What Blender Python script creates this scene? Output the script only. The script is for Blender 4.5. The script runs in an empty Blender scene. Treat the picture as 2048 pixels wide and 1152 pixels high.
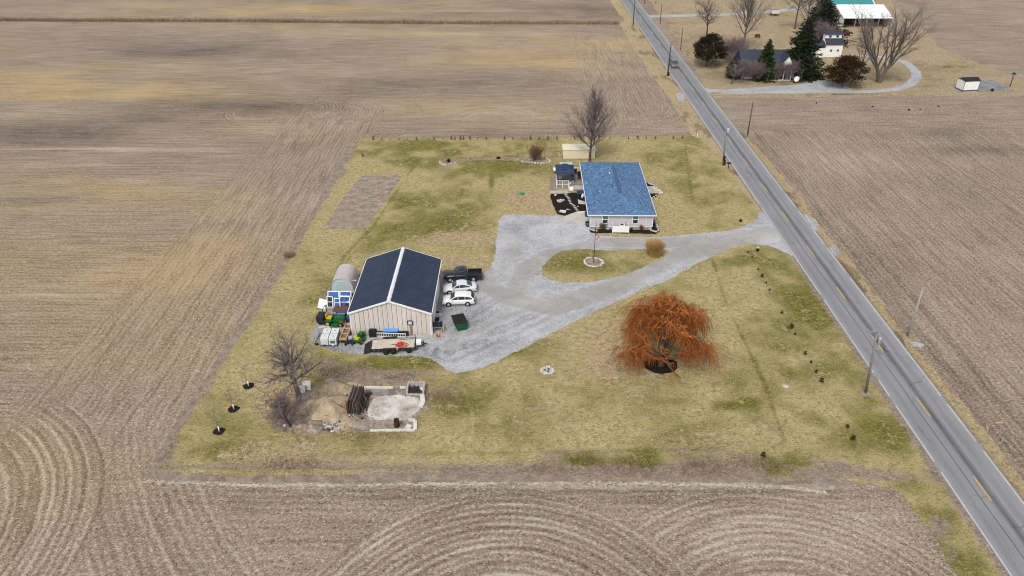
import bpy, bmesh, math, random
import numpy as np
from mathutils import Vector, Matrix

scene = bpy.context.scene
COL = scene.collection
R = math.radians

# ---------------------------------------------------------------- camera
F_PX, H_PX = 1508.0, 916.0                 # focal length and horizon offset in photograph pixels
PITCH = math.atan(H_PX / F_PX)
CAM_H = 65.5 * math.cos(PITCH)
CP, SP = math.cos(PITCH), math.sin(PITCH)
cam_d = bpy.data.cameras.new('drone_camera')
cam = bpy.data.objects.new('drone_camera', cam_d)
COL.objects.link(cam)
cam.location = (0, 0, CAM_H)
cam.rotation_euler = (math.pi / 2 - PITCH, 0, 0)
cam_d.sensor_width = 36.0
cam_d.lens = 36.0 * F_PX / 2048.0
cam_d.clip_start = 0.5
cam_d.clip_end = 6000
scene.camera = cam

# ---------------------------------------------------------------- light: high thin overcast
SUN_EL, SUN_AZ = R(52), R(200)             # azimuth clockwise from +Y: behind the camera, a little to the left
world = bpy.data.worlds.new('World')
scene.world = world
world.use_nodes = True
wn = world.node_tree
for n in list(wn.nodes): wn.nodes.remove(n)
w_out = wn.nodes.new('ShaderNodeOutputWorld')
w_bg = wn.nodes.new('ShaderNodeBackground')
w_sky = wn.nodes.new('ShaderNodeTexSky')
w_hsv = wn.nodes.new('ShaderNodeHueSaturation')
w_sky.sky_type = 'NISHITA'
w_sky.sun_disc = False
w_sky.sun_elevation = SUN_EL
w_sky.sun_rotation = SUN_AZ
w_sky.air_density = 1.0
w_sky.dust_density = 3.0
w_hsv.inputs['Saturation'].default_value = 0.32     # cloud veil: greyer than a clear sky
wn.links.new(w_sky.outputs[0], w_hsv.inputs['Color'])
wn.links.new(w_hsv.outputs[0], w_bg.inputs['Color'])
w_bg.inputs['Strength'].default_value = 0.105
wn.links.new(w_bg.outputs[0], w_out.inputs['Surface'])
sun_d = bpy.data.lights.new('sun', 'SUN')
sun_d.energy = 1.5
sun_d.angle = R(17)
sun_d.color = (1.0, 0.96, 0.9)
sun = bpy.data.objects.new('sun', sun_d)
COL.objects.link(sun)
sdir = Vector((math.sin(SUN_AZ) * math.cos(SUN_EL), math.cos(SUN_AZ) * math.cos(SUN_EL), math.sin(SUN_EL)))
sun.rotation_euler = sdir.to_track_quat('Z', 'Y').to_euler()
sun.location = (0, 0, 120)
scene.view_settings.view_transform = 'Standard'
scene.view_settings.look = 'None'
scene.view_settings.exposure = 0.58
scene.view_settings.gamma = 1.0
scene.view_settings.use_curve_mapping = False
scene.cycles.max_bounces = 5
scene.cycles.diffuse_bounces = 3
scene.cycles.glossy_bounces = 2
scene.cycles.transmission_bounces = 2
scene.cycles.use_denoising = True
scene.render.filter_size = 1.1 if hasattr(scene.render, 'filter_size') else 1.5
try: scene.cycles.filter_width = 1.1
except Exception: pass

# ---------------------------------------------------------------- survey helpers: photograph measurements -> metres on the site
def G(px, py, z=0.0):
    u = (px - 1024) / F_PX; v = (py - 576) / F_PX
    t = (z - CAM_H) / (-SP - v * CP)
    return (t * u, t * (CP - v * SP))
def GV(px, py, z=0.0): return Vector((*G(px, py, z), z))
def PIX(x, y, z=0.0):
    dz = z - CAM_H
    dep = y * CP - dz * SP; vv = -y * SP - dz * CP
    return 1024 + F_PX * x / dep, 576 + F_PX * vv / dep
def GP(pts): return [G(*p) for p in pts]

# ---------------------------------------------------------------- numpy noise
def _h(ix, iy, s):
    n = (ix.astype(np.int64) * 374761393 + iy.astype(np.int64) * 668265263 + s * 1442695041) & 0xffffffff
    n = ((n ^ (n >> 13)) * 1274126177) & 0xffffffff
    return ((n ^ (n >> 16)) & 0xffff) / 65535.0
def vnoise(x, y, s=0):
    x = np.asarray(x, float); y = np.asarray(y, float)
    ix, iy = np.floor(x), np.floor(y)
    fx, fy = x - ix, y - iy
    fx = fx * fx * (3 - 2 * fx); fy = fy * fy * (3 - 2 * fy)
    a = _h(ix, iy, s); b = _h(ix + 1, iy, s); c = _h(ix, iy + 1, s); d = _h(ix + 1, iy + 1, s)
    return (a * (1 - fx) + b * fx) * (1 - fy) + (c * (1 - fx) + d * fx) * fy
def fbm(x, y, s=0, o=4):
    r, a, t = 0, 1.0, 0
    for k in range(o):
        r = r + a * vnoise(np.asarray(x) * 2 ** k, np.asarray(y) * 2 ** k, s + 17 * k); t += a; a *= 0.55
    return r / t - 0.5
def sdf(poly, x, y):                          # signed distance, positive inside
    x = np.asarray(x, float); y = np.asarray(y, float)
    d = np.full(x.shape, 1e18); ins = np.zeros(x.shape, bool)
    n = len(poly)
    for i in range(n):
        ax, ay = poly[i]; bx, by = poly[(i + 1) % n]
        ex, ey = bx - ax, by - ay; wx, wy = x - ax, y - ay
        t = np.clip((wx * ex + wy * ey) / (ex * ex + ey * ey + 1e-12), 0, 1)
        d = np.minimum(d, (wx - ex * t) ** 2 + (wy - ey * t) ** 2)
        if ay != by:
            ins ^= ((ay > y) != (by > y)) & (x < (bx - ax) * (y - ay) / (by - ay) + ax)
    d = np.sqrt(d)
    return np.where(ins, d, -d)
def pdist(line, x, y):                        # distance to an open polyline
    x = np.asarray(x, float); y = np.asarray(y, float)
    d = np.full(x.shape, 1e18)
    for (ax, ay), (bx, by) in zip(line[:-1], line[1:]):
        ex, ey = bx - ax, by - ay; wx, wy = x - ax, y - ay
        t = np.clip((wx * ex + wy * ey) / (ex * ex + ey * ey + 1e-12), 0, 1)
        d = np.minimum(d, (wx - ex * t) ** 2 + (wy - ey * t) ** 2)
    return np.sqrt(d)
def smooth(a, b, v):
    t = np.clip((v - a) / (b - a), 0, 1); return t * t * (3 - 2 * t)
def chaikin(p, k=2, closed=True):
    for _ in range(k):
        q = []; n = len(p)
        if not closed: q.append(p[0])
        for i in range(n if closed else n - 1):
            a, b = p[i], p[(i + 1) % n]
            q.append((a[0] * .75 + b[0] * .25, a[1] * .75 + b[1] * .25)); q.append((a[0] * .25 + b[0] * .75, a[1] * .25 + b[1] * .75))
        if not closed: q.append(p[-1])
        p = q
    return p

# ---------------------------------------------------------------- node material helpers
def new_mat(name):
    m = bpy.data.materials.new(name); m.use_nodes = True
    nt = m.node_tree
    b = nt.nodes['Principled BSDF']
    b.inputs['Specular IOR Level'].default_value = 0.25
    return m, nt, b
class NT:
    def __init__(s, nt): s.nt = nt
    def n(s, t, **k):
        nd = s.nt.nodes.new(t)
        for a, v in k.items(): setattr(nd, a, v)
        return nd
    def put(s, sock, v):
        if isinstance(v, bpy.types.NodeSocket): s.nt.links.new(v, sock)
        elif v is not None:
            if hasattr(sock.default_value, '__len__') and not isinstance(v, (tuple, list)): v = (v,) * len(sock.default_value)
            if hasattr(sock.default_value, '__len__') and len(sock.default_value) == 4 and len(v) == 3: v = (*v, 1)
            sock.default_value = v
    def math(s, op, a, b=None, c=None, clamp=False):
        nd = s.n('ShaderNodeMath', operation=op, use_clamp=clamp)
        for i, v in enumerate((a, b, c)):
            if v is not None: s.put(nd.inputs[i], v)
        return nd.outputs[0]
    def add(s, *a):
        r = a[0]
        for v in a[1:]: r = s.math('ADD', r, v)
        return r
    def mul(s, a, b): return s.math('MULTIPLY', a, b)
    def mad(s, a, b, c, clamp=False): return s.math('MULTIPLY_ADD', a, b, c, clamp)
    def noise(s, vec, scale, detail=3, rough=.55, dist=0.0, out='Fac'):
        nd = s.n('ShaderNodeTexNoise'); s.put(nd.inputs['Vector'], vec)
        nd.inputs['Scale'].default_value = scale; nd.inputs['Detail'].default_value = detail
        nd.inputs['Roughness'].default_value = rough; nd.inputs['Distortion'].default_value = dist
        return nd.outputs[out]
    def voro(s, vec, scale, out='Color', rand=1.0):
        nd = s.n('ShaderNodeTexVoronoi'); s.put(nd.inputs['Vector'], vec); nd.inputs['Scale'].default_value = scale
        nd.inputs['Randomness'].default_value = rand
        return nd.outputs[out]
    def mix(s, f, a, b, blend='MIX'):
        nd = s.n('ShaderNodeMix', data_type='RGBA', blend_type=blend); nd.clamp_factor = True
        s.put(nd.inputs['Factor'], f); s.put(nd.inputs['A'] if False else nd.inputs[6], a); s.put(nd.inputs[7], b)
        return nd.outputs[2]
    def rng(s, v, a, b, c=0.0, d=1.0):
        nd = s.n('ShaderNodeMapRange'); s.put(nd.inputs[0], v)
        for i, q in enumerate((a, b, c, d)): nd.inputs[i + 1].default_value = q
        return nd.outputs[0]
    def ramp(s, f, stops):
        nd = s.n('ShaderNodeValToRGB'); s.put(nd.inputs[0], f)
        e = nd.color_ramp.elements
        while len(e) < len(stops): e.new(0.5)
        for el, (p, c) in zip(e, stops): el.position = p; el.color = (*c, 1)
        return nd.outputs[0]
    def sep(s, v):
        nd = s.n('ShaderNodeSeparateXYZ'); s.put(nd.inputs[0], v); return nd.outputs
    def comb(s, x=0, y=0, z=0):
        nd = s.n('ShaderNodeCombineXYZ')
        for i, v in enumerate((x, y, z)): s.put(nd.inputs[i], v)
        return nd.outputs[0]
    def attr(s, name):
        nd = s.n('ShaderNodeAttribute', attribute_name=name); return nd
    def pos(s): return s.n('ShaderNodeNewGeometry').outputs['Position']
    def obj(s): return s.n('ShaderNodeTexCoord').outputs['Object']
    def bump(s, h, strength, dist, bsdf):
        nd = s.n('ShaderNodeBump'); nd.inputs['Strength'].default_value = strength; nd.inputs['Distance'].default_value = dist
        s.put(nd.inputs['Height'], h); s.nt.links.new(nd.outputs[0], bsdf.inputs['Normal'])

_MC = {}
def mat(name, col, rough=.6, var=.12, scale=3.0, metal=0.0, spec=.25, dirt=None, dirt_amt=.35, coat=0.0):
    """painted / plain surface with grain and a little grime"""
    if name in _MC: return _MC[name]
    m, nt, b = new_mat(name); k = NT(nt)
    o = k.obj()
    n1 = k.noise(o, scale, 5, .65); n2 = k.noise(o, scale * 9, 3, .6)
    f = k.add(k.mul(n1, .65), k.mul(n2, .35))
    lo = tuple(c * (1 - var * 1.6) for c in col); hi = tuple(min(1, c * (1 + var * 1.2)) for c in col)
    c = k.ramp(f, [(.3, lo), (.7, hi)])
    if dirt is not None:
        c = k.mix(k.mul(k.rng(k.noise(o, scale * .6, 6, .7), .5, .72), dirt_amt), c, dirt)
    nt.links.new(c, b.inputs['Base Color'])
    b.inputs['Roughness'].default_value = rough; b.inputs['Metallic'].default_value = metal
    b.inputs['Specular IOR Level'].default_value = spec
    if coat: b.inputs['Coat Weight'].default_value = coat; b.inputs['Coat Roughness'].default_value = .06
    _MC[name] = m
    return m
def fmat(name, cols, rough=.8):
    """colour picked per face from the 'rnd' attribute, for leaves, twigs, shingles, stones"""
    if name in _MC: return _MC[name]
    m, nt, b = new_mat(name); k = NT(nt)
    r = k.attr('rnd').outputs['Fac']
    n = len(cols)
    c = k.ramp(r, [(i / (n - 1), col) for i, col in enumerate(cols)])
    c = k.mix(k.mul(k.noise(k.obj(), 6, 4, .7), .35), c, tuple(x * .55 for x in cols[0]))
    nt.links.new(c, b.inputs['Base Color']); b.inputs['Roughness'].default_value = rough
    b.inputs['Specular IOR Level'].default_value = .12
    _MC[name] = m
    return m

# ---------------------------------------------------------------- mesh builder
class MB:
    def __init__(s): s.v = []; s.f = []; s.m = []; s.r = []; s.sm = []
    def _add(s, vs, fs, mi=0, rnd=None, smooth=False):
        o = len(s.v); s.v.extend([tuple(p) for p in vs])
        if rnd is None: rnd = random.random()
        for f in fs:
            s.f.append([i + o for i in f]); s.m.append(mi); s.r.append(rnd); s.sm.append(smooth)
        return s
    def box(s, c, d, rz=0, mi=0, rnd=None, M=None):
        x, y, z = d[0] / 2, d[1] / 2, d[2] / 2
        vs = [(-x, -y, -z), (x, -y, -z), (x, y, -z), (-x, y, -z), (-x, -y, z), (x, -y, z), (x, y, z), (-x, y, z)]
        if M is not None: vs = [M @ Vector(p) for p in vs]
        elif rz:
            ca, sa = math.cos(rz), math.sin(rz); vs = [(p[0] * ca - p[1] * sa, p[0] * sa + p[1] * ca, p[2]) for p in vs]
        vs = [(p[0] + c[0], p[1] + c[1], p[2] + c[2]) for p in vs]
        return s._add(vs, [(0, 3, 2, 1), (4, 5, 6, 7), (0, 1, 5, 4), (1, 2, 6, 5), (2, 3, 7, 6), (3, 0, 4, 7)], mi, rnd)
    def bbox(s, x0, x1, y0, y1, z0, z1, mi=0, rnd=None): return s.box(((x0 + x1) / 2, (y0 + y1) / 2, (z0 + z1) / 2), (x1 - x0, y1 - y0, z1 - z0), 0, mi, rnd)
    def poly(s, pts, mi=0, rnd=None): return s._add(pts, [tuple(range(len(pts)))], mi, rnd)
    def prism(s, poly, z0, z1, mi=0, rnd=None):
        n = len(poly)
        a = sum(poly[i][0] * poly[(i + 1) % n][1] - poly[(i + 1) % n][0] * poly[i][1] for i in range(n))
        if a < 0: poly = poly[::-1]
        vs = [(p[0], p[1], z0) for p in poly] + [(p[0], p[1], z1) for p in poly]
        fs = [tuple(range(n))[::-1], tuple(range(n, 2 * n))] + [(i, (i + 1) % n, n + (i + 1) % n, n + i) for i in range(n)]
        return s._add(vs, fs, mi, rnd)
    def extr(s, prof, x0, x1, axis='x', mi=0, rnd=None):
        """profile of (a, z) pairs extruded along x (a = y) or along y (a = x)"""
        n = len(prof)
        if axis == 'x': vs = [(x0, a, z) for a, z in prof] + [(x1, a, z) for a, z in prof]
        else: vs = [(a, x0, z) for a, z in prof] + [(a, x1, z) for a, z in prof]
        fs = [tuple(range(n)), tuple(range(n, 2 * n))[::-1]] + [(i, n + i, n + (i + 1) % n, (i + 1) % n) for i in range(n)]
        return s._add(vs, fs, mi, rnd)
    def tube(s, pts, rad, n=6, mi=0, rnd=None, cap=True, smooth=True):
        P = [Vector(p) for p in pts]; k = len(P)
        if not hasattr(rad, '__len__'): rad = [rad] * k
        vs = []; up = None
        for i in range(k):
            t = (P[min(i + 1, k - 1)] - P[max(i - 1, 0)])
            if t.length < 1e-9: t = Vector((0, 0, 1))
            t.normalize()
            if up is None or abs(up.dot(t)) > .95: up = Vector((1, 0, 0)) if abs(t.x) < .8 else Vector((0, 1, 0))
            a = t.cross(up).normalized(); bb = t.cross(a); up = a.cross(t) * -1
            up = a.cross(t)
            for j in range(n):
                w = 2 * math.pi * j / n
                vs.append(P[i] + (a * math.cos(w) + bb * math.sin(w)) * rad[i])
        fs = []
        for i in range(k - 1):
            for j in range(n):
                fs.append((i * n + j, i * n + (j + 1) % n, (i + 1) * n + (j + 1) % n, (i + 1) * n + j))
        if cap: fs.append(tuple(range(n))[::-1]); fs.append(tuple(range((k - 1) * n, k * n)))
        return s._add(vs, fs, mi, rnd, smooth)
    def lathe(s, prof, n=16, c=(0, 0, 0), axis='z', mi=0, rnd=None, smooth=True):
        vs = []
        for r, z in prof:
            for j in range(n):
                w = 2 * math.pi * j / n; a, b2 = r * math.cos(w), r * math.sin(w)
                p = (a, b2, z) if axis == 'z' else ((z, a, b2) if axis == 'x' else (a, z, b2))
                vs.append((p[0] + c[0], p[1] + c[1], p[2] + c[2]))
        fs = []
        for i in range(len(prof) - 1):
            for j in range(n): fs.append((i * n + j, i * n + (j + 1) % n, (i + 1) * n + (j + 1) % n, (i + 1) * n + j))
        fs.append(tuple(range(n))[::-1]); fs.append(tuple(range((len(prof) - 1) * n, len(prof) * n)))
        return s._add(vs, fs, mi, rnd, smooth)
    def rock(s, c, r, seed, mi=0, rnd=None, flat=.7):
        rg = random.Random(seed); bm = bmesh.new(); bmesh.ops.create_icosphere(bm, subdivisions=1, radius=1)
        ph = [rg.uniform(0, 6) for _ in range(6)]; sx, sy = rg.uniform(.75, 1.25), rg.uniform(.75, 1.25)
        bm.verts.index_update()
        vs = []
        for v in bm.verts:
            q = 1 + .2 * math.sin(v.co.x * 3 + ph[0]) + .2 * math.sin(v.co.y * 3 + ph[1]) + .15 * math.sin(v.co.z * 4 + ph[2]) + rg.uniform(-.1, .1)
            vs.append((c[0] + v.co.x * r * q * sx, c[1] + v.co.y * r * q * sy, c[2] + v.co.z * r * q * flat))
        fs = [tuple(v.index for v in f.verts) for f in bm.faces]; bm.free()
        return s._add(vs, fs, mi, rnd)
    def build(s, name, mats, parent=None, loc=None, fix=True):
        me = bpy.data.meshes.new(name)
        me.from_pydata(s.v, [], s.f)
        if not isinstance(mats, (list, tuple)): mats = [mats]
        for m in mats: me.materials.append(m)
        me.polygons.foreach_set('material_index', s.m)
        me.polygons.foreach_set('use_smooth', s.sm)
        at = me.attributes.new('rnd', 'FLOAT', 'FACE'); at.data.foreach_set('value', s.r)
        if fix and len(s.f) < 4000:
            bm = bmesh.new(); bm.from_mesh(me); bmesh.ops.recalc_face_normals(bm, faces=bm.faces); bm.to_mesh(me); bm.free()
        me.update()
        o = bpy.data.objects.new(name, me); COL.objects.link(o)
        if parent is not None: o.parent = parent
        if loc is not None: o.location = loc
        return o
def tag(o, label=None, cat=None, group=None, kind=None):
    if label: o['label'] = label
    if cat: o['category'] = cat
    if group: o['group'] = group
    if kind: o['kind'] = kind
    return o
def thing(name, label, cat, loc=(0, 0, 0), rz=0, group=None):
    o = bpy.data.objects.new(name, None); o.empty_display_size = .3
    COL.objects.link(o); o.location = (loc[0], loc[1], loc[2] if len(loc) > 2 else 0); o.rotation_euler = (0, 0, rz)
    return tag(o, label, cat, group)
_KIDS = {}
def copy_tree(o, loc=None, rz=None, label=None, parent=None, scale=None):
    c = o.copy(); COL.objects.link(c)
    if parent is not None: c.parent = parent
    if loc is not None: c.location = (loc[0], loc[1], loc[2] if len(loc) > 2 else 0)
    if rz is not None: c.rotation_euler = (0, 0, rz)
    if label: c['label'] = label
    if scale is not None: c.scale = scale if hasattr(scale, '__len__') else (scale,) * 3
    for ch in list(o.children): copy_tree(ch, parent=c)
    return c

# ---------------------------------------------------------------- ground sheets with ragged outlines (marching squares)
def sheet(name, fn, box, cell, z, mtl, attrs=None, kind='structure'):
    x0, x1, y0, y1 = box
    nx = max(2, int((x1 - x0) / cell)); ny = max(2, int((y1 - y0) / cell))
    xs = np.linspace(x0, x1, nx + 1); ys = np.linspace(y0, y1, ny + 1)
    X, Y = np.meshgrid(xs, ys)
    V = fn(X, Y)
    V = np.where(np.abs(V) < 1e-4, 1e-4, V)
    ins = V > 0
    cnt = ins[:-1, :-1].astype(int) + ins[1:, :-1] + ins[:-1, 1:] + ins[1:, 1:]
    idx = -np.ones(V.shape, int)
    px, py = [], []
    use = np.zeros(V.shape, bool)
    full = cnt == 4; mixd = (cnt > 0) & (cnt < 4)
    anyc = cnt > 0
    for dj in (0, 1):
        for di in (0, 1): use[dj:ny + dj, di:nx + di] |= anyc
    use &= ins
    k = int(use.sum()); idx[use] = np.arange(k)
    px = list(X[use]); py = list(Y[use])
    jj, ii = np.nonzero(full)
    faces = np.stack([idx[jj, ii], idx[jj, ii + 1], idx[jj + 1, ii + 1], idx[jj + 1, ii]], 1).tolist()
    cache = {}
    def cross(a, b):
        key = (a, b) if a < b else (b, a)
        if key in cache: return cache[key]
        (ja, ia), (jb, ib) = a, b
        t = V[ja, ia] / (V[ja, ia] - V[jb, ib])
        px.append(X[ja, ia] + (X[jb, ib] - X[ja, ia]) * t); py.append(Y[ja, ia] + (Y[jb, ib] - Y[ja, ia]) * t)
        cache[key] = len(px) - 1
        return cache[key]
    for j, i in zip(*np.nonzero(mixd)):
        cs = [(j, i), (j, i + 1), (j + 1, i + 1), (j + 1, i)]
        poly = []
        for q in range(4):
            a, b = cs[q], cs[(q + 1) % 4]
            if ins[a]: poly.append(int(idx[a]))
            if ins[a] != ins[b]: poly.append(cross(a, b))
        if len(poly) >= 3: faces.append(poly)
    px = np.array(px); py = np.array(py)
    me = bpy.data.meshes.new(name)
    me.from_pydata(np.stack([px, py, np.zeros_like(px)], 1).tolist(), [], faces)
    if attrs:
        for nm, arr in attrs(px, py).items():
            if arr.ndim == 1:
                a = me.attributes.new(nm, 'FLOAT', 'POINT'); a.data.foreach_set('value', arr.astype(np.float32))
            else:
                a = me.attributes.new(nm, 'FLOAT_VECTOR', 'POINT'); a.data.foreach_set('vector', arr.astype(np.float32).ravel())
    me.materials.append(mtl); me.update()
    o = bpy.data.objects.new(name, me); COL.objects.link(o); o.location = (0, 0, z)
    return tag(o, kind=kind)
def blobs(lst, px, py):
    r = np.zeros_like(px)
    for b in lst:
        cx, cy, rx, ry, a = b[:5]
        r = r + a * np.exp(-(((px - cx) / rx) ** 2 + ((py - cy) / ry) ** 2))
    return r
def bounds(poly, m=1.0):
    xs = [p[0] for p in poly]; ys = [p[1] for p in poly]
    return (min(xs) - m, max(xs) + m, min(ys) - m, max(ys) + m)
# ================================================================ GROUND MATERIALS
ROAD_K = -0.0074                               # the road runs a hair west of north
def road_x(y, off): return 47.2 + off + ROAD_K * y

def field_material(name='tilled_soil', warm=0.0):
    m, nt, b = new_mat(name); k = NT(nt)
    p = k.pos(); u = k.sep(k.attr('rowu').outputs['Vector']); w = k.sep(k.attr('roww').outputs['Vector'])
    t = k.sep(k.attr('tint').outputs['Vector'])
    P = k.sep(p)
    wob = k.mul(k.add(k.noise(p, .22, 3), -.5), .9)
    rows = 0.0
    u = [u[0], u[1], u[2], k.attr('rowu2').outputs['Fac']]; w = [w[0], w[1], w[2], k.attr('roww2').outputs['Fac']]
    for i, per in ((0, .78), (1, .78), (2, .80), (3, .82)):
        uu = k.add(u[i], wob) if i < 2 else k.add(u[i], k.mul(wob, .55))
        along = k.add(k.mul(P[0], .10), k.mul(P[1], .10))
        s1 = k.noise(k.comb(k.mul(uu, (1.0 if i < 2 else .8) / per), along, 7.0 * i), 1.0, 4, .62)       # irregular streaks along the row
        s2 = k.math('SINE', k.add(k.mul(uu, 2 * math.pi / per), k.mul(s1, 3.0)))
        amp = .13 if i < 2 else .22
        r = k.add(k.mul(k.add(s1, -.5), 1.9), k.mul(s2, amp))
        rows = k.add(rows, k.mul(k.mul(r, w[i]), .62 if i < 2 else .72))
    fine = k.add(k.noise(p, 3.1, 6, .74), -.5)
    fine2 = k.add(k.noise(p, 11.0, 4, .7), -.5)
    v1 = k.sep(k.voro(k.comb(k.mul(P[0], 1.0), k.mul(P[1], 1.25), 0), 5.0))[0]; v2 = k.sep(k.voro(p, 12.0))[1]
    big = k.add(k.noise(p, .055, 4, .55), -.5)
    f = k.add(.5, k.mul(rows, .56), k.mul(fine, 1.25), k.mul(fine2, 1.2), k.mul(k.add(v1, -.5), .17), k.mul(k.add(v2, -.5), .18), k.mul(big, .35), k.mul(t[2], .4), k.mul(t[1], -.20))
    c = k.ramp(f, [(.10, (.095, .068, .050)), (.36, (.210, .160, .119)), (.58, (.315, .250, .190)), (.8, (.42, .348, .272)), (.97, (.54, .468, .38))])
    gold = k.ramp(f, [(.1, (.19, .125, .055)), (.45, (.40, .285, .135)), (.7, (.50, .375, .195)), (.95, (.56, .45, .28))])
    c = k.mix(k.math('MULTIPLY', t[0], k.rng(k.noise(p, 1.7, 5, .7), .3, .6, .55, 1.0), clamp=True), c, gold)
    c = k.mix(k.math('MULTIPLY', t[1], .55, clamp=True), c, k.ramp(f, [(.1, (.06, .048, .045)), (.5, (.175, .145, .135)), (.9, (.36, .32, .30))]))
    sp = k.sep(k.voro(k.comb(k.mul(P[0], 1.0), k.mul(P[1], 1.5), 4.0), 6.5)); clump = k.noise(p, .9, 4, .7)
    c = k.mix(k.mul(k.rng(k.add(sp[0], k.mul(rows, .10), k.mul(clump, .25)), 1.04, 1.09), .7), c, (.56, .50, .42))
    c = k.mix(k.mul(k.rng(k.add(sp[1], k.mul(rows, -.10), k.mul(clump, .25)), 1.05, 1.1), .7), c, (.075, .055, .045))
    rad = k.add(w[2], w[3]); c = k.mix(k.mul(k.math('MULTIPLY', rad, k.rng(k.add(rows, k.mul(fine, 1.6)), .10, .40), clamp=True), .5), c, (.55, .49, .41))
    nt.links.new(c, b.inputs['Base Color']); b.inputs['Roughness'].default_value = .95; b.inputs['Specular IOR Level'].default_value = .05
    k.bump(f, .55, .18, b)
    return m
M_FIELD = field_material()

def lawn_material(name, straw, green, tan, soil):
    m, nt, b = new_mat(name); k = NT(nt); p = k.pos()
    t = k.sep(k.attr('mixw').outputs['Vector'])          # green, tan, bare soil
    n0 = k.add(k.noise(p, .30, 5, .6), -.5); n1 = k.add(k.noise(p, 1.5, 6, .7), -.5)
    n2 = k.add(k.noise(p, 6.5, 5, .75), -.5); n3 = k.add(k.noise(p, 19.0, 3, .7), -.5)
    P = k.sep(p)
    br = k.add(k.noise(k.comb(k.mul(P[0], 1.3), k.mul(P[1], 3.2), 3.3), 1.6, 5, .72), -.5)   # combed blades
    v1 = k.add(k.sep(k.voro(k.comb(P[0], k.mul(P[1], 1.4), 2.0), 4.2))[0], -.5); v2 = k.add(k.sep(k.voro(p, 11.0))[1], -.5)
    lum = k.add(.5, k.mul(n2, 1.25), k.mul(n3, 1.1), k.mul(n1, 1.2), k.mul(br, .8), k.mul(v1, .2), k.mul(v2, .26))
    g = k.add(t[0], k.mul(n0, 1.3), k.mul(n1, 2.0), k.mul(n2, 1.8), k.mul(n3, .7), k.mul(v1, .35))
    cs = k.ramp(lum, [(.15, tuple(x * .42 for x in straw)), (.5, straw), (.85, tuple(min(1, x * 1.5) for x in straw))])
    cg = k.ramp(lum, [(.15, tuple(x * .36 for x in green)), (.5, green), (.85, tuple(x * 1.9 for x in green))])
    c = k.mix(k.rng(g, .2, .85), cs, cg)
    ct = k.ramp(lum, [(.15, tuple(x * .45 for x in tan)), (.5, tan), (.85, tuple(min(1, x * 1.45) for x in tan))])
    c = k.mix(k.rng(k.add(t[1], k.mul(n1, 2.0), k.mul(n2, 1.6), k.mul(n0, .7)), .25, .75), c, ct)
    cd = k.ramp(lum, [(.1, tuple(x * .4 for x in soil)), (.5, soil), (.9, tuple(min(1, x * 1.6) for x in soil))])
    c = k.mix(k.rng(k.add(t[2], k.mul(n1, 1.9), k.mul(n2, 1.9), k.mul(n3, .8)), .3, .7), c, cd)
    nt.links.new(c, b.inputs['Base Color']); b.inputs['Roughness'].default_value = .95; b.inputs['Specular IOR Level'].default_value = .04
    k.bump(k.add(lum, k.mul(n1, .6)), .6, .12, b)
    return m
M_LAWN = lawn_material('winter_lawn', (.385, .315, .158), (.146, .139, .036), (.385, .295, .18), (.26, .207, .165))
M_DRY = lawn_material('dead_grass', (.345, .275, .175), (.17, .15, .06), (.39, .295, .20), (.17, .13, .095))
M_VERGE = lawn_material('verge_straw', (.41, .325, .19), (.19, .165, .065), (.39, .30, .195), (.17, .13, .10))

def gravel_material():
    m, nt, b = new_mat('limestone_gravel'); k = NT(nt); p = k.pos()
    t = k.sep(k.attr('mixw').outputs['Vector'])          # worn wheel paths, loose dark stone, pale dust
    v = k.sep(k.voro(p, 9.0))[0]
    n1 = k.add(k.noise(p, 1.1, 6, .7), -.5); n2 = k.add(k.noise(p, 5.0, 5, .75), -.5); n3 = k.add(k.noise(p, 16.0, 3, .75), -.5); n0 = k.add(k.noise(p, .25, 4, .6), -.5)
    lum = k.add(.47, k.mul(k.add(v, -.5), .27), k.mul(n2, .6), k.mul(n3, .6), k.mul(n1, .45), k.mul(n0, .3), k.mul(t[1], -.34), k.mul(t[2], .22))
    c = k.ramp(lum, [(.02, (.07, .07, .074)), (.3, (.245, .247, .255)), (.55, (.39, .395, .405)), (.95, (.60, .608, .62))])
    worn = k.ramp(k.add(.5, k.mul(n2, .5), k.mul(n1, .5), k.mul(n3, .5), k.mul(t[2], .3)), [(.15, (.19, .178, .162)), (.5, (.298, .284, .265)), (.85, (.44, .425, .403))])
    c = k.mix(k.rng(k.add(t[0], k.mul(n1, .7), k.mul(n2, .4)), .25, .8), c, worn)
    nt.links.new(c, b.inputs['Base Color']); b.inputs['Roughness'].default_value = .92; b.inputs['Specular IOR Level'].default_value = .12
    k.bump(lum, .5, .07, b)
    return m
M_GRAVEL = gravel_material()

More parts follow.
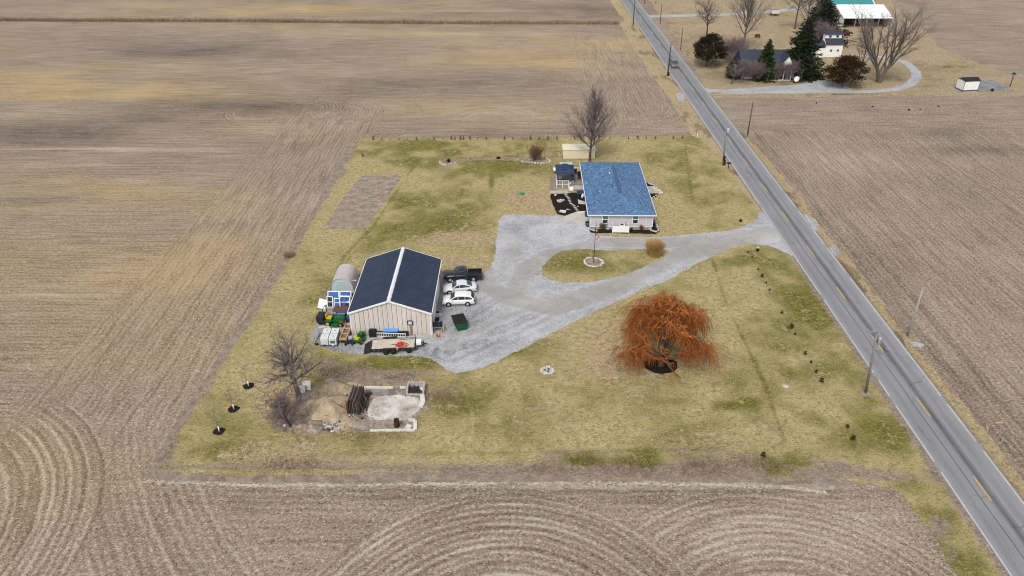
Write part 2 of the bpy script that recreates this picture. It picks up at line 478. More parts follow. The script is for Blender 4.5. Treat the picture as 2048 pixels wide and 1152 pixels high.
def asphalt_material():
    m, nt, b = new_mat('aged_asphalt'); k = NT(nt); o = k.obj(); P = k.sep(o)
    wob = k.mul(k.add(k.noise(k.comb(0, k.mul(P[1], .12), 0), 1.0, 4), -.5), .5)
    x = k.add(P[0], k.mul(wob, .4))
    n = k.add(k.noise(o, 14, 5, .75), -.5); n1 = k.add(k.noise(k.comb(k.mul(P[0], 2.0), k.mul(P[1], .16), 0), 1.2, 5, .6), -.5)
    def band(c, w, a):
        d = k.math('ABSOLUTE', k.add(x, -c)); return k.mul(k.rng(d, 0, w, 1, 0), a)
    dark = k.add(band(.42, .55, .30), band(.20, .35, .12), band(-2.05, .55, .07), band(1.6, .45, .07), k.mul(band(-.88, .05, 1.1), k.rng(k.noise(o, .6, 4), .25, .5, .4, 1)))
    seam = k.rng(k.math('ABSOLUTE', k.add(P[0], .06, k.mul(k.add(k.noise(k.comb(0, P[1], 0), .23, 4, .7), -.5), .9))), 0, .07, 1, 0)
    seam = k.mul(k.mul(seam, k.rng(P[1], 185, 205, 0, 1)), .9)
    pale = k.add(band(-2.9, .5, .08), band(2.75, .6, .10), band(1.0, .12, .10), band(2.1, .10, .06))
    cr = k.n('ShaderNodeTexVoronoi', feature='DISTANCE_TO_EDGE'); cr.inputs['Scale'].default_value = .16
    k.put(cr.inputs['Vector'], k.comb(k.add(k.mul(P[0], .55), k.mul(k.noise(o, 1.1, 4, .7), 1.6)), k.add(P[1], k.mul(k.noise(o, .9, 4, .7), 1.8)), 0))
    crack = k.mul(k.rng(cr.outputs['Distance'], .0, .012, 1, 0), k.rng(k.noise(o, .2, 3), .45, .6, 0, .5))
    patch = k.mul(k.add(k.noise(o, .09, 3), -.5), .22)
    lum = k.add(.55, k.mul(n, .42), k.mul(n1, .32), patch, k.mul(crack, -.6), k.mul(dark, -1.0), k.mul(seam, -.7), pale)
    c = k.ramp(lum, [(.05, (.055, .058, .066)), (.35, (.155, .158, .168)), (.6, (.236, .240, .249)), (.95, (.33, .333, .338))])
    nt.links.new(c, b.inputs['Base Color']); b.inputs['Roughness'].default_value = .85; b.inputs['Specular IOR Level'].default_value = .2
    k.bump(n, .25, .02, b)
    return m
M_ASPH = asphalt_material()
M_WHITE_LINE = mat('worn_white_line', (.52, .52, .505), .7, .25, 3, dirt=(.27, .27, .27), dirt_amt=.8)
M_YELLOW_LINE = mat('yellow_line', (.62, .36, .05), .7, .15, 6, dirt=(.35, .27, .15), dirt_amt=.5)
M_MULCH = mat('dark_mulch', (.022, .017, .015), .95, .5, 9, spec=.05, dirt=(.06, .045, .035))
M_CONC = mat('pale_concrete', (.47, .45, .41), .85, .12, 1.2, dirt=(.30, .27, .23), dirt_amt=.5)
def ashen():
    m, nt, b = new_mat('ashen_concrete'); k = NT(nt); p = k.pos()
    n = k.noise(p, .55, 6, .65); n2 = k.noise(p, 4, 5, .7)
    c = k.ramp(k.add(k.mul(n, .75), k.mul(n2, .25)), [(.33, (.22, .18, .145)), (.45, (.38, .34, .30)), (.56, (.52, .50, .465)), (.7, (.62, .61, .585))])
    nt.links.new(c, b.inputs['Base Color']); b.inputs['Roughness'].default_value = .9; return m
M_ASHEN = ashen()
def dirtm(name, cols, sc=1.0):
    m, nt, b = new_mat(name); k = NT(nt); p = k.pos()
    n = k.add(k.mul(k.noise(p, .8 * sc, 6, .68), .55), k.mul(k.noise(p, 5 * sc, 5, .75), .3), k.mul(k.noise(p, 17 * sc, 3, .7), .15))
    vv = k.sep(k.voro(p, 7 * sc))[0]; n = k.add(k.mul(k.add(n, -.5), 1.7), .5, k.mul(k.add(vv, -.5), .12))
    c = k.ramp(n, [(.3, cols[0]), (.48, cols[1]), (.6, cols[2]), (.72, cols[3])])
    nt.links.new(c, b.inputs['Base Color']); b.inputs['Roughness'].default_value = .95; b.inputs['Specular IOR Level'].default_value = .05
    k.bump(n, .6, .2, b); return m
M_SOIL = dirtm('bare_headland_soil', [(.15, .117, .093), (.245, .196, .158), (.305, .25, .205), (.385, .325, .272)])
M_PLOT = dirtm('old_garden_soil', [(.14, .11, .085), (.27, .215, .175), (.33, .27, .22), (.46, .39, .31)])
M_SAND = dirtm('tan_sand', [(.20, .15, .105), (.36, .285, .195), (.44, .36, .25), (.52, .44, .33)], .8)
M_LITTER = dirtm('rust_leaf_litter', [(.10, .075, .055), (.25, .195, .15), (.34, .275, .22), (.45, .39, .33)], 1.6)
M_STRAW = dirtm('bleached_straw', [(.28, .24, .19), (.43, .38, .32), (.52, .47, .40), (.6, .55, .48)], 2.0)
M_FAR = dirtm('distant_farmland', [(.18, .14, .115), (.25, .20, .165), (.29, .235, .185), (.33, .27, .21)], .05)

# ================================================================ GROUND SHAPES
# the plain below everything, out to the horizon
mb = MB(); mb.poly([(-3000, -600, 0), (3000, -600, 0), (3000, 4000, 0), (-3000, 4000, 0)])
tag(mb.build('ground', M_FAR, loc=(0, 0, -.08)), kind='structure')

ARCS = [  # cx, cy, radius in, radius out, start and end angle in degrees, strength
    (-.49, 34.1, 3, 19.2, 10, 172, 1.0), (-64.5, 45, 10, 26, -75, 62, 1.0), (23.3, 34.7, 6, 18.6, 25, 145, .85),
    (-48.3, 173.4, 2.5, 9.5, -80, 120, .8), (-39.9, 170.2, 3, 10.5, -70, 110, .7), (-58, 171, 3, 9, 120, 250, .6), (-4.6, 164.4, 5, 13, 25, 165, .8),
    (-6, 232, 3, 9, 100, 250, .7), (3, 232, 3, 9, 100, 250, .6), (27, 176, 6, 18, -100, 20, .6), (21.5, 236, 8, 22, 10, 100, .5)]
HEADX = lambda y: -56 + (y - 60) * 0.055                       # headland rows west of the lawn
def field_attrs(x, y):
    px, py = PIX(x, y)
    u = np.stack([y, x, np.zeros_like(x)], 1)
    wC = np.zeros_like(x); u2 = np.zeros_like(x); w2 = np.zeros_like(x)
    for cx, cy, r0, r1, a0, a1, s in ARCS:
        dx, dy = x - cx, y - cy; r = np.hypot(dx, dy); a = np.degrees(np.arctan2(dy, dx))
        am = (a0 + a1) / 2; da = np.abs((a - am + 180) % 360 - 180); hw = (a1 - a0) / 2
        w = s * smooth(r0 - 1.2, r0 + 1.2, r) * (1 - smooth(r1 - .4, r1 + .6, r)) * (1 - smooth(hw - 12, hw + 8, da))
        if cx == 23.3: u2 = r; w2 = w; continue
        take = w > wC; u[:, 2] = np.where(take, r, u[:, 2]); wC = np.maximum(wC, w)
    # tracks that swing from beside the lawn towards the viewer
    sx, sy = 31.5, 94.4
    r = np.hypot(x - sx, y - sy); w = .7 * smooth(72, 74, r) * (1 - smooth(84, 90, r)) * (1 - smooth(58, 66, y)) * (x < -20)
    u2 = np.where(x < -20, r, u2); w2 = np.where(x < -20, w * (1 - wC), w2)
    vert = np.zeros_like(x)
    vert = np.maximum(vert, smooth(HEADX(y) - 1.2, HEADX(y) + .3, x) * (x < -30) * (y > 56) * (1 - smooth(172, 178, y)))
    vert = np.maximum(vert, smooth(17, 20, x) * (x < 46) * smooth(158, 164, y) * (1 - smooth(248, 254, y)))
    vert = np.maximum(vert, smooth(34, 37, x) * (x < 46) * smooth(262, 268, y) * .6 + 0)
    east = x > 46
    vert = np.where(east, 1 - smooth(95, 120, (x - 46) * .55 + y * .45 + fbm(x * .03, y * .03, 4) * 30) * smooth(60, 90, x), vert)
    vert = np.where(east & (y > 158), 0.0, vert)
    vert = np.maximum(vert, (smooth(33, 37, x) * (y < 55) * .55) * (~east))
    w2 = w2 * (1 - .8 * smooth(.3, .9, wC)); wC = wC * (1 - .5 * w2)
    wB = vert * (1 - wC) * (1 - w2); wA = (1 - vert) * (1 - wC) * (1 - w2)
    w = np.stack([wA, wB, wC], 1)
    gold = blobs([(150, 185, 260, 26, .75), (60, 150, 130, 14, .45), (330, 135, 160, 14, .45), (560, 20, 330, 13, .75), (1000, 95, 230, 26, .5), (1170, 130, 120, 26, .35),
                  (1000, 126, 170, 6, .4), (640, 262, 120, 18, .3), (430, 275, 90, 14, .35), (160, 375, 240, 22, .45), (60, 415, 130, 8, .5), (480, 62, 110, 10, .35), (720, 55, 250, 14, .25),
                  (200, 500, 330, 120, .48), (380, 620, 120, 160, .25), (900, 210, 160, 22, .25), (130, 700, 150, 60, .22), (1230, 90, 60, 12, .2), (430, 450, 90, 60, .18), (60, 900, 110, 90, .15)], px, py)
    gold = gold + .15 * smooth(-.02, .2, fbm(x * .018, y * .04, 25, 3)) * (x < 40)
    gold = 1.45 * gold * smooth(-.28, .16, fbm(x * .03, y * .08, 21, 4) + .02)
    dark = blobs([(400, 98, 190, 18, .55), (500, 212, 190, 18, .8), (120, 270, 230, 26, .7), (330, 108, 160, 10, .4), (900, 165, 260, 16, .4), (760, 185, 120, 14, .3), (1150, 20, 180, 14, .6),
                  (60, 402, 130, 9, .5), (850, 25, 200, 9, .35), (1000, 270, 300, 10, .3), (260, 240, 150, 12, .4), (900, 990, 500, 16, .30), (1500, 985, 200, 10, .25), (560, 700, 60, 150, .15),
                  (1890, 265, 70, 14, .5), (1960, 300, 100, 9, .45), (1960, 215, 120, 7, .2), (1900, 380, 120, 26, .2), (1750, 400, 40, 60, .2), (1860, 60, 60, 4, .5)], px, py)
    dark = dark + .35 * np.exp(-((x - 52.8) / .9) ** 2) * (y < 156)
    dark = dark + .45 * np.exp(-((x - (56.6 - .005 * y)) / .35) ** 2) * (y < 120) * (y > 55)
    dark = 1.15 * dark * (.6 + .8 * (fbm(x * .05, y * .12, 5, 4) + .5))
    pale = blobs([(120, 297, 200, 2.5, .9), (330, 300, 120, 2.5, .6), (150, 330, 120, 4, .4), (260, 360, 60, 4, .5), (900, 68, 300, 3, .3), (1480, 1060, 230, 40, .35), (1700, 1080, 160, 50, .3),
                  (1850, 400, 120, 40, .2), (1700, 320, 100, 40, .2), (180, 845, 180, 8, .2), (90, 590, 90, 3, .5), (950, 22, 160, 2, .6), (1300, 970, 420, 3, .5)], px, py)
    pale = pale + .12 * (fbm(x * .09, y * .5, 9, 3) > .12) * (y > 150)
    return {'rowu': u, 'roww': w, 'rowu2': u2, 'roww2': w2, 'tint': np.stack([np.clip(gold, 0, 1), np.clip(dark, 0, 1), np.clip(pale, 0, 1)], 1)}
LAWNHOLE = 0
sheet('tilled_field', lambda x, y: np.minimum(45.5 - x, 262 + .035 * (x - 35) * -.9 - y), (-230, 46, 20, 275), .9, 0.0, M_FIELD, field_attrs)
sheet('tilled_field', lambda x, y: np.minimum(42 - x, y - 264 - .035 * (35 - x) * .9), (-300, 44, 255, 420), 1.6, 0.0, M_FIELD, field_attrs)
sheet('tilled_field', lambda x, y: np.minimum(x - 48.5, 1e3), (48, 150, 20, 158), .9, 0.0, M_FIELD, field_attrs)
sheet('tilled_field', lambda x, y: np.minimum(x - 48.5, 1e3), (48, 300, 157.5, 420), 2.0, -.004, M_FIELD, field_attrs)

# ---- verges
def verge_attrs(x, y):
    n = fbm(x * .25, y * .12, 3, 4)
    d = np.abs(x - (47.2 + ROAD_K * y))
    near = 1 - smooth(3.1, 3.9, d)
    far = smooth(7, 10, d)
    return {'mixw': np.stack([.12 + n * .6, .35 + n * .9 - .25 * far, .05 + .55 * near + .5 * (fbm(x * .5, y * .2, 8, 3) > .16)], 1)}
WV = GP([(1243, -12), (1222, 0), (1262, 55), (1316, 145), (1360, 225), (1378, 262), (1400, 300), (1640, 600), (1400, 265)])
west_edge = [(-12, G(1226, -12)[0]), ]
def west_verge(x, y):
    e = np.interp(y, [50, 148, 154, 165, 182, 200, 225, 262, 270, 320, 420], [42.6, 40.6, 38.4, 38.6, 38.4, 37.6, 36.9, 36.2, 38.2, 37.4, 36.0])
    rd = 47.2 + ROAD_K * y - 2.9
    return np.minimum(np.minimum(x - e + fbm(x * .6, y * .6, 2) * 1.1, rd - x), y - 54)
sheet('grass_verge', west_verge, (34, 46, 53, 420), .4, .0062, M_VERGE, verge_attrs)
def east_verge(x, y):
    rd = 47.2 + ROAD_K * y + 2.9
    e = rd + 1.75 + fbm(y * .06, y * 0, 7) * 1.5 + fbm(x * .9, y * .9, 12) * 1.4
    return np.minimum(np.minimum(e - x, x - rd), 157 - y)
sheet('grass_verge', east_verge, (48, 56, 20, 158), .3, .004, M_VERGE, verge_attrs)

# ---- headland soil round the lawn, pale straw line in front of it
LAWN = GP([(722, 278), (900, 277), (1150, 275), (1392, 271), (1447, 322), (1552, 478), (1640, 585), (1715, 700), (1796, 820), (1945, 1045), (2012, 1145), (2050, 1200), (1935, 1200), (1905, 1140), (1862, 1070), (1826, 1010), (1795, 974),
           (1700, 962), (1560, 958), (1420, 953), (1280, 955), (1120, 951), (950, 946), (800, 946), (640, 950), (480, 950), (380, 946), (313, 943), (345, 888), (400, 795), (480, 672), (560, 548), (640, 420), (690, 332)])
SOIL = GP([(700, 285), (1395, 268), (1395, 300), (1000, 700), (1860, 985), (1790, 972), (1500, 966), (1000, 966), (600, 966), (290, 964), (318, 905), (380, 800), (470, 665), (600, 470), (660, 360)])
sheet('headland_soil', lambda x, y: sdf(SOIL, x, y) + fbm(x * .7, y * .7, 31) * .9, bounds(SOIL, 2), .5, .004, M_SOIL)
STRAW = GP([(288, 962), (500, 971), (800, 969), (1150, 966), (1400, 969), (1560, 974), (1650, 985)])
random.seed(31)
mb = MB()
for a, c_ in zip(STRAW[:-1], STRAW[1:]):
    Ls = math.hypot(c_[0] - a[0], c_[1] - a[1])
    for q in range(int(Ls * 42)):
        t = random.random(); dens = .5 + fbm(np.array([t * Ls * .35 + a[0]]), np.array([3.0]), 9)[0] * 1.5
        if random.random() > dens: continue
        x = a[0] + (c_[0] - a[0]) * t + random.gauss(0, .05); y = a[1] + (c_[1] - a[1]) * t + random.gauss(0, .13)
        w = random.uniform(-.6, .6); L_ = random.uniform(.08, .22); W_ = random.uniform(.02, .05); ca, sa = math.cos(w), math.sin(w); z_ = random.uniform(.01, .05)
        mb.poly([(x - ca * L_ + sa * W_, y - sa * L_ - ca * W_, .01), (x + ca * L_ + sa * W_, y + sa * L_ - ca * W_, z_), (x + ca * L_ - sa * W_, y + sa * L_ + ca * W_, z_ + .02)])
tag(mb.build('straw_litter', fmat('bleached_straw_bits', [(.36, .31, .25), (.50, .45, .38), (.62, .57, .50)], .9), fix=False), kind='stuff')

# ---- the lawn
def band(line, w, x, y): return 1 - smooth(w * .45, w, pdist(GP(line), x, y))
def lawn_attrs(x, y):
    px, py = PIX(x, y)
    d = sdf(LAWN, x, y)
    n = fbm(x * .18, y * .18, 50, 4); n2 = fbm(x * .5, y * .5, 57, 3)
    green = .17 + n * 1.7 + .8 * n2 + 1.3 * blobs([(1830, 960, 40, 60, .35), (1900, 1060, 40, 60, .35), (1960, 1130, 40, 40, .3), (1640, 640, 70, 120, .36), (1750, 840, 60, 60, .2), (1560, 560, 70, 60, .2), (1800, 900, 60, 80, .25), (1010, 700, 60, 20, .2), (820, 300, 90, 20, .25), (1000, 340, 120, 30, .2)], px, py) + 1.25 * blobs([(900, 300, 260, 30, .25), (840, 470, 90, 22, .45), (760, 485, 80, 30, .4), (980, 335, 160, 20, .2), (850, 420, 160, 40, .3), (1380, 300, 90, 30, .15), (1430, 420, 70, 40, .25),
        (1620, 620, 60, 90, .35), (1700, 760, 60, 80, .3), (1750, 860, 70, 60, .3), (1880, 1000, 50, 60, .25), (1460, 812, 50, 10, .8), (1500, 803, 16, 8, .7), (1350, 805, 60, 12, .3), (1370, 760, 120, 22, .35),
        (1520, 530, 60, 40, .25), (1160, 530, 60, 20, .45), (1280, 535, 50, 20, .4), (1050, 690, 70, 30, .3), (950, 800, 120, 50, .2), (640, 610, 50, 60, .15), (780, 728, 120, 14, .5), (440, 900, 60, 40, .15),
        (983, 365, 5, 16, .7), (1560, 930, 50, 22, .8), (1420, 930, 50, 18, .6), (1290, 925, 40, 25, .6), (1170, 920, 40, 16, .5), (690, 420, 60, 60, -.2)], px, py)
    tan = .0 + n2 * 1.1 + n * .5 + blobs([(880, 478, 80, 14, .75), (960, 470, 50, 20, .5), (900, 535, 90, 22, .8), (1050, 395, 70, 22, .6), (1080, 410, 40, 20, .4), (640, 480, 70, 26, .5), (680, 400, 60, 60, .35), (560, 590, 40, 80, .3),
        (1200, 690, 90, 70, .65), (1300, 745, 160, 40, .35), (1120, 640, 60, 30, .25), (1240, 455, 70, 20, .4), (560, 800, 60, 60, .5), (520, 720, 60, 60, .35), (700, 920, 260, 18, .5), (560, 900, 90, 30, .4),
        (1130, 815, 120, 30, .2), (1450, 870, 140, 30, .25), (770, 340, 60, 10, .3), (1330, 530, 60, 20, .3), (1150, 560, 60, 12, .7), (1140, 315, 50, 14, .4), (1105, 400, 26, 40, .4)], px, py)
    soil = -.30 + n2 * .8 + blobs([(1878, 1060, 24, 26, .5), (1905, 1110, 18, 22, .5), (640, 915, 260, 18, .22), (1350, 770, 90, 18, .2)], px, py) + blobs([(1250, 930, 430, 20, .5), (1500, 940, 260, 12, .4), (1130, 915, 90, 14, .3), (460, 935, 160, 10, .45), (760, 935, 260, 12, .4), (345, 900, 16, 40, .4), (420, 780, 16, 60, .4), (540, 590, 18, 60, .45), (560, 925, 220, 14, .3), (1500, 920, 200, 16, .35), (850, 765, 120, 22, .35), (560, 700, 30, 60, .3)], px, py) + blobs([(600, 870, 60, 14, .3), (880, 785, 40, 16, .7), (800, 747, 110, 9, .75), (700, 735, 90, 12, .7), (620, 720, 60, 30, .5), (560, 760, 40, 30, .3), (720, 880, 100, 9, .35), (540, 835, 20, 30, .35),
        (1020, 902, 300, 14, .25), (1250, 945, 300, 12, .85), (1560, 960, 260, 10, .7), (900, 950, 300, 8, .7), (1660, 930, 50, 14, .5), (1880, 1060, 30, 30, .6), (1900, 1110, 20, 30, .4), (660, 345, 30, 14, .4), (700, 345, 70, 8, .45),
        (640, 430, 20, 20, .2), (650, 620, 16, 70, .6), (1240, 480, 60, 6, .3), (720, 470, 60, 4, .3), (1000, 545, 20, 10, .2), (1450, 905, 60, 14, .45), (1350, 900, 40, 8, .3), (1580, 885, 40, 16, .3)], px, py)
    clump = blobs([(1172, 925, 30, 15, 1), (1293, 930, 30, 17, 1), (1420, 945, 26, 9, .8), (1560, 943, 46, 17, 1), (1105, 943, 32, 9, .8), (1500, 945, 16, 8, .7), (1385, 938, 20, 10, .7), (1240, 922, 16, 8, .5), (1700, 960, 40, 6, .5), (900, 942, 26, 6, .5), (1620, 930, 30, 8, .5)], px, py)
    clump = clump * smooth(-.2, .15, n2 + .1)
    green = green + .55 * clump - .25 * np.exp(-((py - 945) / 20) ** 2); soil = soil + .55 * np.exp(-((py - 950) / 16) ** 2) * (px > 880) - 1.0 * clump; tan = tan - .6 * clump
    edge = 1 - smooth(.2, 1.6, d + n2 * 1.2)
    soil = soil + .5 * edge * (py < 940) * (px < 1500)
    rd = np.abs(x - (47.2 + ROAD_K * y)); soil = soil + 1.1 * (1 - smooth(3.5, 4.6, rd + n2 * 1.2))
    # service trenches and wheel marks in the turf
    tr = band([(1425, 520), (1450, 600), (1492, 690), (1530, 770), (1570, 882), (1545, 895)], .34, x, y) + band([(1425, 300), (1370, 285), (1375, 330), (1385, 400)], .3, x, y) * .6 + band([(826, 335), (800, 372), (745, 455), (690, 510), (668, 560)], .34, x, y) * .8 \
        + band([(600, 908), (1000, 906), (1440, 898)], .3, x, y) * .7 + band([(700, 515), (650, 590), (610, 680)], .34, x, y) * .7
    green = green + tr * .45; soil = soil + tr * .42
    wh = band([(925, 770), (945, 830), (944, 870), (915, 905)], .3, x, y) + band([(905, 780), (930, 830), (928, 865), (905, 895)], .3, x, y)
    green = green - .35 * wh; tan = tan - .3 * wh
    return {'mixw': np.stack([green, tan, soil], 1)}
sheet('lawn', lambda x, y: sdf(LAWN, x, y) + fbm(x * .6, y * .6, 61) * 1.2 + fbm(x * 2.2, y * 2.2, 64, 3) * .5, bounds(LAWN, 2), .3, .008, M_LAWN, lawn_attrs)

# ---- old garden plot in the lawn
PLOT = GP([(722, 352), (785, 350), (803, 352), (797, 366), (760, 414), (738, 447), (725, 458), (650, 459), (648, 455), (680, 405)])
sheet('garden_plot', lambda x, y: sdf(PLOT, x, y) + fbm(x * .9, y * .9, 71) * .8, bounds(PLOT, 1), .25, .012, M_PLOT)

# ---- gravel drive with its grass island left out
DRIVE = GP([(1003, 432), (1022, 429), (1115, 431), (1180, 438), (1180, 469), (1251, 475), (1333, 473), (1415, 466), (1470, 460), (1497, 450), (1515, 436), (1520, 418), (1541, 440), (1600, 530), (1582, 513), (1558, 499), (1530, 490.5), (1497, 488),
            (1465, 494), (1429, 510), (1374, 538), (1333, 562), (1300, 573), (1251, 595), (1197, 620), (1158, 639), (1100, 668), (1040, 700), (985, 728), (930, 745), (905, 744), (882, 734), (862, 717), (842, 712), (740, 711), (680, 706), (640, 692), (619, 680),
            (632, 654), (645, 622), (660, 588), (690, 560), (880, 550), (905, 548), (965, 552), (985, 530), (991, 500), (997, 445)])
ISLE = chaikin(GP([(1082, 543), (1087, 529), (1106, 510), (1131, 499), (1164, 498), (1210, 501), (1265, 498), (1292, 499), (1322, 499), (1344, 503), (1317, 521), (1279, 538), (1238, 554), (1191, 564), (1142, 566), (1106, 562), (1087, 554)]), 2)
DR = chaikin(DRIVE, 1)
DHOLE = lambda x, y: np.minimum(sdf(DR, x, y) + fbm(x * .8, y * .8, 81) * .7 + fbm(x * 2.5, y * 2.5, 83, 3) * .35, -sdf(ISLE, x, y) + fbm(x * 1.2, y * 1.2, 85) * .6)
def drive_attrs(x, y):
    px, py = PIX(x, y); n = fbm(x * .3, y * .3, 90, 4); n2 = fbm(x * .9, y * .9, 97, 3)
    path = np.maximum.reduce([band([(1540, 465), (1440, 490), (1330, 520), (1230, 575), (1100, 615), (1020, 600), (960, 560)], 2.6, x, y), band([(1500, 470), (1330, 488), (1200, 485), (1100, 510), (1045, 540), (1030, 590)], 2.2, x, y) * .9,
                              band([(1080, 600), (1000, 640), (900, 690)], 1.6, x, y) * .6, band([(1030, 470), (1020, 520), (1010, 580)], 2.2, x, y) * .6])
    worn = -.10 + path * .85 + n * .8
    dark = -.05 + n * .5 + blobs([(930, 640, 60, 50, .35), (740, 700, 120, 12, .55), (660, 660, 30, 50, .6), (1030, 455, 30, 10, .55), (1075, 445, 20, 6, .5), (990, 660, 60, 30, .3), (900, 600, 30, 40, .3), (880, 710, 40, 16, .2), (1250, 480, 60, 4, .4), (1180, 600, 90, 8, .15), (640, 690, 30, 20, .4)], px, py)
    pale = n2 * .5 + blobs([(1100, 450, 70, 14, .6), (1160, 460, 30, 10, .6), (1540, 478, 40, 22, .7), (1480, 470, 40, 10, .4), (1040, 660, 70, 20, .5), (960, 675, 40, 8, .6), (905, 732, 30, 10, .5), (1060, 605, 60, 12, .4), (1000, 490, 20, 30, .3), (1300, 560, 60, 8, .3), (1120, 480, 60, 10, .3)], px, py)
    # tyre ruts follow the sweep of the drive
    c0 = GP([(1540, 465), (1440, 490), (1330, 520), (1230, 575), (1100, 615), (1000, 660), (900, 705)]); dd = pdist(c0, x, y)
    c1 = GP([(1500, 470), (1330, 489), (1200, 487), (1100, 512), (1045, 545), (1010, 590), (930, 640), (900, 690)]); d1 = pdist(c1, x, y)
    dark = dark + (.30 * np.sin(dd * 4.2 + n2 * 3) * np.exp(-(dd / 3.5) ** 2) + .26 * np.sin(d1 * 4.6 + n2 * 3) * np.exp(-(d1 / 2.6) ** 2)) * (.6 + n * 2)
    return {'mixw': np.stack([worn, dark, pale], 1)}
sheet('gravel_driveway', DHOLE, bounds(DRIVE, 2), .22, .014, M_GRAVEL, drive_attrs)
# small loose gravel lay-bys on the far side of the road
LAY = GP([(1605, 425), (1632, 440), (1640, 460), (1625, 462)]); LAY2 = GP([(1655, 495), (1672, 490), (1680, 510), (1668, 512)])
for q in (LAY, LAY2):
    sheet('gravel_patch', lambda x, y: sdf(q, x, y) + fbm(x * .9, y * .9, 88) * 1.0, bounds(q, 2), .2, .010, M_GRAVEL, drive_attrs)
sheet('gravel_patch', lambda x, y: sdf(GP([(1352, 190), (1362, 183), (1372, 196), (1358, 205)]), x, y) + fbm(x * .9, y * .9, 89) * 1.0, bounds(GP([(1352, 190), (1362, 183), (1372, 196), (1358, 205)]), 2), .25, .010, M_GRAVEL, drive_attrs)
sheet('gravel_patch', lambda x, y: sdf(GP([(1800, 672), (1820, 680), (1850, 690), (1846, 698), (1822, 690)]), x, y) + fbm(x * .9, y * .9, 93) * .8, bounds(GP([(1800, 672), (1850, 698)]), 2), .2, .010, M_GRAVEL, drive_attrs)

# ---- the road
yaw = math.atan(-ROAD_K)
road_parts = MB()
mb = MB()
for i in range(48): mb.poly([(-3.22, -60 + i * 20, 0), (3.15, -60 + i * 20, 0), (3.15, -40 + i * 20, 0), (-3.22, -40 + i * 20, 0)])
road = mb.build('road', M_ASPH, loc=(47.2, 0, .02)); road.rotation_euler = (0, 0, yaw); tag(road, kind='structure')
random.seed(3)
for off in (-3.02, 2.93):
    mb = MB()
    for i in range(400):
        y = -40 + i * 1.5
        if random.random() < .06: continue
        j = random.uniform(-.012, .012); w = .062
        mb.poly([(off - w + j, y, 0), (off + w + j, y, 0), (off + w + j, y + 1.5, 0), (off - w + j, y + 1.5, 0)])
    o = mb.build('edge_line', M_WHITE_LINE, road, (0, 0, .005)); o['kind'] = 'structure'
dash = None
y0 = 64.45
for i in range(-4, 24):
    y = y0 + i * 12.32
    if dash is None:
        mb = MB(); mb.poly([(-.065, 0, 0), (.065, 0, 0), (.065, 3.3, 0), (-.065, 3.3, 0)])
        dash = mb.build('lane_dash', M_YELLOW_LINE, road, (-.02, y, .005)); dash['kind'] = 'structure'
    else:
        c = dash.copy(); COL.objects.link(c); c.parent = road; c.location = (-.02, y, .005)

# ---- far farmyard: dead grass, its lane and yard drive
YARD = GP([(1268, -25), (1800, -25), (1790, 8), (1812, 40), (1850, 62), (1880, 95), (1960, 128), (2060, 165), (2150, 172), (2150, 192), (1900, 192), (1640, 193), (1450, 195), (1428, 196), (1418, 186), (1330, 40), (1290, -10)])
def yard_attrs(x, y):
    px, py = PIX(x, y); n = fbm(x * .12, y * .12, 110, 4); n2 = fbm(x * .4, y * .4, 117, 3)
    green = .04 + n * 1.3 + blobs([(1440, 130, 50, 40, .35), (1560, 165, 120, 8, .3), (1640, 150, 90, 22, .6), (1740, 165, 60, 12, .4), (1870, 135, 60, 9, .8), (1365, 105, 26, 40, .5), (1330, 60, 20, 30, .5), (1345, 45, 60, 4, .5), (1560, 30, 60, 6, .5), (1680, 188, 90, 4, .7), (1500, 188, 60, 5, .2), (1860, 160, 20, 10, .4)], px, py)
    tan = .22 + n2 * 1.6 + n * .8 + blobs([(1450, 60, 120, 30, .3), (1740, 75, 60, 20, .4), (1850, 110, 40, 14, .4)], px, py)
    soil = -.22 + n2 * 1.1 + blobs([(1500, 150, 110, 18, .45), (1650, 165, 60, 10, .3), (1720, 150, 70, 16, .35), (1870, 140, 60, 10, .35), (1660, 60, 40, 16, .4), (1830, 120, 8, 20, .3), (1540, 165, 110, 9, .45), (1440, 150, 40, 9, .35), (1860, 172, 30, 5, .7), (1720, 80, 30, 10, .6), (1560, 40, 60, 8, .25), (1790, 160, 30, 6, .6), (1980, 150, 40, 6, .4)], px, py)
    return {'mixw': np.stack([green, tan, soil], 1)}
sheet('yard_grass', lambda x, y: sdf(YARD, x, y) + fbm(x * .25, y * .25, 120) * 2.4, bounds(YARD, 3), .7, .006, M_DRY, yard_attrs)
L1 = GP([(1404, 180), (1450, 182), (1520, 181), (1600, 182), (1700, 184), (1770, 182), (1810, 175), (1832, 160), (1834, 145), (1822, 132), (1806, 122), (1785, 116), (1730, 112), (1690, 110)])
L1 = chaikin(L1, 2, False)
PAD2 = GP([(1412, 170), (1424, 188), (1440, 190), (1460, 178), (1590, 170), (1630, 160), (1650, 160), (1690, 172), (1720, 184), (1600, 187), (1420, 188)])
sheet('farm_lane', lambda x, y: np.maximum(1.25 - pdist(L1, x, y) + fbm(x * .6, y * .6, 130) * .9, sdf(PAD2, x, y) + fbm(x * .6, y * .6, 131) * .6), bounds(L1, 4), .5, .012, M_GRAVEL, drive_attrs)
L2 = GP([(1300, 33), (1340, 32), (1420, 30), (1500, 26), (1560, 21), (1640, 14), (1680, 8)])
sheet('farm_lane', lambda x, y: 1.9 - pdist(L2, x, y) + fbm(x * .4, y * .4, 133) * 1.2, bounds(L2, 4), .7, .012, M_GRAVEL, drive_attrs)
PADC = GP([(1900, 168), (1985, 160), (2030, 182), (1960, 184), (1915, 184)])
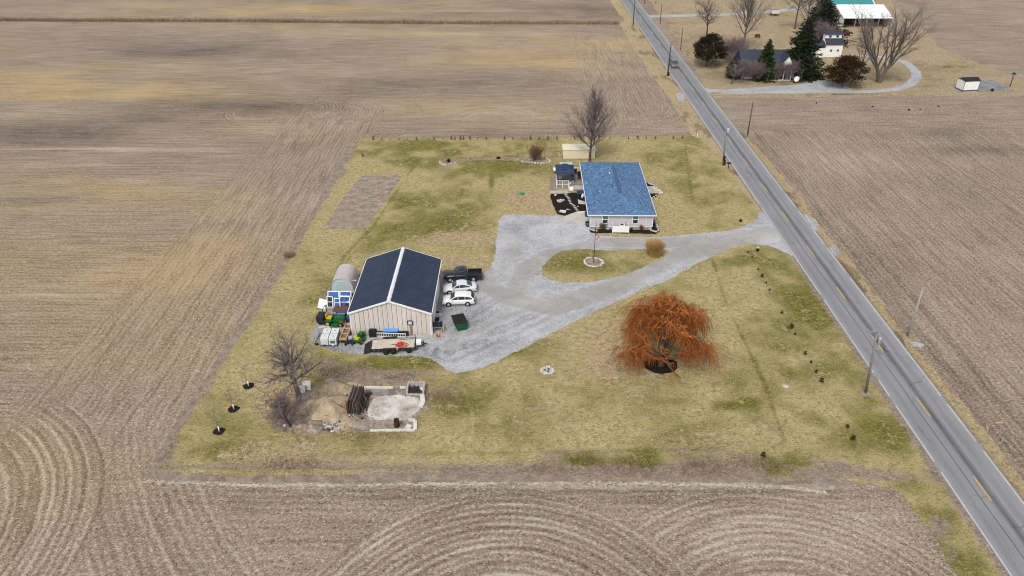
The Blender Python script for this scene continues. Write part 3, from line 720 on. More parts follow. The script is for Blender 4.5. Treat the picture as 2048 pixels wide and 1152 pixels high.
sheet('concrete_pad', lambda x, y: sdf(PADC, x, y) + fbm(x * .5, y * .5, 134) * 1.0, bounds(PADC, 2), .4, .012, dirtm('weathered_pad', [(.13, .13, .13), (.21, .21, .215), (.26, .26, .265), (.33, .33, .33)], .6))
# ================================================================ BUILDINGS
W_PAINT = mat('white_paint', (.76, .76, .75), .5, .05, 2)
W_TRIM = mat('white_trim', (.74, .745, .75), .45, .05, 3)
M_DARK = mat('dark_metal', (.022, .023, .026), .5, .3, 4)
M_BLACK = mat('black_rubber', (.017, .017, .018), .85, .3, 5)
M_GLASSD = mat('dark_glass', (.025, .032, .04), .06, .2, 2, spec=.6)
M_STEEL = mat('galvanised_steel', (.45, .46, .47), .38, .12, 4, metal=.6)
M_WOODG = mat('weathered_wood', (.30, .265, .225), .85, .2, 4)

def ribbed(name, col, lo, hi, axis=1, pitch=.3, rough=.4):
    m, nt, b = new_mat(name); k = NT(nt); o = k.obj(); P = k.sep(o)
    w = k.math('PINGPONG', P[axis], pitch / 2)
    n = k.noise(o, .7, 5, .6); n2 = k.noise(o, 5, 4, .7)
    c = k.ramp(k.add(k.mul(n, .6), k.mul(n2, .4)), [(.3, lo), (.5, col), (.7, hi)])
    nt.links.new(c, b.inputs['Base Color']); b.inputs['Roughness'].default_value = rough
    return m
M_BARN_ROOF = ribbed('slate_blue_metal_roof', (.032, .045, .078), (.022, .032, .058), (.043, .058, .095), rough=.55)
def barn_siding():
    m, nt, b = new_mat('sun_bleached_steel_siding'); k = NT(nt); o = k.obj(); P = k.sep(o)
    r = k.attr('rnd').outputs['Fac']
    n = k.noise(k.comb(k.mul(P[0], 5), k.mul(P[1], 5), k.mul(P[2], .35)), 1.2, 6, .7)
    c = k.ramp(k.add(k.mul(n, .75), k.mul(r, .25)), [(.2, (.48, .43, .385)), (.5, (.59, .54, .495)), (.8, (.65, .615, .58))])
    c = k.mix(k.mul(k.rng(P[2], 0, 1.3, 1, 0), k.rng(n, .35, .6, .2, .9)), c, (.54, .42, .33))    # rust and splash stain rising from the ground
    nt.links.new(c, b.inputs['Base Color']); b.inputs['Roughness'].default_value = .55; return m
M_BARN_WALL = barn_siding()
M_SEAM = mat('dark_seam', (.07, .066, .066), .8, .2, 3)

# ---- pole barn
barn = thing('pole_barn', 'long pole barn with slate blue metal roof and pale ribbed steel gable wall', 'barn', (-20.75, 80.45, 0), -.0085)
BW, BL, BE, BR = 10.35, 13.9, 3.45, 5.25
slope = (BR - BE) / (BW / 2)
mb = MB(); mb.extr([(.06, 0), (BW - .06, 0), (BW - .06, BE - .08), (BW / 2, BR - .08), (.06, BE - .08)], .06, BL - .06, 'y'); mb.build('wall', M_SEAM, barn)
roofz = lambda x: BE + slope * min(x, BW - x)
NP = 17
random.seed(5)
for face in (0, 1):
    for i in range(NP):
        a, c = i * BW / NP + .026, (i + 1) * BW / NP - .026
        pr = [(a, .05), (c, .05), (c, roofz(c) - .02), (a, roofz(a) - .02)]
        if a < BW / 2 < c: pr.insert(3, (BW / 2, BR - .02))
        mb = MB(); y = 0 if face == 0 else BL - .055
        mb.extr(pr, y, y + .055, 'y')
        for q in (.33, .67): mb.bbox(a + (c - a) * q - .02, a + (c - a) * q + .02, y - .018 if face == 0 else y + .03, y + .02 if face == 0 else y + .073, .05, min(roofz(a), roofz(c)) - .06)
        mb.build('siding_panel', M_BARN_WALL, barn)
sp = None
for sx in (0, BW - .055):
    for i in range(22):
        if sp is None:
            mb = MB(); mb.bbox(0, .055, .016, BL / 22 - .016, .05, BE - .03); mb.bbox(-.015, .07, .3, .34, .05, BE - .05); sp = mb.build('siding_panel', M_BARN_WALL, barn, (sx, i * BL / 22, 0))
        else:
            c = sp.copy(); COL.objects.link(c); c.parent = barn; c.location = (sx, i * BL / 22, 0)
ov = .16
for sgn in (0, 1):
    mb = MB()
    x0, x1 = (-ov, BW / 2) if sgn == 0 else (BW / 2, BW + ov)
    z0, z1 = (BE - slope * ov, BR) if sgn == 0 else (BR, BE - slope * ov)
    mb.extr([(x0, z0), (x1, z1), (x1, z1 + .07), (x0, z0 + .07)], -.12, BL + .12, 'y')
    mb.build('roof', M_BARN_ROOF, barn)
    mb = MB()
    n = int(BL / .3)
    for i in range(n + 1):
        y = -.05 + i * (BL + .1) / n
        mb.extr([(x0 + .02, z0 + .068), (x1 - .02, z1 + .068), (x1 - .02, z1 + .105), (x0 + .02, z0 + .105)] if sgn == 0 else [(x0 + .02, z0 + .068), (x1 - .02, z1 + .068), (x1 - .02, z1 + .105), (x0 + .02, z0 + .105)], y - .028, y + .028, 'y')
    o = mb.build('roof_rib', M_BARN_ROOF, barn); o['kind'] = 'stuff'
    for y in (-.2, BL + .1):
        mb = MB(); mb.extr([(x0, z0 - .14), (x1, z1 - .14), (x1, z1 + .1), (x0, z0 + .1)], y, y + .1, 'y'); mb.build('rake_trim', W_TRIM, barn)
mb = MB(); mb.extr([(BW / 2 - .26, BR + .0), (BW / 2, BR + .15), (BW / 2 + .26, BR + .0), (BW / 2, BR + .1)], -.3, BL + .25, 'y'); mb.build('ridge_cap', W_TRIM, barn)
for x in (-.02, BW - .1):
    mb = MB(); mb.bbox(x, x + .12, -.03, .12, .03, BE - .05); mb.build('corner_trim', W_TRIM, barn)
for x in (-ov - .1, BW + ov):
    mb = MB(); mb.bbox(x, x + .1, -.1, BL + .1, BE - .16, BE - .02); mb.build('gutter', W_TRIM, barn)
mb = MB(); mb.tube([(BW + .12, .12, BE - .15), (BW + .1, .1, BE - .4), (BW + .08, .1, .12), (BW + .3, .0, .05)], .05, 6); mb.build('downspout', W_TRIM, barn)
for y, h in ((2.2, 2.6), (7.5, 2.6)):      # doors of the long wall facing the parked cars
    d = MB().bbox(BW + .003, BW + .05, y, y + 3.4, .05, h).build('overhead_door', W_PAINT, barn)
    for q in range(5): MB().bbox(BW + .052, BW + .07, y + .05, y + 3.35, .08 + q * .5, .53 + q * .5).build('door_panel', W_PAINT, d)
mb = MB().bbox(BW + .003, BW + .05, 11.6, 12.5, .05, 2.1); mb.build('door', mat('grey_door', (.34, .36, .38), .5), barn)
l = MB().bbox(BW + .01, BW + .22, 11.0, 11.2, 2.3, 2.5).build('wall_light', M_DARK, barn)

# ---- blue roofed house
M_SIDING = mat('grey_lap_siding', (.46, .455, .475), .6, .06, 1.5)
M_SHINGLE = fmat('blue_shingle', [(.045, .092, .19), (.075, .145, .275), (.108, .195, .345), (.145, .245, .405), (.25, .36, .50)], .75)
M_BLUE = mat('blue_roof_deck', (.055, .11, .21), .8, .2, 3)
house = thing('house', 'single storey house with mottled blue hip roof and pale grey lap siding', 'house', (12.35, 110.55, 0), -.0175)
HW, HL, HE, HR = 11.0, 22.6, 2.72, 4.5
RY0, RY1 = 4.6, 16.4
i_ = .36
mb = MB(); mb.bbox(i_ + .05, HW - i_ - .05, i_ + .05, HL - i_ - .05, .02, .5); mb.build('foundation', mat('block_foundation', (.27, .26, .25), .9, .2, 2), house)
mb = MB(); mb.bbox(i_ + .03, HW - i_ - .03, i_ + .03, HL - i_ - .03, .45, HE - .03); mb.build('wall', M_SIDING, house)
mb = MB(); z = .46
while z < HE - .12:
    for (xa, xb, ya, yb, ax) in ((i_, HW - i_, i_, i_ + .03, 0), (i_, HW - i_, HL - i_ - .03, HL - i_, 1), (i_, i_ + .03, i_, HL - i_, 2), (HW - i_ - .03, HW - i_, i_, HL - i_, 3)):
        if ax == 0: mb.extr([(ya, z), (ya + .03, z), (ya + .03, z + .145), (ya + .024, z + .145)], xa, xb, 'x')
        elif ax == 1: mb.extr([(yb, z), (ya, z), (ya, z + .145), (yb - .024, z + .145)], xa, xb, 'x')
        elif ax == 2: mb.extr([(xa, z), (xb, z), (xb, z + .145), (xa + .024, z + .145)], ya, yb, 'y')
        else: mb.extr([(xb, z), (xa, z), (xa, z + .145), (xb - .024, z + .145)], ya, yb, 'y')
    z += .147
o = mb.build('lap_siding', M_SIDING, house); o['kind'] = 'stuff'
A, B_, C_, D_ = Vector((0, 0, HE)), Vector((HW, 0, HE)), Vector((HW, HL, HE)), Vector((0, HL, HE))
R0, R1 = Vector((HW / 2, RY0, HR)), Vector((HW / 2, RY1, HR))
planes = [(A, B_, R0, R0), (B_, C_, R1, R0), (C_, D_, R1, R1), (D_, A, R0, R1)]
mb = MB()
for p in planes: mb.poly([p[0], p[1], p[2]] + ([p[3]] if p[3] != p[2] else []))
mb.poly([A, D_, C_, B_]); mb.build('roof', M_BLUE, house)
random.seed(8)
mb = MB()
for e0, e1, t1, t0 in planes:
    u = (e1 - e0); Lw = u.length; u.normalize()
    mid = (t0 + t1) / 2; w = (mid - e0) - u * (mid - e0).dot(u); S = w.length; w.normalize()
    nrm = u.cross(w).normalized()
    a1 = (t0 - e0).dot(u); b1 = (t1 - e0).dot(u)
    ex, tabw = .21, .36
    rows = int(S / ex)
    for r in range(rows + 1):
        s0, s1 = r * ex, min(S, (r + 1) * ex + .04)
        f = min(1, (s0 + ex / 2) / S); xa = a1 * f; xb = Lw + (b1 - Lw) * f
        x = xa - random.uniform(0, tabw)
        while x < xb:
            w_ = tabw * random.uniform(.6, 1.35)
            p0, p1 = max(x, xa), min(x + w_ - .012, xb)
            if p1 - p0 > .03:
                h0 = .030 + random.uniform(0, .012)
                P_ = [e0 + u * p0 + w * s0 + nrm * h0, e0 + u * p1 + w * s0 + nrm * h0, e0 + u * p1 + w * s1 + nrm * .012, e0 + u * p0 + w * s1 + nrm * .012]
                mb.poly(P_, 0, min(1, max(0, random.gauss(.46, .225))))
            x += w_
o = mb.build('shingles', M_SHINGLE, house, fix=False); o['kind'] = 'stuff'
def ridge(a, b, name='hip_cap', w=.16):
    d = (b - a).normalized(); n = int((b - a).length / .33); sidev = d.cross(Vector((0, 0, 1))).normalized(); mb = MB()
    for q in range(n):
        p = a + d * q * (b - a).length / n; e = a + d * (q + 1.08) * (b - a).length / n
        mb._add([p + sidev * w + Vector((0, 0, .0)), p + Vector((0, 0, .1)), p - sidev * w, e + sidev * w, e + Vector((0, 0, .085)), e - sidev * w], [(0, 1, 4, 3), (1, 2, 5, 4)], 0, random.uniform(.2, .6))
    o = mb.build(name, M_SHINGLE, house, fix=False); o['kind'] = 'stuff'
for a, b in ((A, R0), (B_, R0), (C_, R1), (D_, R1)): ridge(a, b)
mb = MB(); mb.extr([(HW / 2 - .3, HR + .0), (HW / 2 - .26, HR + .09), (HW / 2, HR + .19), (HW / 2 + .26, HR + .09), (HW / 2 + .3, HR + .0)], RY0 + .2, RY1 - .2, 'y'); mb.build('ridge_vent', M_BLUE, house)
for x, y in ((HW / 2 - .9, 13.3), (HW / 2 - .9, 7.9)):
    zz = HE + (HR - HE) * x / (HW / 2)
    mb = MB(); mb.tube([(x, y, zz - .1), (x, y, zz + .4)], .07, 8); mb.build('vent_pipe', W_TRIM if y > 10 else M_DARK, house)
for (xa, xb, ya, yb) in ((-.1, HW + .1, -.11, -.005), (-.1, HW + .1, HL + .005, HL + .11), (-.11, -.005, -.005, HL + .005), (HW + .005, HW + .11, -.005, HL + .005)):
    MB().bbox(xa, xb, ya, yb, HE - .15, HE - .01).build('gutter', W_TRIM, house)
for x in (i_ - .02, HW - i_ - .09): MB().bbox(x, x + .11, i_ - .02, i_ + .06, .46, HE - .16).build('corner_board', W_TRIM, house)
MB().bbox(i_ + .1, HW - i_ - .1, i_ - .012, i_ + .04, .36, .47).build('water_table', W_TRIM, house)
M_PANE_UP = mat('blind_pane', (.10, .19, .17), .15, .15, 2, spec=.5)  # greenish blind behind the upper sash
def window(parent, x, z, w, h, y, d=-1):
    f = MB()
    for (xa, xb, za, zb) in ((x - w / 2 - .1, x + w / 2 + .1, z + h, z + h + .1), (x - w / 2 - .1, x - w / 2, z, z + h), (x + w / 2, x + w / 2 + .1, z, z + h), (x - w / 2 - .13, x + w / 2 + .13, z - .1, z)):
        f.bbox(xa, xb, y - .06, y + .05, za, zb)
    f.bbox(x - w / 2, x + w / 2, y - .03, y + .03, z + h * .5 - .035, z + h * .5 + .035)
    fr = f.build('window', W_TRIM, parent)
    MB().bbox(x - w / 2, x + w / 2, y - .012, y + .01, z + h * .5 + .036, z + h - .002).build('pane', M_PANE_UP, fr)
    MB().bbox(x - w / 2, x + w / 2, y - .008, y + .012, z + .002, z + h * .5 - .036).build('pane', M_GLASSD, fr)
window(house, 2.85, 1.05, .82, 1.4, i_ - .005); window(house, 7.75, 1.05, .82, 1.4, i_ - .005)
mb = MB(); mb.tube([(9.55, -.02, HE - .15), (9.55, .28, HE - .45), (9.55, .28, .5), (9.55, .05, .38)], .05, 6); mb.build('downspout', W_TRIM, house)
for x in (3.35, 6.95):
    mb = MB(); mb.lathe([(.42, 0), (.46, .3), (.46, .38), (.4, .38), (.38, .1)], 14, (x, .12, .0)); mb.build('window_well', M_STEEL if x < 4 else M_DARK, house)
for q, (ya, yb) in enumerate(((6, 7), (13, 14))):
    MB().bbox(i_ - .03, i_ + .01, ya, ya + .95, .5, 2.5).build('door', W_PAINT, house)
# white panel screen round the outdoor unit in front of the house
scr = thing('utility_screen', 'white three sided panel screen standing against the house front wall', 'screen', (*G(1241, 466), 0), -.0175)
MB().bbox(-1.32, 1.32, -.03, .03, .12, 1.22).build('panel', W_PAINT, scr)
for x in (-1.35, 1.29): MB().bbox(x, x + .06, .032, 1.0, .12, 1.22).build('panel', W_PAINT, scr)
for x in (-1.36, 1.26):
    for y in (-.05, .95): MB().bbox(x, x + .1, y, y + .1, 0, 1.34).build('post', W_PAINT, scr)
ac = thing('air_conditioner', 'pale outdoor cooling unit standing inside the white panel screen', 'air conditioner', (*G(1243, 462), 0), 0)
MB().bbox(-.45, .45, -.35, .35, 0, 1.15).build('casing', W_TRIM, ac); MB().lathe([(.3, 1.151), (.3, 1.17)], 16).build('fan_grille', M_DARK, ac); MB().bbox(.5, .62, -.05, .12, .2, 1.35).build('meter_box', M_STEEL, ac)

# ---- beige shed behind the house
M_BEIGE = mat('cream_metal', (.63, .565, .40), .55, .05, 1.5)
M_BEIGE_LIT = mat('cream_metal_lit', (.66, .61, .45), .5, .05, 1.5)  # the wall's cream made lighter: light falling on the roof, put into the colour
sx, sy = G(1126, 318)
shed = thing('storage_shed', 'low cream coloured metal shed under the bare tree behind the house', 'shed', (sx, sy, 0), 0)
MB().bbox(0, 6.3, 0, 2.7, 0, 1.85).build('wall', M_BEIGE, shed)
MB().extr([(-.12, 1.88), (2.85, 2.05), (2.85, 2.12), (-.12, 1.95)], -.12, 6.42, 'x').build('roof', M_BEIGE_LIT, shed)
for x in (1.6, 3.3, 4.9): MB().extr([(-.13, 1.952), (2.84, 2.122), (2.84, 2.15), (-.13, 1.98)], x - .02, x + .02, 'x').build('roof_seam', M_BEIGE, shed)
for x in (.04, 2.1, 4.2): MB().bbox(x + .03, x + 2.0, -.03, -.002, .08, 1.82).build('wall_panel', M_BEIGE, shed)
MB().bbox(-.1, 6.4, -.1, 2.75, -.05, .05).build('base', M_DARK, shed)  # dark slab standing in for the shadow along the shed's foot

# ---- quonset shed beside the barn
def quonset():
    qx0, qy0 = G(664, 588.5); qx1, _ = G(708, 588.5)
    w = qx1 - qx0; L = 4.0; H = 2.6
    t = thing('quonset_shed', 'small arched metal shed with pale green end wall beside the barn', 'shed', (qx0, qy0, 0), -.01)
    prof = []
    for q in range(15):
        a = math.pi * q / 14; prof.append((w / 2 - w / 2 * math.copysign(abs(math.cos(a)) ** .72, math.cos(a)), H * math.sin(a) ** .72))
    skin = mat('pale_lilac_steel', (.47, .43, .435), .45, .07, 1.2, dirt=(.42, .36, .33), dirt_amt=.4)
    mb = MB()
    outer = [((p[0] - w / 2) * 1.03 + w / 2, p[1] * 1.025) for p in prof]
    for q in range(14):
        a, b = prof[q], prof[q + 1]; c, d = outer[q + 1], outer[q]
        mb.extr([a, b, c, d], -.08, L, 'y')
    mb.build('arched_roof', skin, t)
    mb = MB()
    for r in range(26):
        y = .15 + r * (L - .3) / 25
        for q in range(14):
            a, b = outer[q], outer[q + 1]; k = 1.012
            mb.extr([a, b, ((b[0] - w / 2) * k + w / 2, b[1] * k), ((a[0] - w / 2) * k + w / 2, a[1] * k)], y - .05, y + .05, 'y')
    o = mb.build('corrugation', skin, t); o['kind'] = 'stuff'
    g = mat('pale_green_steel', (.42, .49, .49), .5, .06, 2)
    MB().extr(prof, .02, .08, 'y').build('end_wall', g, t); MB().extr(prof, L - .1, L - .04, 'y').build('end_wall', g, t)
    n = 12
    for q in range(n):
        a, b = .1 + q * (w - .2) / n, .1 + (q + 1) * (w - .2) / n - .03
        h = H * (1 - abs(((a + b) / 2 - w / 2) / (w / 2)) ** 2.6) ** .55 * .72
        if h > .5: MB().bbox(a, b, -.012, .02, .06, min(h, H * .75)).build('wall_panel', g, t)
    MB().bbox(.3, w - .3, -.02, .018, H * .76, H * .79).build('head_rail', g, t)
    MB().bbox(-.05, w + .05, -.04, .02, 0, .07).build('sill', M_DARK, t)
    mb = MB(); mb.tube([(w * .98, .5, 2.0), (w + .35, .3, 2.15), (w + .5, .2, 2.1)], .06, 6); mb.build('vent_pipe', W_TRIM, t)
quonset()

# ---- deck, steps and pergola gazebo on the west side of the house
M_DECK = mat('grey_brown_deck', (.25, .215, .185), .85, .16, 3)
M_BOARD = mat('pale_deck_board', (.43, .395, .35), .85, .12, 3)
M_NAVY = mat('navy_canopy', (.025, .045, .095), .8, .15, 2)
gx, gy = G(1113, 377)
deck = thing('deck', 'raised timber deck with white front railing beside the house', 'deck', (gx, gy, 0), -.0175)
DW = G(1168, 377)[0] - gx
def deck_field(x0, x1, y0, y1, z, m, n):
    for q in range(n):
        a = y0 + q * (y1 - y0) / n
        MB().bbox(x0, x1, a + .008, a + (y1 - y0) / n - .008, z - .04, z + random.uniform(-.004, .004)).build('deck_board', m, deck)
deck_field(0, 3.0, 0, 4.6, .6, M_DECK, 16)
deck_field(3.0, DW - .05, .6, 6.4, .6, M_DECK, 18)
deck_field(3.0, DW - .05, -1.2, .58, .42, M_BOARD, 8)
MB().bbox(.05, 2.95, .05, 4.55, .05, .55).build('skirt', M_DECK, deck); MB().bbox(3.05, DW - .1, .65, 6.35, .05, .55).build('skirt', M_DECK, deck); MB().bbox(3.05, DW - .1, -1.15, .5, .02, .37).build('skirt', M_DECK, deck)
for q in range(3): MB().bbox(2.2, 3.0, -.3 - q * .3, -.02 - q * .3, .02, .46 - q * .15).build('step', W_TRIM, deck)
# railing
def rail(x0, y0, x1, y1, name='railing'):
    L = math.hypot(x1 - x0, y1 - y0); a = math.atan2(y1 - y0, x1 - x0)
    r = MB(); cx, cy = (x0 + x1) / 2, (y0 + y1) / 2
    for z in (.72, 1.5): r.box((cx, cy, z), (L, .07, .08), a)
    rr = r.build(name, W_TRIM, deck)
    n = max(2, int(L / 1.1) + 1)
    for q in range(n):
        t = q / (n - 1); MB().box((x0 + (x1 - x0) * t, y0 + (y1 - y0) * t, .8), (.1, .1, 1.55), a).build('post', W_TRIM, rr)
    for q in range(int(L / .28)):
        t = (q + .5) / int(L / .28); MB().box((x0 + (x1 - x0) * t, y0 + (y1 - y0) * t, 1.1), (.03, .03, .74), a).build('baluster', W_TRIM, rr)
rail(0, .05, 2.2, .05); rail(.05, .1, .05, 4.5); rail(DW - .1, 6.3, 3.1, 6.35)
mb = MB(); mb.tube([(2.2, .05, 1.5), (2.2, -.95, .95)], .04, 6); mb.tube([(2.2, -.95, .0), (2.2, -.95, .95)], .04, 6); mb.tube([(3.0, .05, 1.5), (3.0, .05, .5)], .04, 6); mb.tube([(3.0, .0, 1.55), (2.0, -.75, .9)], .045, 6); mb.build('handrail', W_TRIM, deck)
gz = thing('gazebo', 'navy canopied gazebo with dark posts standing on the deck', 'gazebo', (gx + .0, gy + .7, .6), -.0175)
GWd, GD, GE, GT = 3.1, 3.9, 2.15, 2.95
mb = MB()
P4 = [Vector((-.15, -.15, GE)), Vector((GWd + .15, -.15, GE)), Vector((GWd + .15, GD + .15, GE)), Vector((-.15, GD + .15, GE))]
c0 = Vector((GWd / 2, GD / 2, GT)); k_ = .26
Q4 = [c0 + (p - c0) * k_ for p in P4]
for p in Q4: p.z = GT - .12
for q in range(4):
    a, b = P4[q], P4[(q + 1) % 4]; c, d = Q4[(q + 1) % 4], Q4[q]
    mb._add([a, b, c, d], [(0, 1, 2, 3)]); mb._add([a, b, b - Vector((0, 0, .22)), a - Vector((0, 0, .22))], [(0, 1, 2, 3)])
mb.build('canopy', M_NAVY, gz)
mb = MB()
Q5 = [c0 + (p - c0) * 1.25 for p in Q4]
for p in Q5: p.z = GT - .06
for q in range(4): mb._add([Q5[q], Q5[(q + 1) % 4], c0 + Vector((0, 0, .28))], [(0, 1, 2)])
mb.build('vent_cap', M_NAVY, gz)
MB().bbox(GWd / 2 - .35, GWd / 2 + .35, .62, .66, GE + .36, GE + .46).build('vent_slot', M_BLACK, gz)
for x in (0, GWd - .08):
    for y in (0, GD - .08): MB().bbox(x, x + .08, y, y + .08, 0, GE).build('post', M_DARK, gz)
mb = MB(); mb.bbox(.0, GWd, -.03, .03, GE - .12, GE - .02); mb.bbox(0, GWd, GD - .06, GD, GE - .12, GE - .02); mb.build('beam', M_DARK, gz)
for (x, y) in ((.06, GD - .3), (GWd - .35, .1), (GWd - .35, GD - .4)):
    mb = MB()
    for q in range(5): mb.bbox(x + q * .06, x + q * .06 + .05, y + (q % 2) * .05, y + .2 + (q % 2) * .05, .1, GE - .1)
    mb.build('curtain', M_NAVY, gz)

# furniture on the deck
def chair(loc, rz, label, m):
    t = thing('patio_chair', label, 'chair', loc, rz, 'chairs on the deck')
    MB().box((0, 0, .42), (.5, .5, .06)).build('seat', m, t); MB().box((0, .25, .72), (.5, .05, .6)).build('backrest', m, t)
    for x in (-.22, .22):
        for y in (-.22, .22): MB().tube([(x, y, 0), (x, y, .42)], .02, 5).build('leg', M_DARK, t)
    for x in (-.26, .26): MB().box((x, .02, .62), (.05, .46, .04)).build('armrest', m, t)
    return t
dk = lambda u, v: (gx + u, gy + v, .6)
c1 = chair(dk(3.9, 5.2), .3, 'dark patio chair at the far end of the deck by the house wall', M_BLACK)
chair(dk(4.5, 3.9), 2.2, 'dark patio chair midway along the deck beside the house wall', M_BLACK)
chair(dk(4.3, 2.6), 1.2, 'dark patio chair nearest the pale boards of the deck', M_BLACK)
tb = thing('patio_table', 'dark round patio table between the chairs on the deck', 'table', dk(4.6, 4.6)); MB().lathe([(.5, .68), (.52, .7), (.5, .73)], 14).build('tabletop', M_DARK, tb); MB().tube([(0, 0, 0), (0, 0, .68)], .05, 6).build('leg', M_DARK, tb)
tb = thing('side_table', 'small table with pale grey top under the navy gazebo', 'table', dk(.75, 2.2)); MB().box((0, 0, .7), (.75, 1.1, .05)).build('tabletop', mat('pale_grey_top', (.48, .53, .6), .3), tb)
for x in (-.32, .32):
    for y in (-.48, .48): MB().tube([(x, y, 0), (x, y, .68)], .03, 5).build('leg', M_DARK, tb)
gr = thing('barbecue_grill', 'black barbecue grill on the pale boards beside the house', 'grill', (gx + 5.2, gy - .3, .42), 0)
MB().bbox(-.4, .4, -.25, .25, .1, .8).build('cart', M_BLACK, gr); MB().lathe([(.26, -.38), (.28, 0), (.26, .38)], 10, (0, 0, .85), 'x').build('lid', M_DARK, gr); MB().bbox(-.7, -.42, -.22, .22, .74, .8).build('shelf', M_STEEL, gr)
# hot tub and pale board beyond the gazebo
ht = thing('hot_tub', 'square tub under a pale blue grey cover beyond the gazebo', 'hot tub', (*G(1121, 343), 0), 0)
wht = G(1145, 343)[0] - G(1121, 343)[0]
MB().bbox(0, wht, 0, 2.1, 0, .95).build('tub', mat('tub_side', (.25, .27, .3), .7), ht)
MB().bbox(-.05, wht / 2 - .01, -.05, 2.15, .95, 1.05).build('cover', mat('pale_blue_cover', (.40, .47, .56), .55, .06), ht); MB().bbox(wht / 2 + .01, wht + .05, -.05, 2.15, .95, 1.05).build('cover', mat('pale_blue_cover', (.40, .47, .56), .55), ht)
wp = thing('folding_table', 'white folding table left of the navy gazebo', 'table', (*G(1107, 349), 0), 0)
MB().bbox(0, .8, 0, 1.7, .7, .75).build('tabletop', W_PAINT, wp)
for x in (.06, .74):
    for y in (.1, 1.6): MB().tube([(x, y, 0), (x, y, .7)], .025, 5).build('leg', M_STEEL, wp)

# ---- planting bed with walk, stepping stones and rocks
BED = GP([(1101, 388), (1135, 387), (1146, 385), (1176, 385), (1178, 421), (1154, 424), (1128, 432), (1114, 428), (1107, 414), (1102, 399)])
sheet('mulch_bed', lambda x, y: sdf(BED, x, y) + fbm(x * 1.5, y * 1.5, 140) * .4, bounds(BED, 1), .2, .016, M_MULCH)
BED2 = GP([(1103, 352), (1114, 350), (1114, 384), (1102, 386), (1098, 376)])
sheet('mulch_bed', lambda x, y: sdf(BED2, x, y) + fbm(x * 1.5, y * 1.5, 141) * .6, bounds(BED2, 1), .2, .012, M_SOIL)
APR = GP([(1128, 433), (1154, 423.5), (1178, 422), (1179.5, 460), (1166, 458), (1148, 442), (1129, 441)])
ap = MB(); ap.prism(APR, -.05, .045); tag(ap.build('concrete_apron', M_CONC), kind='structure')
wk = thing('boardwalk', 'short pale plank walk leading to the deck steps', 'walkway', (*G(1101, 387), 0), -.01)
ww = G(1136, 387)[0] - G(1101, 387)[0]
for q in range(14):
    MB().bbox(q * ww / 14 + .006, (q + 1) * ww / 14 - .006, 0, 1.05, .02, .13).build('plank', M_BOARD, wk)
M_STONE = fmat('pale_limestone', [(.38, .36, .33), (.52, .50, .465), (.64, .62, .59)], .9)
M_FLAG = fmat('grey_flagstone', [(.30, .285, .26), (.40, .38, .35), (.48, .46, .43)], .9)
random.seed(12)
STEPS = [(1130, 387.5), (1132, 390), (1133.5, 393), (1136, 395), (1138, 398), (1139, 401), (1140, 404), (1142, 407), (1145, 409.5), (1148, 412), (1150.5, 415), (1152, 418), (1154, 420.5)]
for q, p in enumerate(STEPS):
    a = G(*p); pts = [(a[0] + math.cos(w) * .30 * random.uniform(.8, 1.15), a[1] + math.sin(w) * .25 * random.uniform(.8, 1.15)) for w in [i * 1.05 for i in range(6)]]
    tag(MB().prism(pts, .012, .05).build('stepping_stone', M_FLAG), 'flat grey stepping stone of the curved path through the black mulch', 'stepping stone', 'stepping stones through the mulch bed')
for q, (px, py, r) in enumerate([(1116, 402, .32), (1119.5, 403.5, .34), (1123, 403, .36), (1126.5, 401.5, .28), (1121.5, 400.8, .25)]):
    a = G(px, py); tag(MB().rock((a[0], a[1], .1), r, q + 5).build('rock', M_STONE), 'pale rock of the small cluster in the middle of the black mulch bed', 'rock', 'pale rocks clustered in the mulch')
a = G(1125, 425); tag(MB().rock((a[0], a[1], .22), .55, 77, flat=.55).build('boulder', M_STONE), 'large white boulder at the corner where mulch meets gravel', 'boulder')
a = G(1110.5, 391.5); tag(MB().rock((a[0], a[1], .12), .3, 79).build('rock', M_STONE), 'single pale rock just below the plank walk in the mulch', 'rock')
for px, py in ((1134, 419), (1136, 420), (1139, 419.5), (1156, 413.5)):
    a = G(px, py); tag(MB().rock((a[0], a[1], .05), .16, int(px)).build('rock', M_FLAG), 'small grey rock lying loose in the lower mulch bed', 'rock', 'small loose rocks in the mulch')
pad = MB().prism(GP([(1155.5, 399), (1160, 401), (1170, 404), (1171, 409), (1157, 408)]), .0, .07).build('stone_pad', M_CONC); tag(pad, 'small pale concrete pad set in mulch by the house wall', 'concrete pad')
bt = thing('garden_bench', 'dark blue bench against the house beside the mulch bed', 'bench', (*G(1163, 392), 0), 0)
mbl = mat('dark_blue_paint', (.03, .06, .10), .5)
MB().bbox(-.8, .8, -.25, .25, .4, .46).build('seat', mbl, bt); MB().bbox(-.8, .8, .24, .3, .46, .95).build('backrest', mbl, bt)
for x in (-.7, .7):
    for y in (-.2, .2): MB().bbox(x - .04, x + .04, y - .04, y + .04, 0, .4).build('leg', mbl, bt)
for (px, py, lab) in ((1164.5, 396.5, 'white garden pot in front of the dark blue bench'), (1166, 393, 'pale garden ornament beside the dark blue bench')):
    t = thing('garden_pot', lab, 'pot', (*G(px, py), 0)); MB().lathe([(.13, 0), (.2, .3), (.22, .5), (.18, .5), (.15, .2)], 12).build('pot', W_PAINT, t)
M_TEAL = mat('teal_plastic', (.015, .095, .12), .5, .15, 3)
for (px, py, lab) in ((1174.5, 433, 'teal barrel planter at the roof corner of the house'), (1176, 452.5, 'teal barrel planter nearest the gravel beside the house wall')):
    t = thing('planter', lab, 'planter', (*G(px, py), 0)); MB().lathe([(.36, 0), (.46, .35), (.5, .75), (.5, .8), (.44, .8), (.42, .6)], 16).build('tub', M_TEAL, t); MB().lathe([(.42, .62), (.1, .66)], 12).build('soil', M_MULCH, t)
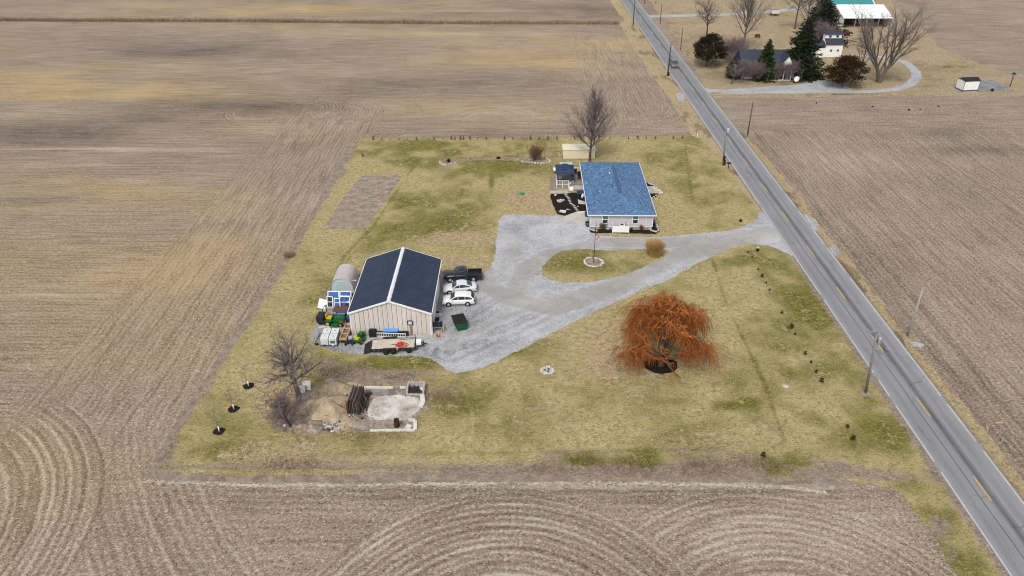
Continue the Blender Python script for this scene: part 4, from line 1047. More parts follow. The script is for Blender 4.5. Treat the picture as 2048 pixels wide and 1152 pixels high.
MB_edge = [(1158, 425), (1162, 424.6), (1166, 424.3), (1171, 424)]
for px, py in MB_edge:
    a = G(px, py); tag(MB().box((a[0], a[1], .06), (.5, .2, .12)).build('edging_block', W_PAINT), 'white edging block between the concrete apron and the mulch bed', 'edging block', 'white edging blocks at the apron')
# bed on the east side and the front of the house
BED3 = GP([(1288, 364), (1296, 366), (1312, 374), (1319, 386), (1312, 394), (1302, 399), (1298, 396)])
sheet('mulch_bed', lambda x, y: sdf(BED3, x, y) + fbm(x * 1.5, y * 1.5, 142) * .3, bounds(BED3, 1), .2, .016, M_MULCH)
pat = thing('flagstone_patio', 'pale flagstone patio stepping out of the house on the east side', 'patio', (*G(1292, 387), 0))
px0 = G(1290, 388)
random.seed(4)
for rr in range(4):
    n = [4, 4, 3, 3][rr]
    for q in range(n):
        MB().bbox(q * .78 + .02 - .2 * (rr % 2), q * .78 + .74 - .2 * (rr % 2), rr * .78 + .02, rr * .78 + .74, .0, .06 + random.uniform(0, .02)).build('flagstone', M_STONE, pat)
BED4 = GP([(1303, 431), (1306, 430), (1320, 464), (1312, 468), (1180, 466), (1178, 458), (1303, 460)])
sheet('mulch_bed', lambda x, y: sdf(BED4, x, y) + fbm(x * 1.5, y * 1.5, 143) * .3, bounds(BED4, 1), .2, .016, M_MULCH)
EDGE = [(1305.5, 431), (1307, 435), (1308.5, 439), (1310, 443), (1311.5, 447), (1313, 451), (1314.5, 455), (1316, 459), (1316, 462.5), (1312, 464), (1307, 463.5), (1302.5, 462), (1300.5, 459)]
EDGE2 = [(1297, 366.5), (1301, 368.5), (1305, 370.5), (1309, 373), (1313, 376), (1316, 380), (1317.5, 384), (1316, 388), (1312, 391.5), (1308, 394.5), (1304, 397)]
EDGE3 = [(1180, 459.5), (1184, 461), (1188, 461.5), (1193, 462)]
for q, p in enumerate(EDGE + EDGE2 + EDGE3):
    a = G(*p); lab = ('pale edging stone of the narrow bed along the front right corner of the house', 'pale edging stone of the pointed bed on the east side of the house', 'pale edging stone by the gravel at the front left corner of the house')[0 if q < len(EDGE) else 1 if q < len(EDGE) + len(EDGE2) else 2]
    tag(MB().rock((a[0], a[1], .1), .21, 100 + q).build('edging_stone', M_STONE), lab, 'edging stone', 'edging stones ' + ('at the front corner' if q < len(EDGE) else 'of the east bed' if q < len(EDGE) + len(EDGE2) else 'by the gravel'))

# ================================================================ FAR FARMYARD BUILDINGS
M_SLATE = mat('dark_slate_roof', (.035, .042, .062), .7, .18, 2)
fh = thing('farmhouse', 'white farmhouse with dark slate roof half hidden behind evergreens', 'house', (*G(1482, 158), 0), 0)
fw = G(1604, 158)[0] - G(1482, 158)[0]; fd = 8.5; fe = 2.9; fr = 6.6
MB().bbox(0, fw, 0, fd, 0, fe).build('wall', W_PAINT, fh)
MB().extr([(-.4, fe - .05), (fd / 2, fr), (fd + .4, fe - .05), (fd / 2, fe + .3)], -.4, fw + .4, 'x').build('roof', M_SLATE, fh)
gxx = fw * .70
MB().extr([(gxx - 2.3, fe), (gxx, fr - .5), (gxx + 2.3, fe)], -.9, fd / 2, 'y').build('gable_wall', W_PAINT, fh)
for s in (-1, 1):
    MB().extr([(gxx, fr - .42), (gxx + s * 2.6, fe - .1), (gxx + s * 2.6, fe + .08), (gxx, fr - .22)], -1.2, fd / 2, 'y').build('gable_roof', M_SLATE, fh)
ch = MB().bbox(fw * .48, fw * .48 + .8, fd * .5 - .3, fd * .5 + .4, fr - .6, fr + 1.1).build('chimney', mat('brick_red_brown', (.16, .08, .06), .9, .25, 5), fh)
MB().bbox(fw * .48 - .06, fw * .48 + .86, fd * .5 - .36, fd * .5 + .46, fr + 1.1, fr + 1.22).build('chimney_cap', M_CONC, ch)
for x in (2.2, 5.3, 9.4, 10.9, 14.0): window(fh, x, .9, .8, 1.4, -.01)
MB().bbox(7.2, 8.1, -.06, .01, .1, 2.2).build('door', M_SLATE, fh)
MB().bbox(6.2, 12.4, -1.9, -.05, .0, .25).build('porch', M_CONC, fh)
for x in (6.3, 8.3, 10.3, 12.2): MB().bbox(x, x + .14, -1.85, -1.7, .25, 2.7).build('porch_post', W_PAINT, fh)

# monitor barn
mbx, mby = G(1648, 114)
mn = thing('monitor_barn', 'white barn with raised clerestory roof behind the farmhouse', 'barn', (mbx, mby, 0), .03)
mw = 4.9
MB().bbox(0, mw, 0, 5.5, 0, 3.6).build('wall', W_PAINT, mn)
MB().extr([(-.3, 3.5), (2.0, 4.7), (2.0, 4.82), (-.3, 3.62)], -.25, mw + .25, 'x').build('roof', M_SLATE, mn)
MB().extr([(5.8, 3.5), (3.5, 4.7), (3.5, 4.82), (5.8, 3.62)], -.25, mw + .25, 'x').build('roof', M_SLATE, mn)
MB().bbox(.05, mw - .05, 2.0, 3.5, 3.6, 5.9).build('clerestory_wall', W_PAINT, mn)
MB().extr([(1.75, 5.85), (2.75, 6.5), (3.75, 5.85), (2.75, 6.25)], -.25, mw + .25, 'x').build('roof', M_SLATE, mn)
for x in (1.1, 3.2): MB().bbox(x, x + .75, 1.97, 2.01, 5.0, 5.6).build('window', M_GLASSD, mn)
for x in (1.4, 3.4): MB().bbox(x, x + .5, -.04, .01, 1.5, 2.1).build('window', M_GLASSD, mn)
MB().extr([(-2.9, 2.4), (.0, 3.9), (.0, 4.02), (-2.9, 2.52)], -.3, 4.6, 'y').build('lean_to_roof', M_SLATE, mn); MB().bbox(-2.7, -.01, .0, 4.3, 0, 2.4).build('lean_to_wall', W_PAINT, mn)
MB().extr([(-.35, 3.45), (2.0, 4.75), (2.0, 4.95), (-.35, 3.65)], -.36, -.26, 'x').build('rake_trim', W_PAINT, mn)

# machine shed with white roof and open front
msx, msy = G(1684, 56)
ms = thing('machine_shed', 'broad white roofed machine shed open along its front', 'shed', (msx, msy, 0), 0)
mw = G(1779, 56)[0] - msx; md = 17.0
M_WROOF = mat('white_metal_roof', (.80, .81, .82), .45, .03, 1)
MB().extr([(-.4, 3.1), (md * .52, 5.6), (md * .52, 5.75), (-.4, 3.25)], -.3, mw + .3, 'x').build('roof', M_WROOF, ms)
MB().extr([(md * .52, 5.6), (md + .4, 3.1), (md + .4, 3.25), (md * .52, 5.75)], -.3, mw + .3, 'x').build('roof', M_WROOF, ms)
MB().bbox(-.05, mw + .05, md - .1, md, 0, 3.1).build('back_wall', W_PAINT, ms)
for x in (-.06, mw): MB().extr([(.1, 0), (md, 0), (md, 3.1), (md * .52, 5.55), (.1, 3.1)], x, x + .06, 'x').build('end_wall', W_PAINT, ms)
for q in range(5): MB().bbox(q * (mw - .2) / 4, q * (mw - .2) / 4 + .2, 0, .2, 0, 3.1).build('post', M_WOODG, ms)
MB().bbox(.3, mw - .3, 5.0, 5.1, 0, 3.0).build('dark_inner_panel', M_DARK, ms)  # near-black panel paints the shade inside the open front
# teal roofed barn beyond it
tx, ty = G(1661, 35)
tbn = thing('teal_roof_barn', 'white barn with broad teal metal roof at the top edge', 'barn', (tx, ty, 0), 0)
tw = G(1744, 35)[0] - tx
M_TROOF = mat('teal_metal_roof', (.045, .24, .245), .45, .08, 1)
MB().bbox(0, tw, 0, 16, 0, 3.6).build('wall', W_PAINT, tbn)
MB().extr([(-.4, 3.55), (8, 6.6), (8, 6.75), (-.4, 3.7)], -.2, tw + .2, 'x').build('roof', M_TROOF, tbn); MB().extr([(16.4, 3.55), (8, 6.6), (8, 6.75), (16.4, 3.7)], -.2, tw + .2, 'x').build('roof', M_TROOF, tbn)
for x in (-.45, tw + .2): MB().extr([(-.4, 3.5), (8, 6.55), (8, 6.9), (-.4, 3.85)], x, x + .3, 'x').build('rake_trim', W_PAINT, tbn)
MB().bbox(-.2, tw + .2, -.55, -.42, 3.45, 3.75).build('gutter', W_PAINT, tbn)
# white garden shed on the concrete pad
wx, wy = G(1925, 182.5)
ws = thing('garden_shed', 'white garden shed with dark roof beside the concrete pad', 'shed', (wx, wy, .06), .14)
sw, sd = 4.1, 2.8
MB().bbox(0, sw, 0, sd, .15, 2.35).build('wall', W_PAINT, ws)
MB().bbox(-.12, sw + .12, -.12, sd + .12, -.06, .15).build('skid', M_DARK, ws)
MB().extr([(-.1, 2.35), (sd * .5, 2.95), (sd + .1, 2.35), (sd + .1, 2.42), (sd * .5, 3.06), (-.1, 2.42)], -.12, sw + .12, 'x').build('roof', M_DARK, ws)
for x in (-.02, sw - .06): MB().bbox(x, x + .08, -.02, .06, .15, 2.36).build('corner_trim', M_DARK, ws)
for q in range(6): MB().bbox(.1 + q * .65, .72 + q * .65, -.022, .005, .2, 2.3).build('wall_panel', W_PAINT, ws)
# ================================================================ VEHICLES
M_TYRE = M_BLACK
M_RIM = mat('alloy_rim', (.42, .43, .45), .35, .1, 6, metal=.5)
M_HEADL = mat('headlight_lens', (.55, .57, .6), .15, .05, 6, spec=.6)
M_TAILL = mat('tail_light_lens', (.22, .012, .012), .2, .15, 6, spec=.5)
M_CARGLASS = mat('car_glass', (.03, .045, .055), .05, .15, 1.5, spec=.8)
def car(name, label, cat_, loc, rz, L, W, H, kind, paint, group=None, rimm=None, r=.33):
    t = thing(name, label, cat_, loc, rz, group)
    h2 = W / 2
    if kind == 'sedan':
        hood = [(0, .60, .80), (.02, .70, .90), (.10, .80, .97), (.20, .88, 1), (.29, .96, 1), (.5, .98, 1), (.80, 1.04, 1), (.93, 1.02, .96), (.985, .96, .88), (1, .80, .82)]
        cab = [(.275, .95, .95), (.42, 1.38, .76), (.50, H, .76), (.60, H, .76), (.70, 1.38, .74), (.865, 1.04, .88)]
    elif kind == 'hatch':
        hood = [(0, .62, .82), (.02, .76, .92), (.10, .88, .98), (.20, .97, 1), (.27, 1.02, 1), (.5, 1.03, 1), (.85, 1.06, 1), (.97, 1.04, .95), (1, .90, .88)]
        cab = [(.25, 1.01, .95), (.40, 1.46, .80), (.48, H, .80), (.70, H, .79), (.89, 1.46, .76), (.985, 1.06, .90)]
    elif kind == 'suv':
        hood = [(0, .70, .86), (.02, .88, .94), (.12, 1.0, 1), (.25, 1.06, 1), (.5, 1.08, 1), (.92, 1.10, 1), (.985, 1.06, .96), (1, .9, .9)]
        cab = [(.26, 1.06, .95), (.38, 1.62, .82), (.46, H, .82), (.80, H, .81), (.93, 1.66, .8), (.99, 1.1, .92)]
    else:
        hood = [(0, .72, .90), (.015, .98, .95), (.10, 1.08, .99), (.28, 1.14, 1), (.5, 1.14, 1), (.625, 1.14, 1)]
        cab = [(.27, 1.13, .94), (.365, 1.70, .80), (.43, H, .80), (.53, H, .80), (.585, 1.72, .80), (.618, 1.13, .92)]
    fx = lambda f: L / 2 - f * L
    mb = MB(); rings = []
    zb = .26 if kind != 'pickup' else .42
    for f, z, wf in hood:
        w = h2 * wf; zz = zb + (.12 if f in (0, 1) else 0); ring = [(-w * .86, zz), (-w, zz + .14), (-w, z - .28 if z - .28 > zz + .2 else zz + .22), (-w * .975, z - .07), (-w * .86, z), (0, z + .035), (w * .86, z), (w * .975, z - .07), (w, z - .28 if z - .28 > zz + .2 else zz + .22), (w, zz + .14), (w * .86, zz)]
        rings.append([(fx(f), y, q) for y, q in ring])
    n = len(rings[0]); vs = [p for rg in rings for p in rg]; fs = []
    for i in range(len(rings) - 1):
        for j in range(n): fs.append((i * n + j, i * n + (j + 1) % n, (i + 1) * n + (j + 1) % n, (i + 1) * n + j))
    fs += [tuple(range(n)), tuple(range((len(rings) - 1) * n, len(rings) * n))[::-1]]
    mb._add(vs, fs, smooth=True)
    # roof shell
    rv = []
    for i, (f, z, wf) in enumerate(cab):
        wr = h2 * wf; rv.append([(fx(f), -wr, z), (fx(f), -wr * .9, z + .02), (fx(f), 0, z + .045), (fx(f), wr * .9, z + .02), (fx(f), wr, z)])
    vs = [p for q in rv for p in q]; fs = []
    for i in range(len(rv) - 1):
        for j in range(4): fs.append((i * 5 + j, i * 5 + j + 1, (i + 1) * 5 + j + 1, (i + 1) * 5 + j))
    mb._add(vs, fs, smooth=True)
    belt = lambda f: np.interp(f, [h[0] for h in hood], [h[1] for h in hood]) - .03
    for s in (-1, 1):      # greenhouse side skins
        pts = [(fx(f), s * h2 * wf, z) for f, z, wf in cab]
        mid = [(fx(f), s * h2 * .95, float(belt(f))) for f in (cab[-1][0], cab[0][0])]
        mb._add(pts + mid, [tuple(range(len(pts) + 2))])
    body = mb.build('body', paint, t)
    def quad(name, a, b, sh, zo=.02, m=M_CARGLASS):
        (f0, z0, w0), (f1, z1, w1) = a, b
        d = Vector((fx(f1) - fx(f0), 0, z1 - z0)).normalized(); nn = Vector((-d.z, 0, d.x)); nn = nn if nn.z > 0 else -nn
        k0, k1 = .06, .94
        P_ = []
        for k_, s in ((k0, -1), (k0, 1), (k1, 1), (k1, -1)):
            f = f0 + (f1 - f0) * k_; z = z0 + (z1 - z0) * k_; w = h2 * (w0 + (w1 - w0) * k_) * sh
            P_.append(Vector((fx(f), s * w, z)) + nn * .055)
        mb = MB(); mb._add(P_ + [p - nn * .02 for p in P_], [(0, 1, 2, 3), (7, 6, 5, 4), (0, 4, 5, 1), (1, 5, 6, 2), (2, 6, 7, 3), (3, 7, 4, 0)])
        mb.build(name, m, t)
    quad('windscreen', cab[0], cab[1], .88)
    quad('rear_window', cab[-1], cab[-2], .86)
    # side windows
    f0, f1 = cab[0][0], cab[-1][0]
    if kind == 'pickup': splits = [(.30, .45), (.462, .60)]
    elif kind == 'sedan': splits = [(.31, .485), (.50, .66), (.665, .80)]
    else: splits = [(.29, .485), (.50, .70), (.715, .93)]
    topz = lambda f: float(np.interp(f, [c[0] for c in cab], [c[1] for c in cab])); topw = lambda f: float(np.interp(f, [c[0] for c in cab], [c[2] for c in cab]))
    for s in (-1, 1):
        for a, b in splits:
            P_ = []
            def pt(f, k_):
                zb_, zt = float(belt(f)) + .05, topz(f) - .06
                z = zb_ + (zt - zb_) * k_; w = .95 + (topw(f) - .95) * ((z - belt(f)) / max(.05, topz(f) - belt(f)))
                return (fx(f), s * (h2 * w + .012), z)
            P_ = [pt(a, 0.0), pt(b, 0.0), pt(b, 1.0), pt((a + b) / 2, 1.0), pt(a, 1.0)]
            Q_ = [(p[0], p[1] - s * .02, p[2]) for p in P_]
            mb = MB(); mb._add(P_ + Q_, [(0, 1, 2, 3, 4), (9, 8, 7, 6, 5), (0, 5, 6, 1), (1, 6, 7, 2), (2, 7, 8, 3), (3, 8, 9, 4), (4, 9, 5, 0)]); mb.build('side_window', M_CARGLASS, t)
        m_ = MB(); m_.box((fx(.30), s * (h2 + .09), belt(.3) + .12), (.12, .2, .15)); m_.build('mirror', paint, t)
    wx = (.185, .775) if kind == 'sedan' else (.19, .785) if kind == 'hatch' else (.18, .79) if kind == 'suv' else (.17, .775)
    for f in wx:
        for s in (-1, 1):
            a = MB(); a.lathe([(r + .07, -.005), (r + .07, .004)], 18, (fx(f), s * (h2 + .002), r + .02), 'y'); a.build('wheel_arch', M_BLACK, t)
            wt = MB(); wt.lathe([(r * .62, -.1), (r * .95, -.11), (r, -.06), (r, .06), (r * .95, .11), (r * .62, .1)], 18, (fx(f), s * (h2 - .07), r), 'y')
            w = wt.build('wheel', M_TYRE, t)
            rm = MB(); rm.lathe([(r * .66, .0), (r * .6, .03), (r * .2, .02), (r * .16, .04), (.0, .045)] if s > 0 else [(r * .66, -.0), (r * .6, -.03), (r * .2, -.02), (r * .16, -.04), (.0, -.045)], 10, (fx(f), s * (h2 + .035), r), 'y'); rm.build('rim', rimm or M_RIM, w)
    z_h = hood[1][1] - .14
    for s in (-1, 1):
        MB().box((fx(.025), s * h2 * .70, z_h), (.16, h2 * .42, .15)).build('headlight', M_HEADL, t)
        zt = (hood[-1][1] if kind != 'pickup' else 1.0) - .02
        if kind != 'pickup': MB().box((fx(.985), s * h2 * .80, zt), (.16, h2 * .34, .2)).build('tail_light', M_TAILL, t)
    MB().box((fx(.004), 0, z_h - .02), (.08, h2 * .8, .16)).build('grille', M_DARK, t)
    MB().box((fx(.008), 0, zb + .17), (.12, W * .86, .16)).build('bumper', paint if kind != 'pickup' else M_STEEL, t)
    MB().box((fx(.994), 0, zb + .2), (.1, W * .86, .18)).build('bumper', paint if kind != 'pickup' else M_DARK, t)
    for q in (.34, .62):
        for s in (-1, 1): MB().box((fx(q) - .5, s * (h2 + .008), float(belt(q)) - .13), (.16, .03, .035)).build('door_handle', paint, t)
    if kind == 'pickup':
        x0, x1 = fx(.63), fx(1.0)
        bd = MB(); bd.bbox(x1, x0, -h2, h2, .45, .72); bd.bbox(x1, x0, -h2, -h2 + .13, .72, 1.16); bd.bbox(x1, x0, h2 - .13, h2, .72, 1.16); bd.bbox(x0 - .08, x0, -h2 + .13, h2 - .13, .72, 1.16); bd.build('cargo_bed', paint, t)
        MB().bbox(x1 - .02, x1 + .07, -h2 + .14, h2 - .14, .62, 1.15).build('tailgate', paint, t)
        for s in (-1, 1): MB().box((x1 - .01, s * (h2 - .07), .93), (.06, .13, .3)).build('tail_light', M_TAILL, t)
        for q in range(7): MB().bbox(x1 + .1, x0 - .1, -h2 + .2 + q * .23, -h2 + .28 + q * .23, .722, .745).build('bed_rib', M_BLACK, t)
    return t
def paintm(name, col, rough=.3): return mat(name, col, rough, .04, 1.2, spec=.5, coat=.6)
P_BLACK, P_WHITE, P_SILVER, P_MAROON = paintm('black_paint', (.012, .014, .022)), paintm('white_car_paint', (.76, .76, .74)), paintm('silver_white_paint', (.62, .64, .66)), paintm('grey_maroon_paint', (.16, .12, .125))
def mid(p, q, off=0):
    a, b = Vector(G(*p)), Vector(G(*q)); c = (a + b) / 2; d = (b - a).normalized(); n = Vector((-d.y, d.x))
    return (c.x + n.x * off, c.y + n.y * off, .016), math.atan2(d.y, d.x) + math.pi
lc, rz = mid((903, 565), (949, 563.7), .92); car('pickup_truck', 'black crew cab pickup truck parked beside the barn and grass edge', 'pickup truck', lc, rz, 5.55, 1.95, 1.82, 'pickup', P_BLACK, r=.39)
lc, rz = mid((899.3, 589.5), (941.5, 587), .84); car('sedan', 'silver white four door sedan between the pickup and the white hatchback', 'car', lc, rz, 4.78, 1.82, 1.46, 'sedan', P_SILVER)
lc, rz = mid((897.8, 613.2), (936.5, 612.4), .82); car('hatchback', 'white five door hatchback parked nearest the green dumpster', 'car', lc, rz, 4.4, 1.78, 1.54, 'hatch', P_WHITE)
g_ = G(1347.5, 133); car('road_car', 'grey maroon utility vehicle driving on the country road past the farmhouse', 'car', (g_[0], g_[1], .03), -math.pi / 2 - .008, 4.8, 1.9, 1.75, 'suv', P_MAROON, r=.37)
g_ = G(1689, 71); car('farm_truck', 'old rust red truck parked by the large evergreen in the farmyard', 'truck', (g_[0], g_[1], .01), .25, 4.6, 1.9, 1.8, 'pickup', mat('rust_red_paint', (.09, .035, .03), .8, .3, 2), rimm=W_PAINT, r=.38)

# ================================================================ YARD EQUIPMENT AROUND THE BARN
M_GREEN = mat('tractor_green', (.012, .105, .022), .4, .12, 3, spec=.4)
M_YEL = mat('tractor_yellow', (.60, .43, .02), .45, .1, 3)
def wheel(t, x, y, r, w, rim=M_YEL, axis='y', z=None):
    z = r if z is None else z
    a = MB(); a.lathe([(r * .55, -w / 2), (r * .93, -w / 2), (r, -w / 4), (r, w / 4), (r * .93, w / 2), (r * .55, w / 2)], 16, (x, y, z), axis); o = a.build('wheel', M_BLACK, t)
    b = MB(); b.lathe([(r * .56, -w / 2 - .01), (r * .2, -w / 2 - .02), (r * .2, w / 2 + .02), (r * .56, w / 2 + .01)], 12, (x, y, z), axis); b.build('rim', rim, o)
def mower(label, loc, rz, sc, roll=False):
    t = thing('riding_mower', label, 'riding mower', loc, rz); t.scale = (sc,) * 3
    MB().extr([(.1, .42), (.95, .40), (1.0, .62), (.92, .82), (.12, .86)], -.24, .24, 'x') if False else None
    h = MB(); prof = [(.08, .40), (.98, .40), (1.03, .60), (.95, .80), (.70, .86), (.10, .88)]
    h.extr(prof, -.25, .25, 'y'); h.build('hood', M_GREEN, t)
    MB().box((1.03, 0, .55), (.05, .36, .24)).build('grille', M_BLACK, t)
    f = MB(); f.bbox(-.62, .1, -.26, .26, .38, .46); f.bbox(-.75, -.1, -.52, -.26, .52, .60); f.bbox(-.75, -.1, .26, .52, .52, .60); f.bbox(-.78, -.15, -.3, .3, .46, .62); f.build('fender', M_GREEN, t)
    s = MB().box((-.42, 0, .70), (.46, .46, .12)).build('seat', M_YEL, t); MB().box((-.66, 0, .90), (.1, .46, .4)).build('seat_back', M_YEL, t)
    st = MB(); st.tube([(.12, 0, .8), (-.02, 0, 1.02)], .025, 6); st.build('steering_column', M_BLACK, t)
    w = MB()
    pts = [(-.03 + .03 * math.sin(a), .19 * math.cos(a), 1.02 + .14 * math.sin(a)) for a in [i * math.pi / 6 for i in range(13)]]; w.tube(pts, .018, 5, cap=False); w.build('steering_wheel', M_BLACK, t)
    for y in (-.42, .42): wheel(t, -.45, y, .30, .24); wheel(t, .72, y * .95, .21, .17)
    d = MB(); d.prism([(-.1, -.6), (.5, -.6), (.55, -.3), (.55, .3), (.5, .6), (-.1, .6), (-.2, .3), (-.2, -.3)], .12, .3); d.build('mower_deck', M_GREEN, t)
    if roll:
        r = MB(); r.tube([(-.72, -.4, .5), (-.80, -.4, 1.75), (-.80, .4, 1.75), (-.72, .4, .5)], .035, 6); r.build('roll_bar', M_BLACK, t)
        r = MB(); r.bbox(-1.5, -.82, -.5, .5, .35, .95); r.build('bagger', M_DARK, t)
    return t
g_ = G(668, 652.5); mower('large green garden tractor with yellow seat and black roll bar left of the barn', (g_[0], g_[1] + .5, .016), -.12, 1.45, True)
g_ = G(717, 690); mower('small green riding mower with yellow wheels beside the flatbed trailer', (g_[0], g_[1] + .75, .016), 1.35, 1.12)
# water totes
M_TOTE = mat('milky_tank', (.66, .68, .69), .4, .05, 2); 
bx, by = G(641, 693.5)
def tote(loc, label, rz, patch=False):
    t = thing('water_tote', label, 'tank', loc, rz, 'caged water totes by the barn')
    t0 = MB(); t0.box((0, 0, .66), (.94, 1.12, .98)); t0.build('tank', M_TOTE, t)
    MB().lathe([(.1, 1.15), (.1, 1.2), (.0, 1.2)], 12).build('cap', M_STEEL, t)
    MB().bbox(-.5, .5, -.58, .58, .0, .14).build('pallet', M_DARK, t)
    c = MB()
    for q in range(6):
        x = -.48 + q * .192
        for y in (-.575, .575): c.tube([(x, y, .14), (x, y, 1.14)], .011, 4)
        c.tube([(x, -.575, 1.16), (x, .575, 1.16)], .009, 4)
    for q in range(7):
        y = -.57 + q * .19
        for x in (-.485, .485): c.tube([(x, y, .14), (x, y, 1.14)], .011, 4)
    for z in (.3, .55, .8, 1.12):
        for y in (-.58, .58): c.tube([(-.49, y, z), (.49, y, z)], .011, 4)
        for x in (-.49, .49): c.tube([(x, -.58, z), (x, .58, z)], .011, 4)
    c.build('cage', M_STEEL, t)
    MB().bbox(-.1, .1, -.66, -.565, .14, .3).build('valve', M_BLACK if not patch else M_TOTE, t)
    if patch: MB().bbox(-.3, .3, -.585, -.575, .45, .85).build('label_plate', mat('grey_blue_plate', (.06, .10, .13), .4), t)
    return t
lab = {(0, 0): 'front left white water tote of the block of four', (1, 0): 'front right white water tote with a dark plate on its face', (0, 1): 'rear left white water tote of the block of four', (1, 1): 'rear right white water tote next to the wooden trough'}
for (u, v), l in lab.items(): tote((bx + .55 + u * 1.05, by + .65 + v * 1.24, .016), l, 0, (u, v) == (1, 0))
# wooden trough on a little trailer
M_NEWWOOD = mat('pale_pine', (.50, .36, .25), .75, .12, 3); M_BROWNW = mat('brown_boards', (.24, .14, .075), .85, .2, 3)
g_ = G(687, 690)
tr = thing('wooden_trough', 'long open wooden trough with cross pieces on a low cart', 'trough', (g_[0] + .1, g_[1] + 1.75, .016), -.06)
MB().bbox(-.40, .40, -1.7, 1.7, .62, .68).build('floor_board', M_BROWNW, tr)
for x in (-.44, .36): MB().bbox(x, x + .08, -1.72, 1.72, .62, 1.0).build('side_board', M_NEWWOOD, tr)
for y in (-1.72, -.55, .62, 1.68): MB().bbox(-.36, .36, y, y + .06, .80, .98).build('cross_piece', M_NEWWOOD, tr)
MB().bbox(-.36, .36, -1.5, 1.5, .45, .6).build('cart_frame', M_DARK, tr); MB().bbox(-.44, .44, -1.3, -1.1, .016, .6).build('stand', M_DARK, tr); MB().bbox(-.44, .44, 1.2, 1.4, .016, .6).build('stand', M_DARK, tr)
ct = thing('hand_cart', 'small dark cart with white wheels beside the wooden trough', 'cart', (*G(699, 690), .016), .1)
MB().bbox(-.42, .3, -.1, 1.1, .42, .62).build('tray', M_DARK, ct); wheel(ct, .34, .0, .36, .16, W_PAINT, 'x'); wheel(ct, -.48, .0, .36, .16, W_PAINT, 'x'); MB().tube([(0, 1.1, .5), (0, 1.9, .35)], .03, 6).build('handle', M_DARK, ct)
MB().bbox(-.1, .36, .3, .9, .62, .8).build('tool_box', mat('grey_plastic_box', (.35, .37, .40), .5), ct)
# stacked white window frames and blue panels on a rack
M_BLUEP = mat('blue_panel', (.03, .11, .36), .4, .15, 2)
rk = thing('frame_rack', 'rack of white window frames and blue panels outside the arched shed', 'rack', (*G(657, 618), .016), -.03)
MB().bbox(-.3, 3.6, -.4, 1.9, .03, .35).build('pallet', M_WOODG, rk)
def frame(x, y, z, w, h, m, tilt, name='window_frame'):
    f = MB(); Mx = Matrix.Rotation(tilt, 3, 'X'); fs_ = .11
    for (cx, cz, dx, dz) in ((0, 0, w, fs_), (0, h, w, fs_), (-w / 2, h / 2, fs_, h), (w / 2, h / 2, fs_, h), (0, h * .5, w, .07)):
        p = Mx @ Vector((cx, 0, cz)); f.box((x + p.x, y + p.y, z + p.z), (dx, .06, dz), M=Mx)
    f.build(name, W_PAINT, rk)
    if m is not None:
        g = MB(); p = Mx @ Vector((0, .02, h / 2)); g.box((x + p.x, y + p.y, z + p.z), (w - .1, .02, h - .1), M=Mx); g.build('blue_panel', m, rk)
frame(.55, .7, .35, 1.5, 1.75, M_BLUEP, -.5); frame(2.2, .75, .35, 1.5, 1.75, M_BLUEP, -.5)
frame(.3, -.1, .35, .75, 1.5, M_GLASSD, -.3); frame(1.25, -.05, .35, .8, 1.2, M_BLUEP, -.4); frame(2.35, -.15, .35, 1.35, 1.55, None, -.3); frame(2.3, .2, .3, 1.3, 1.45, M_BLUEP, -.42)
for x in (.4, 1.3, 2.1): 
    p = MB(); p.box((x, .5, 1.1), (.75, .04, .9), M=Matrix.Rotation(-.5, 3, 'X')); p.build('blue_panel', M_BLUEP, rk)
sh_ = MB(); sh_.box((-.75, .1, .75), (1.1, .12, 1.35), M=Matrix.Rotation(-.35, 3, 'X') @ Matrix.Rotation(.25, 3, 'Y')); tag(sh_.build('white_sheet', W_PAINT, None, (*G(657, 618), .016)), 'pale white board leaning on the left end of the frame rack', 'board')
pl = thing('pipe_rack', 'dark metal rack of poles between the frames and the barn', 'rack', (*G(692, 618), .016), 0)
for q in range(5): MB().tube([(q * .16, .1 * q, 0), (q * .16 + .05, 1.4, 1.7)], .035, 5).build('pole', M_DARK if q % 2 else M_WOODG, pl)
MB().bbox(-.1, 1.0, 1.3, 2.6, .1, 1.0).build('crate', M_DARK, pl)
# brown deck trailer, metal panel, blue bin, crate
bt_ = thing('brown_trailer', 'low trailer with brown board bed behind the garden tractor', 'trailer', (*G(664, 634), .016), -.02)
for q in range(6): MB().bbox(0, 3.9, q * .34, q * .34 + .32, .5, .55).build('bed_board', mat('red_brown_boards', (.13, .065, .05), .85, .2, 3), bt_)
MB().bbox(.05, 3.85, .05, 2.0, .35, .49).build('frame', M_DARK, bt_)
for x in (1.6, 2.3): wheel(bt_, x, -.12, .33, .2, M_STEEL); wheel(bt_, x, 2.15, .33, .2, M_STEEL)
a = G(664, 633); tag(MB().box((a[0] + .9, a[1] - .35, .72), (2.0, .5, .12), .05).build('metal_panel', M_STEEL), 'bare grey metal panel lying in front of the brown trailer', 'panel')
bb = thing('blue_bin', 'blue open bin against the barn wall behind the garden tractor', 'bin', (*G(686, 640), .016), .1)
for (xa, xb, ya, yb) in ((-.9, .9, -.6, -.54), (-.9, .9, .54, .6), (-.9, -.84, -.54, .54), (.84, .9, -.54, .54)): MB().bbox(xa, xb, ya, yb, .1, .95).build('side', mat('faded_blue', (.02, .10, .23), .5, .15, 2), bb)
MB().bbox(-.84, .84, -.54, .54, .08, .14).build('floor', M_DARK, bb)
cr = thing('wooden_crate', 'small brown wooden crate in front of the blue bin', 'crate', (*G(686, 649), .016), .2)
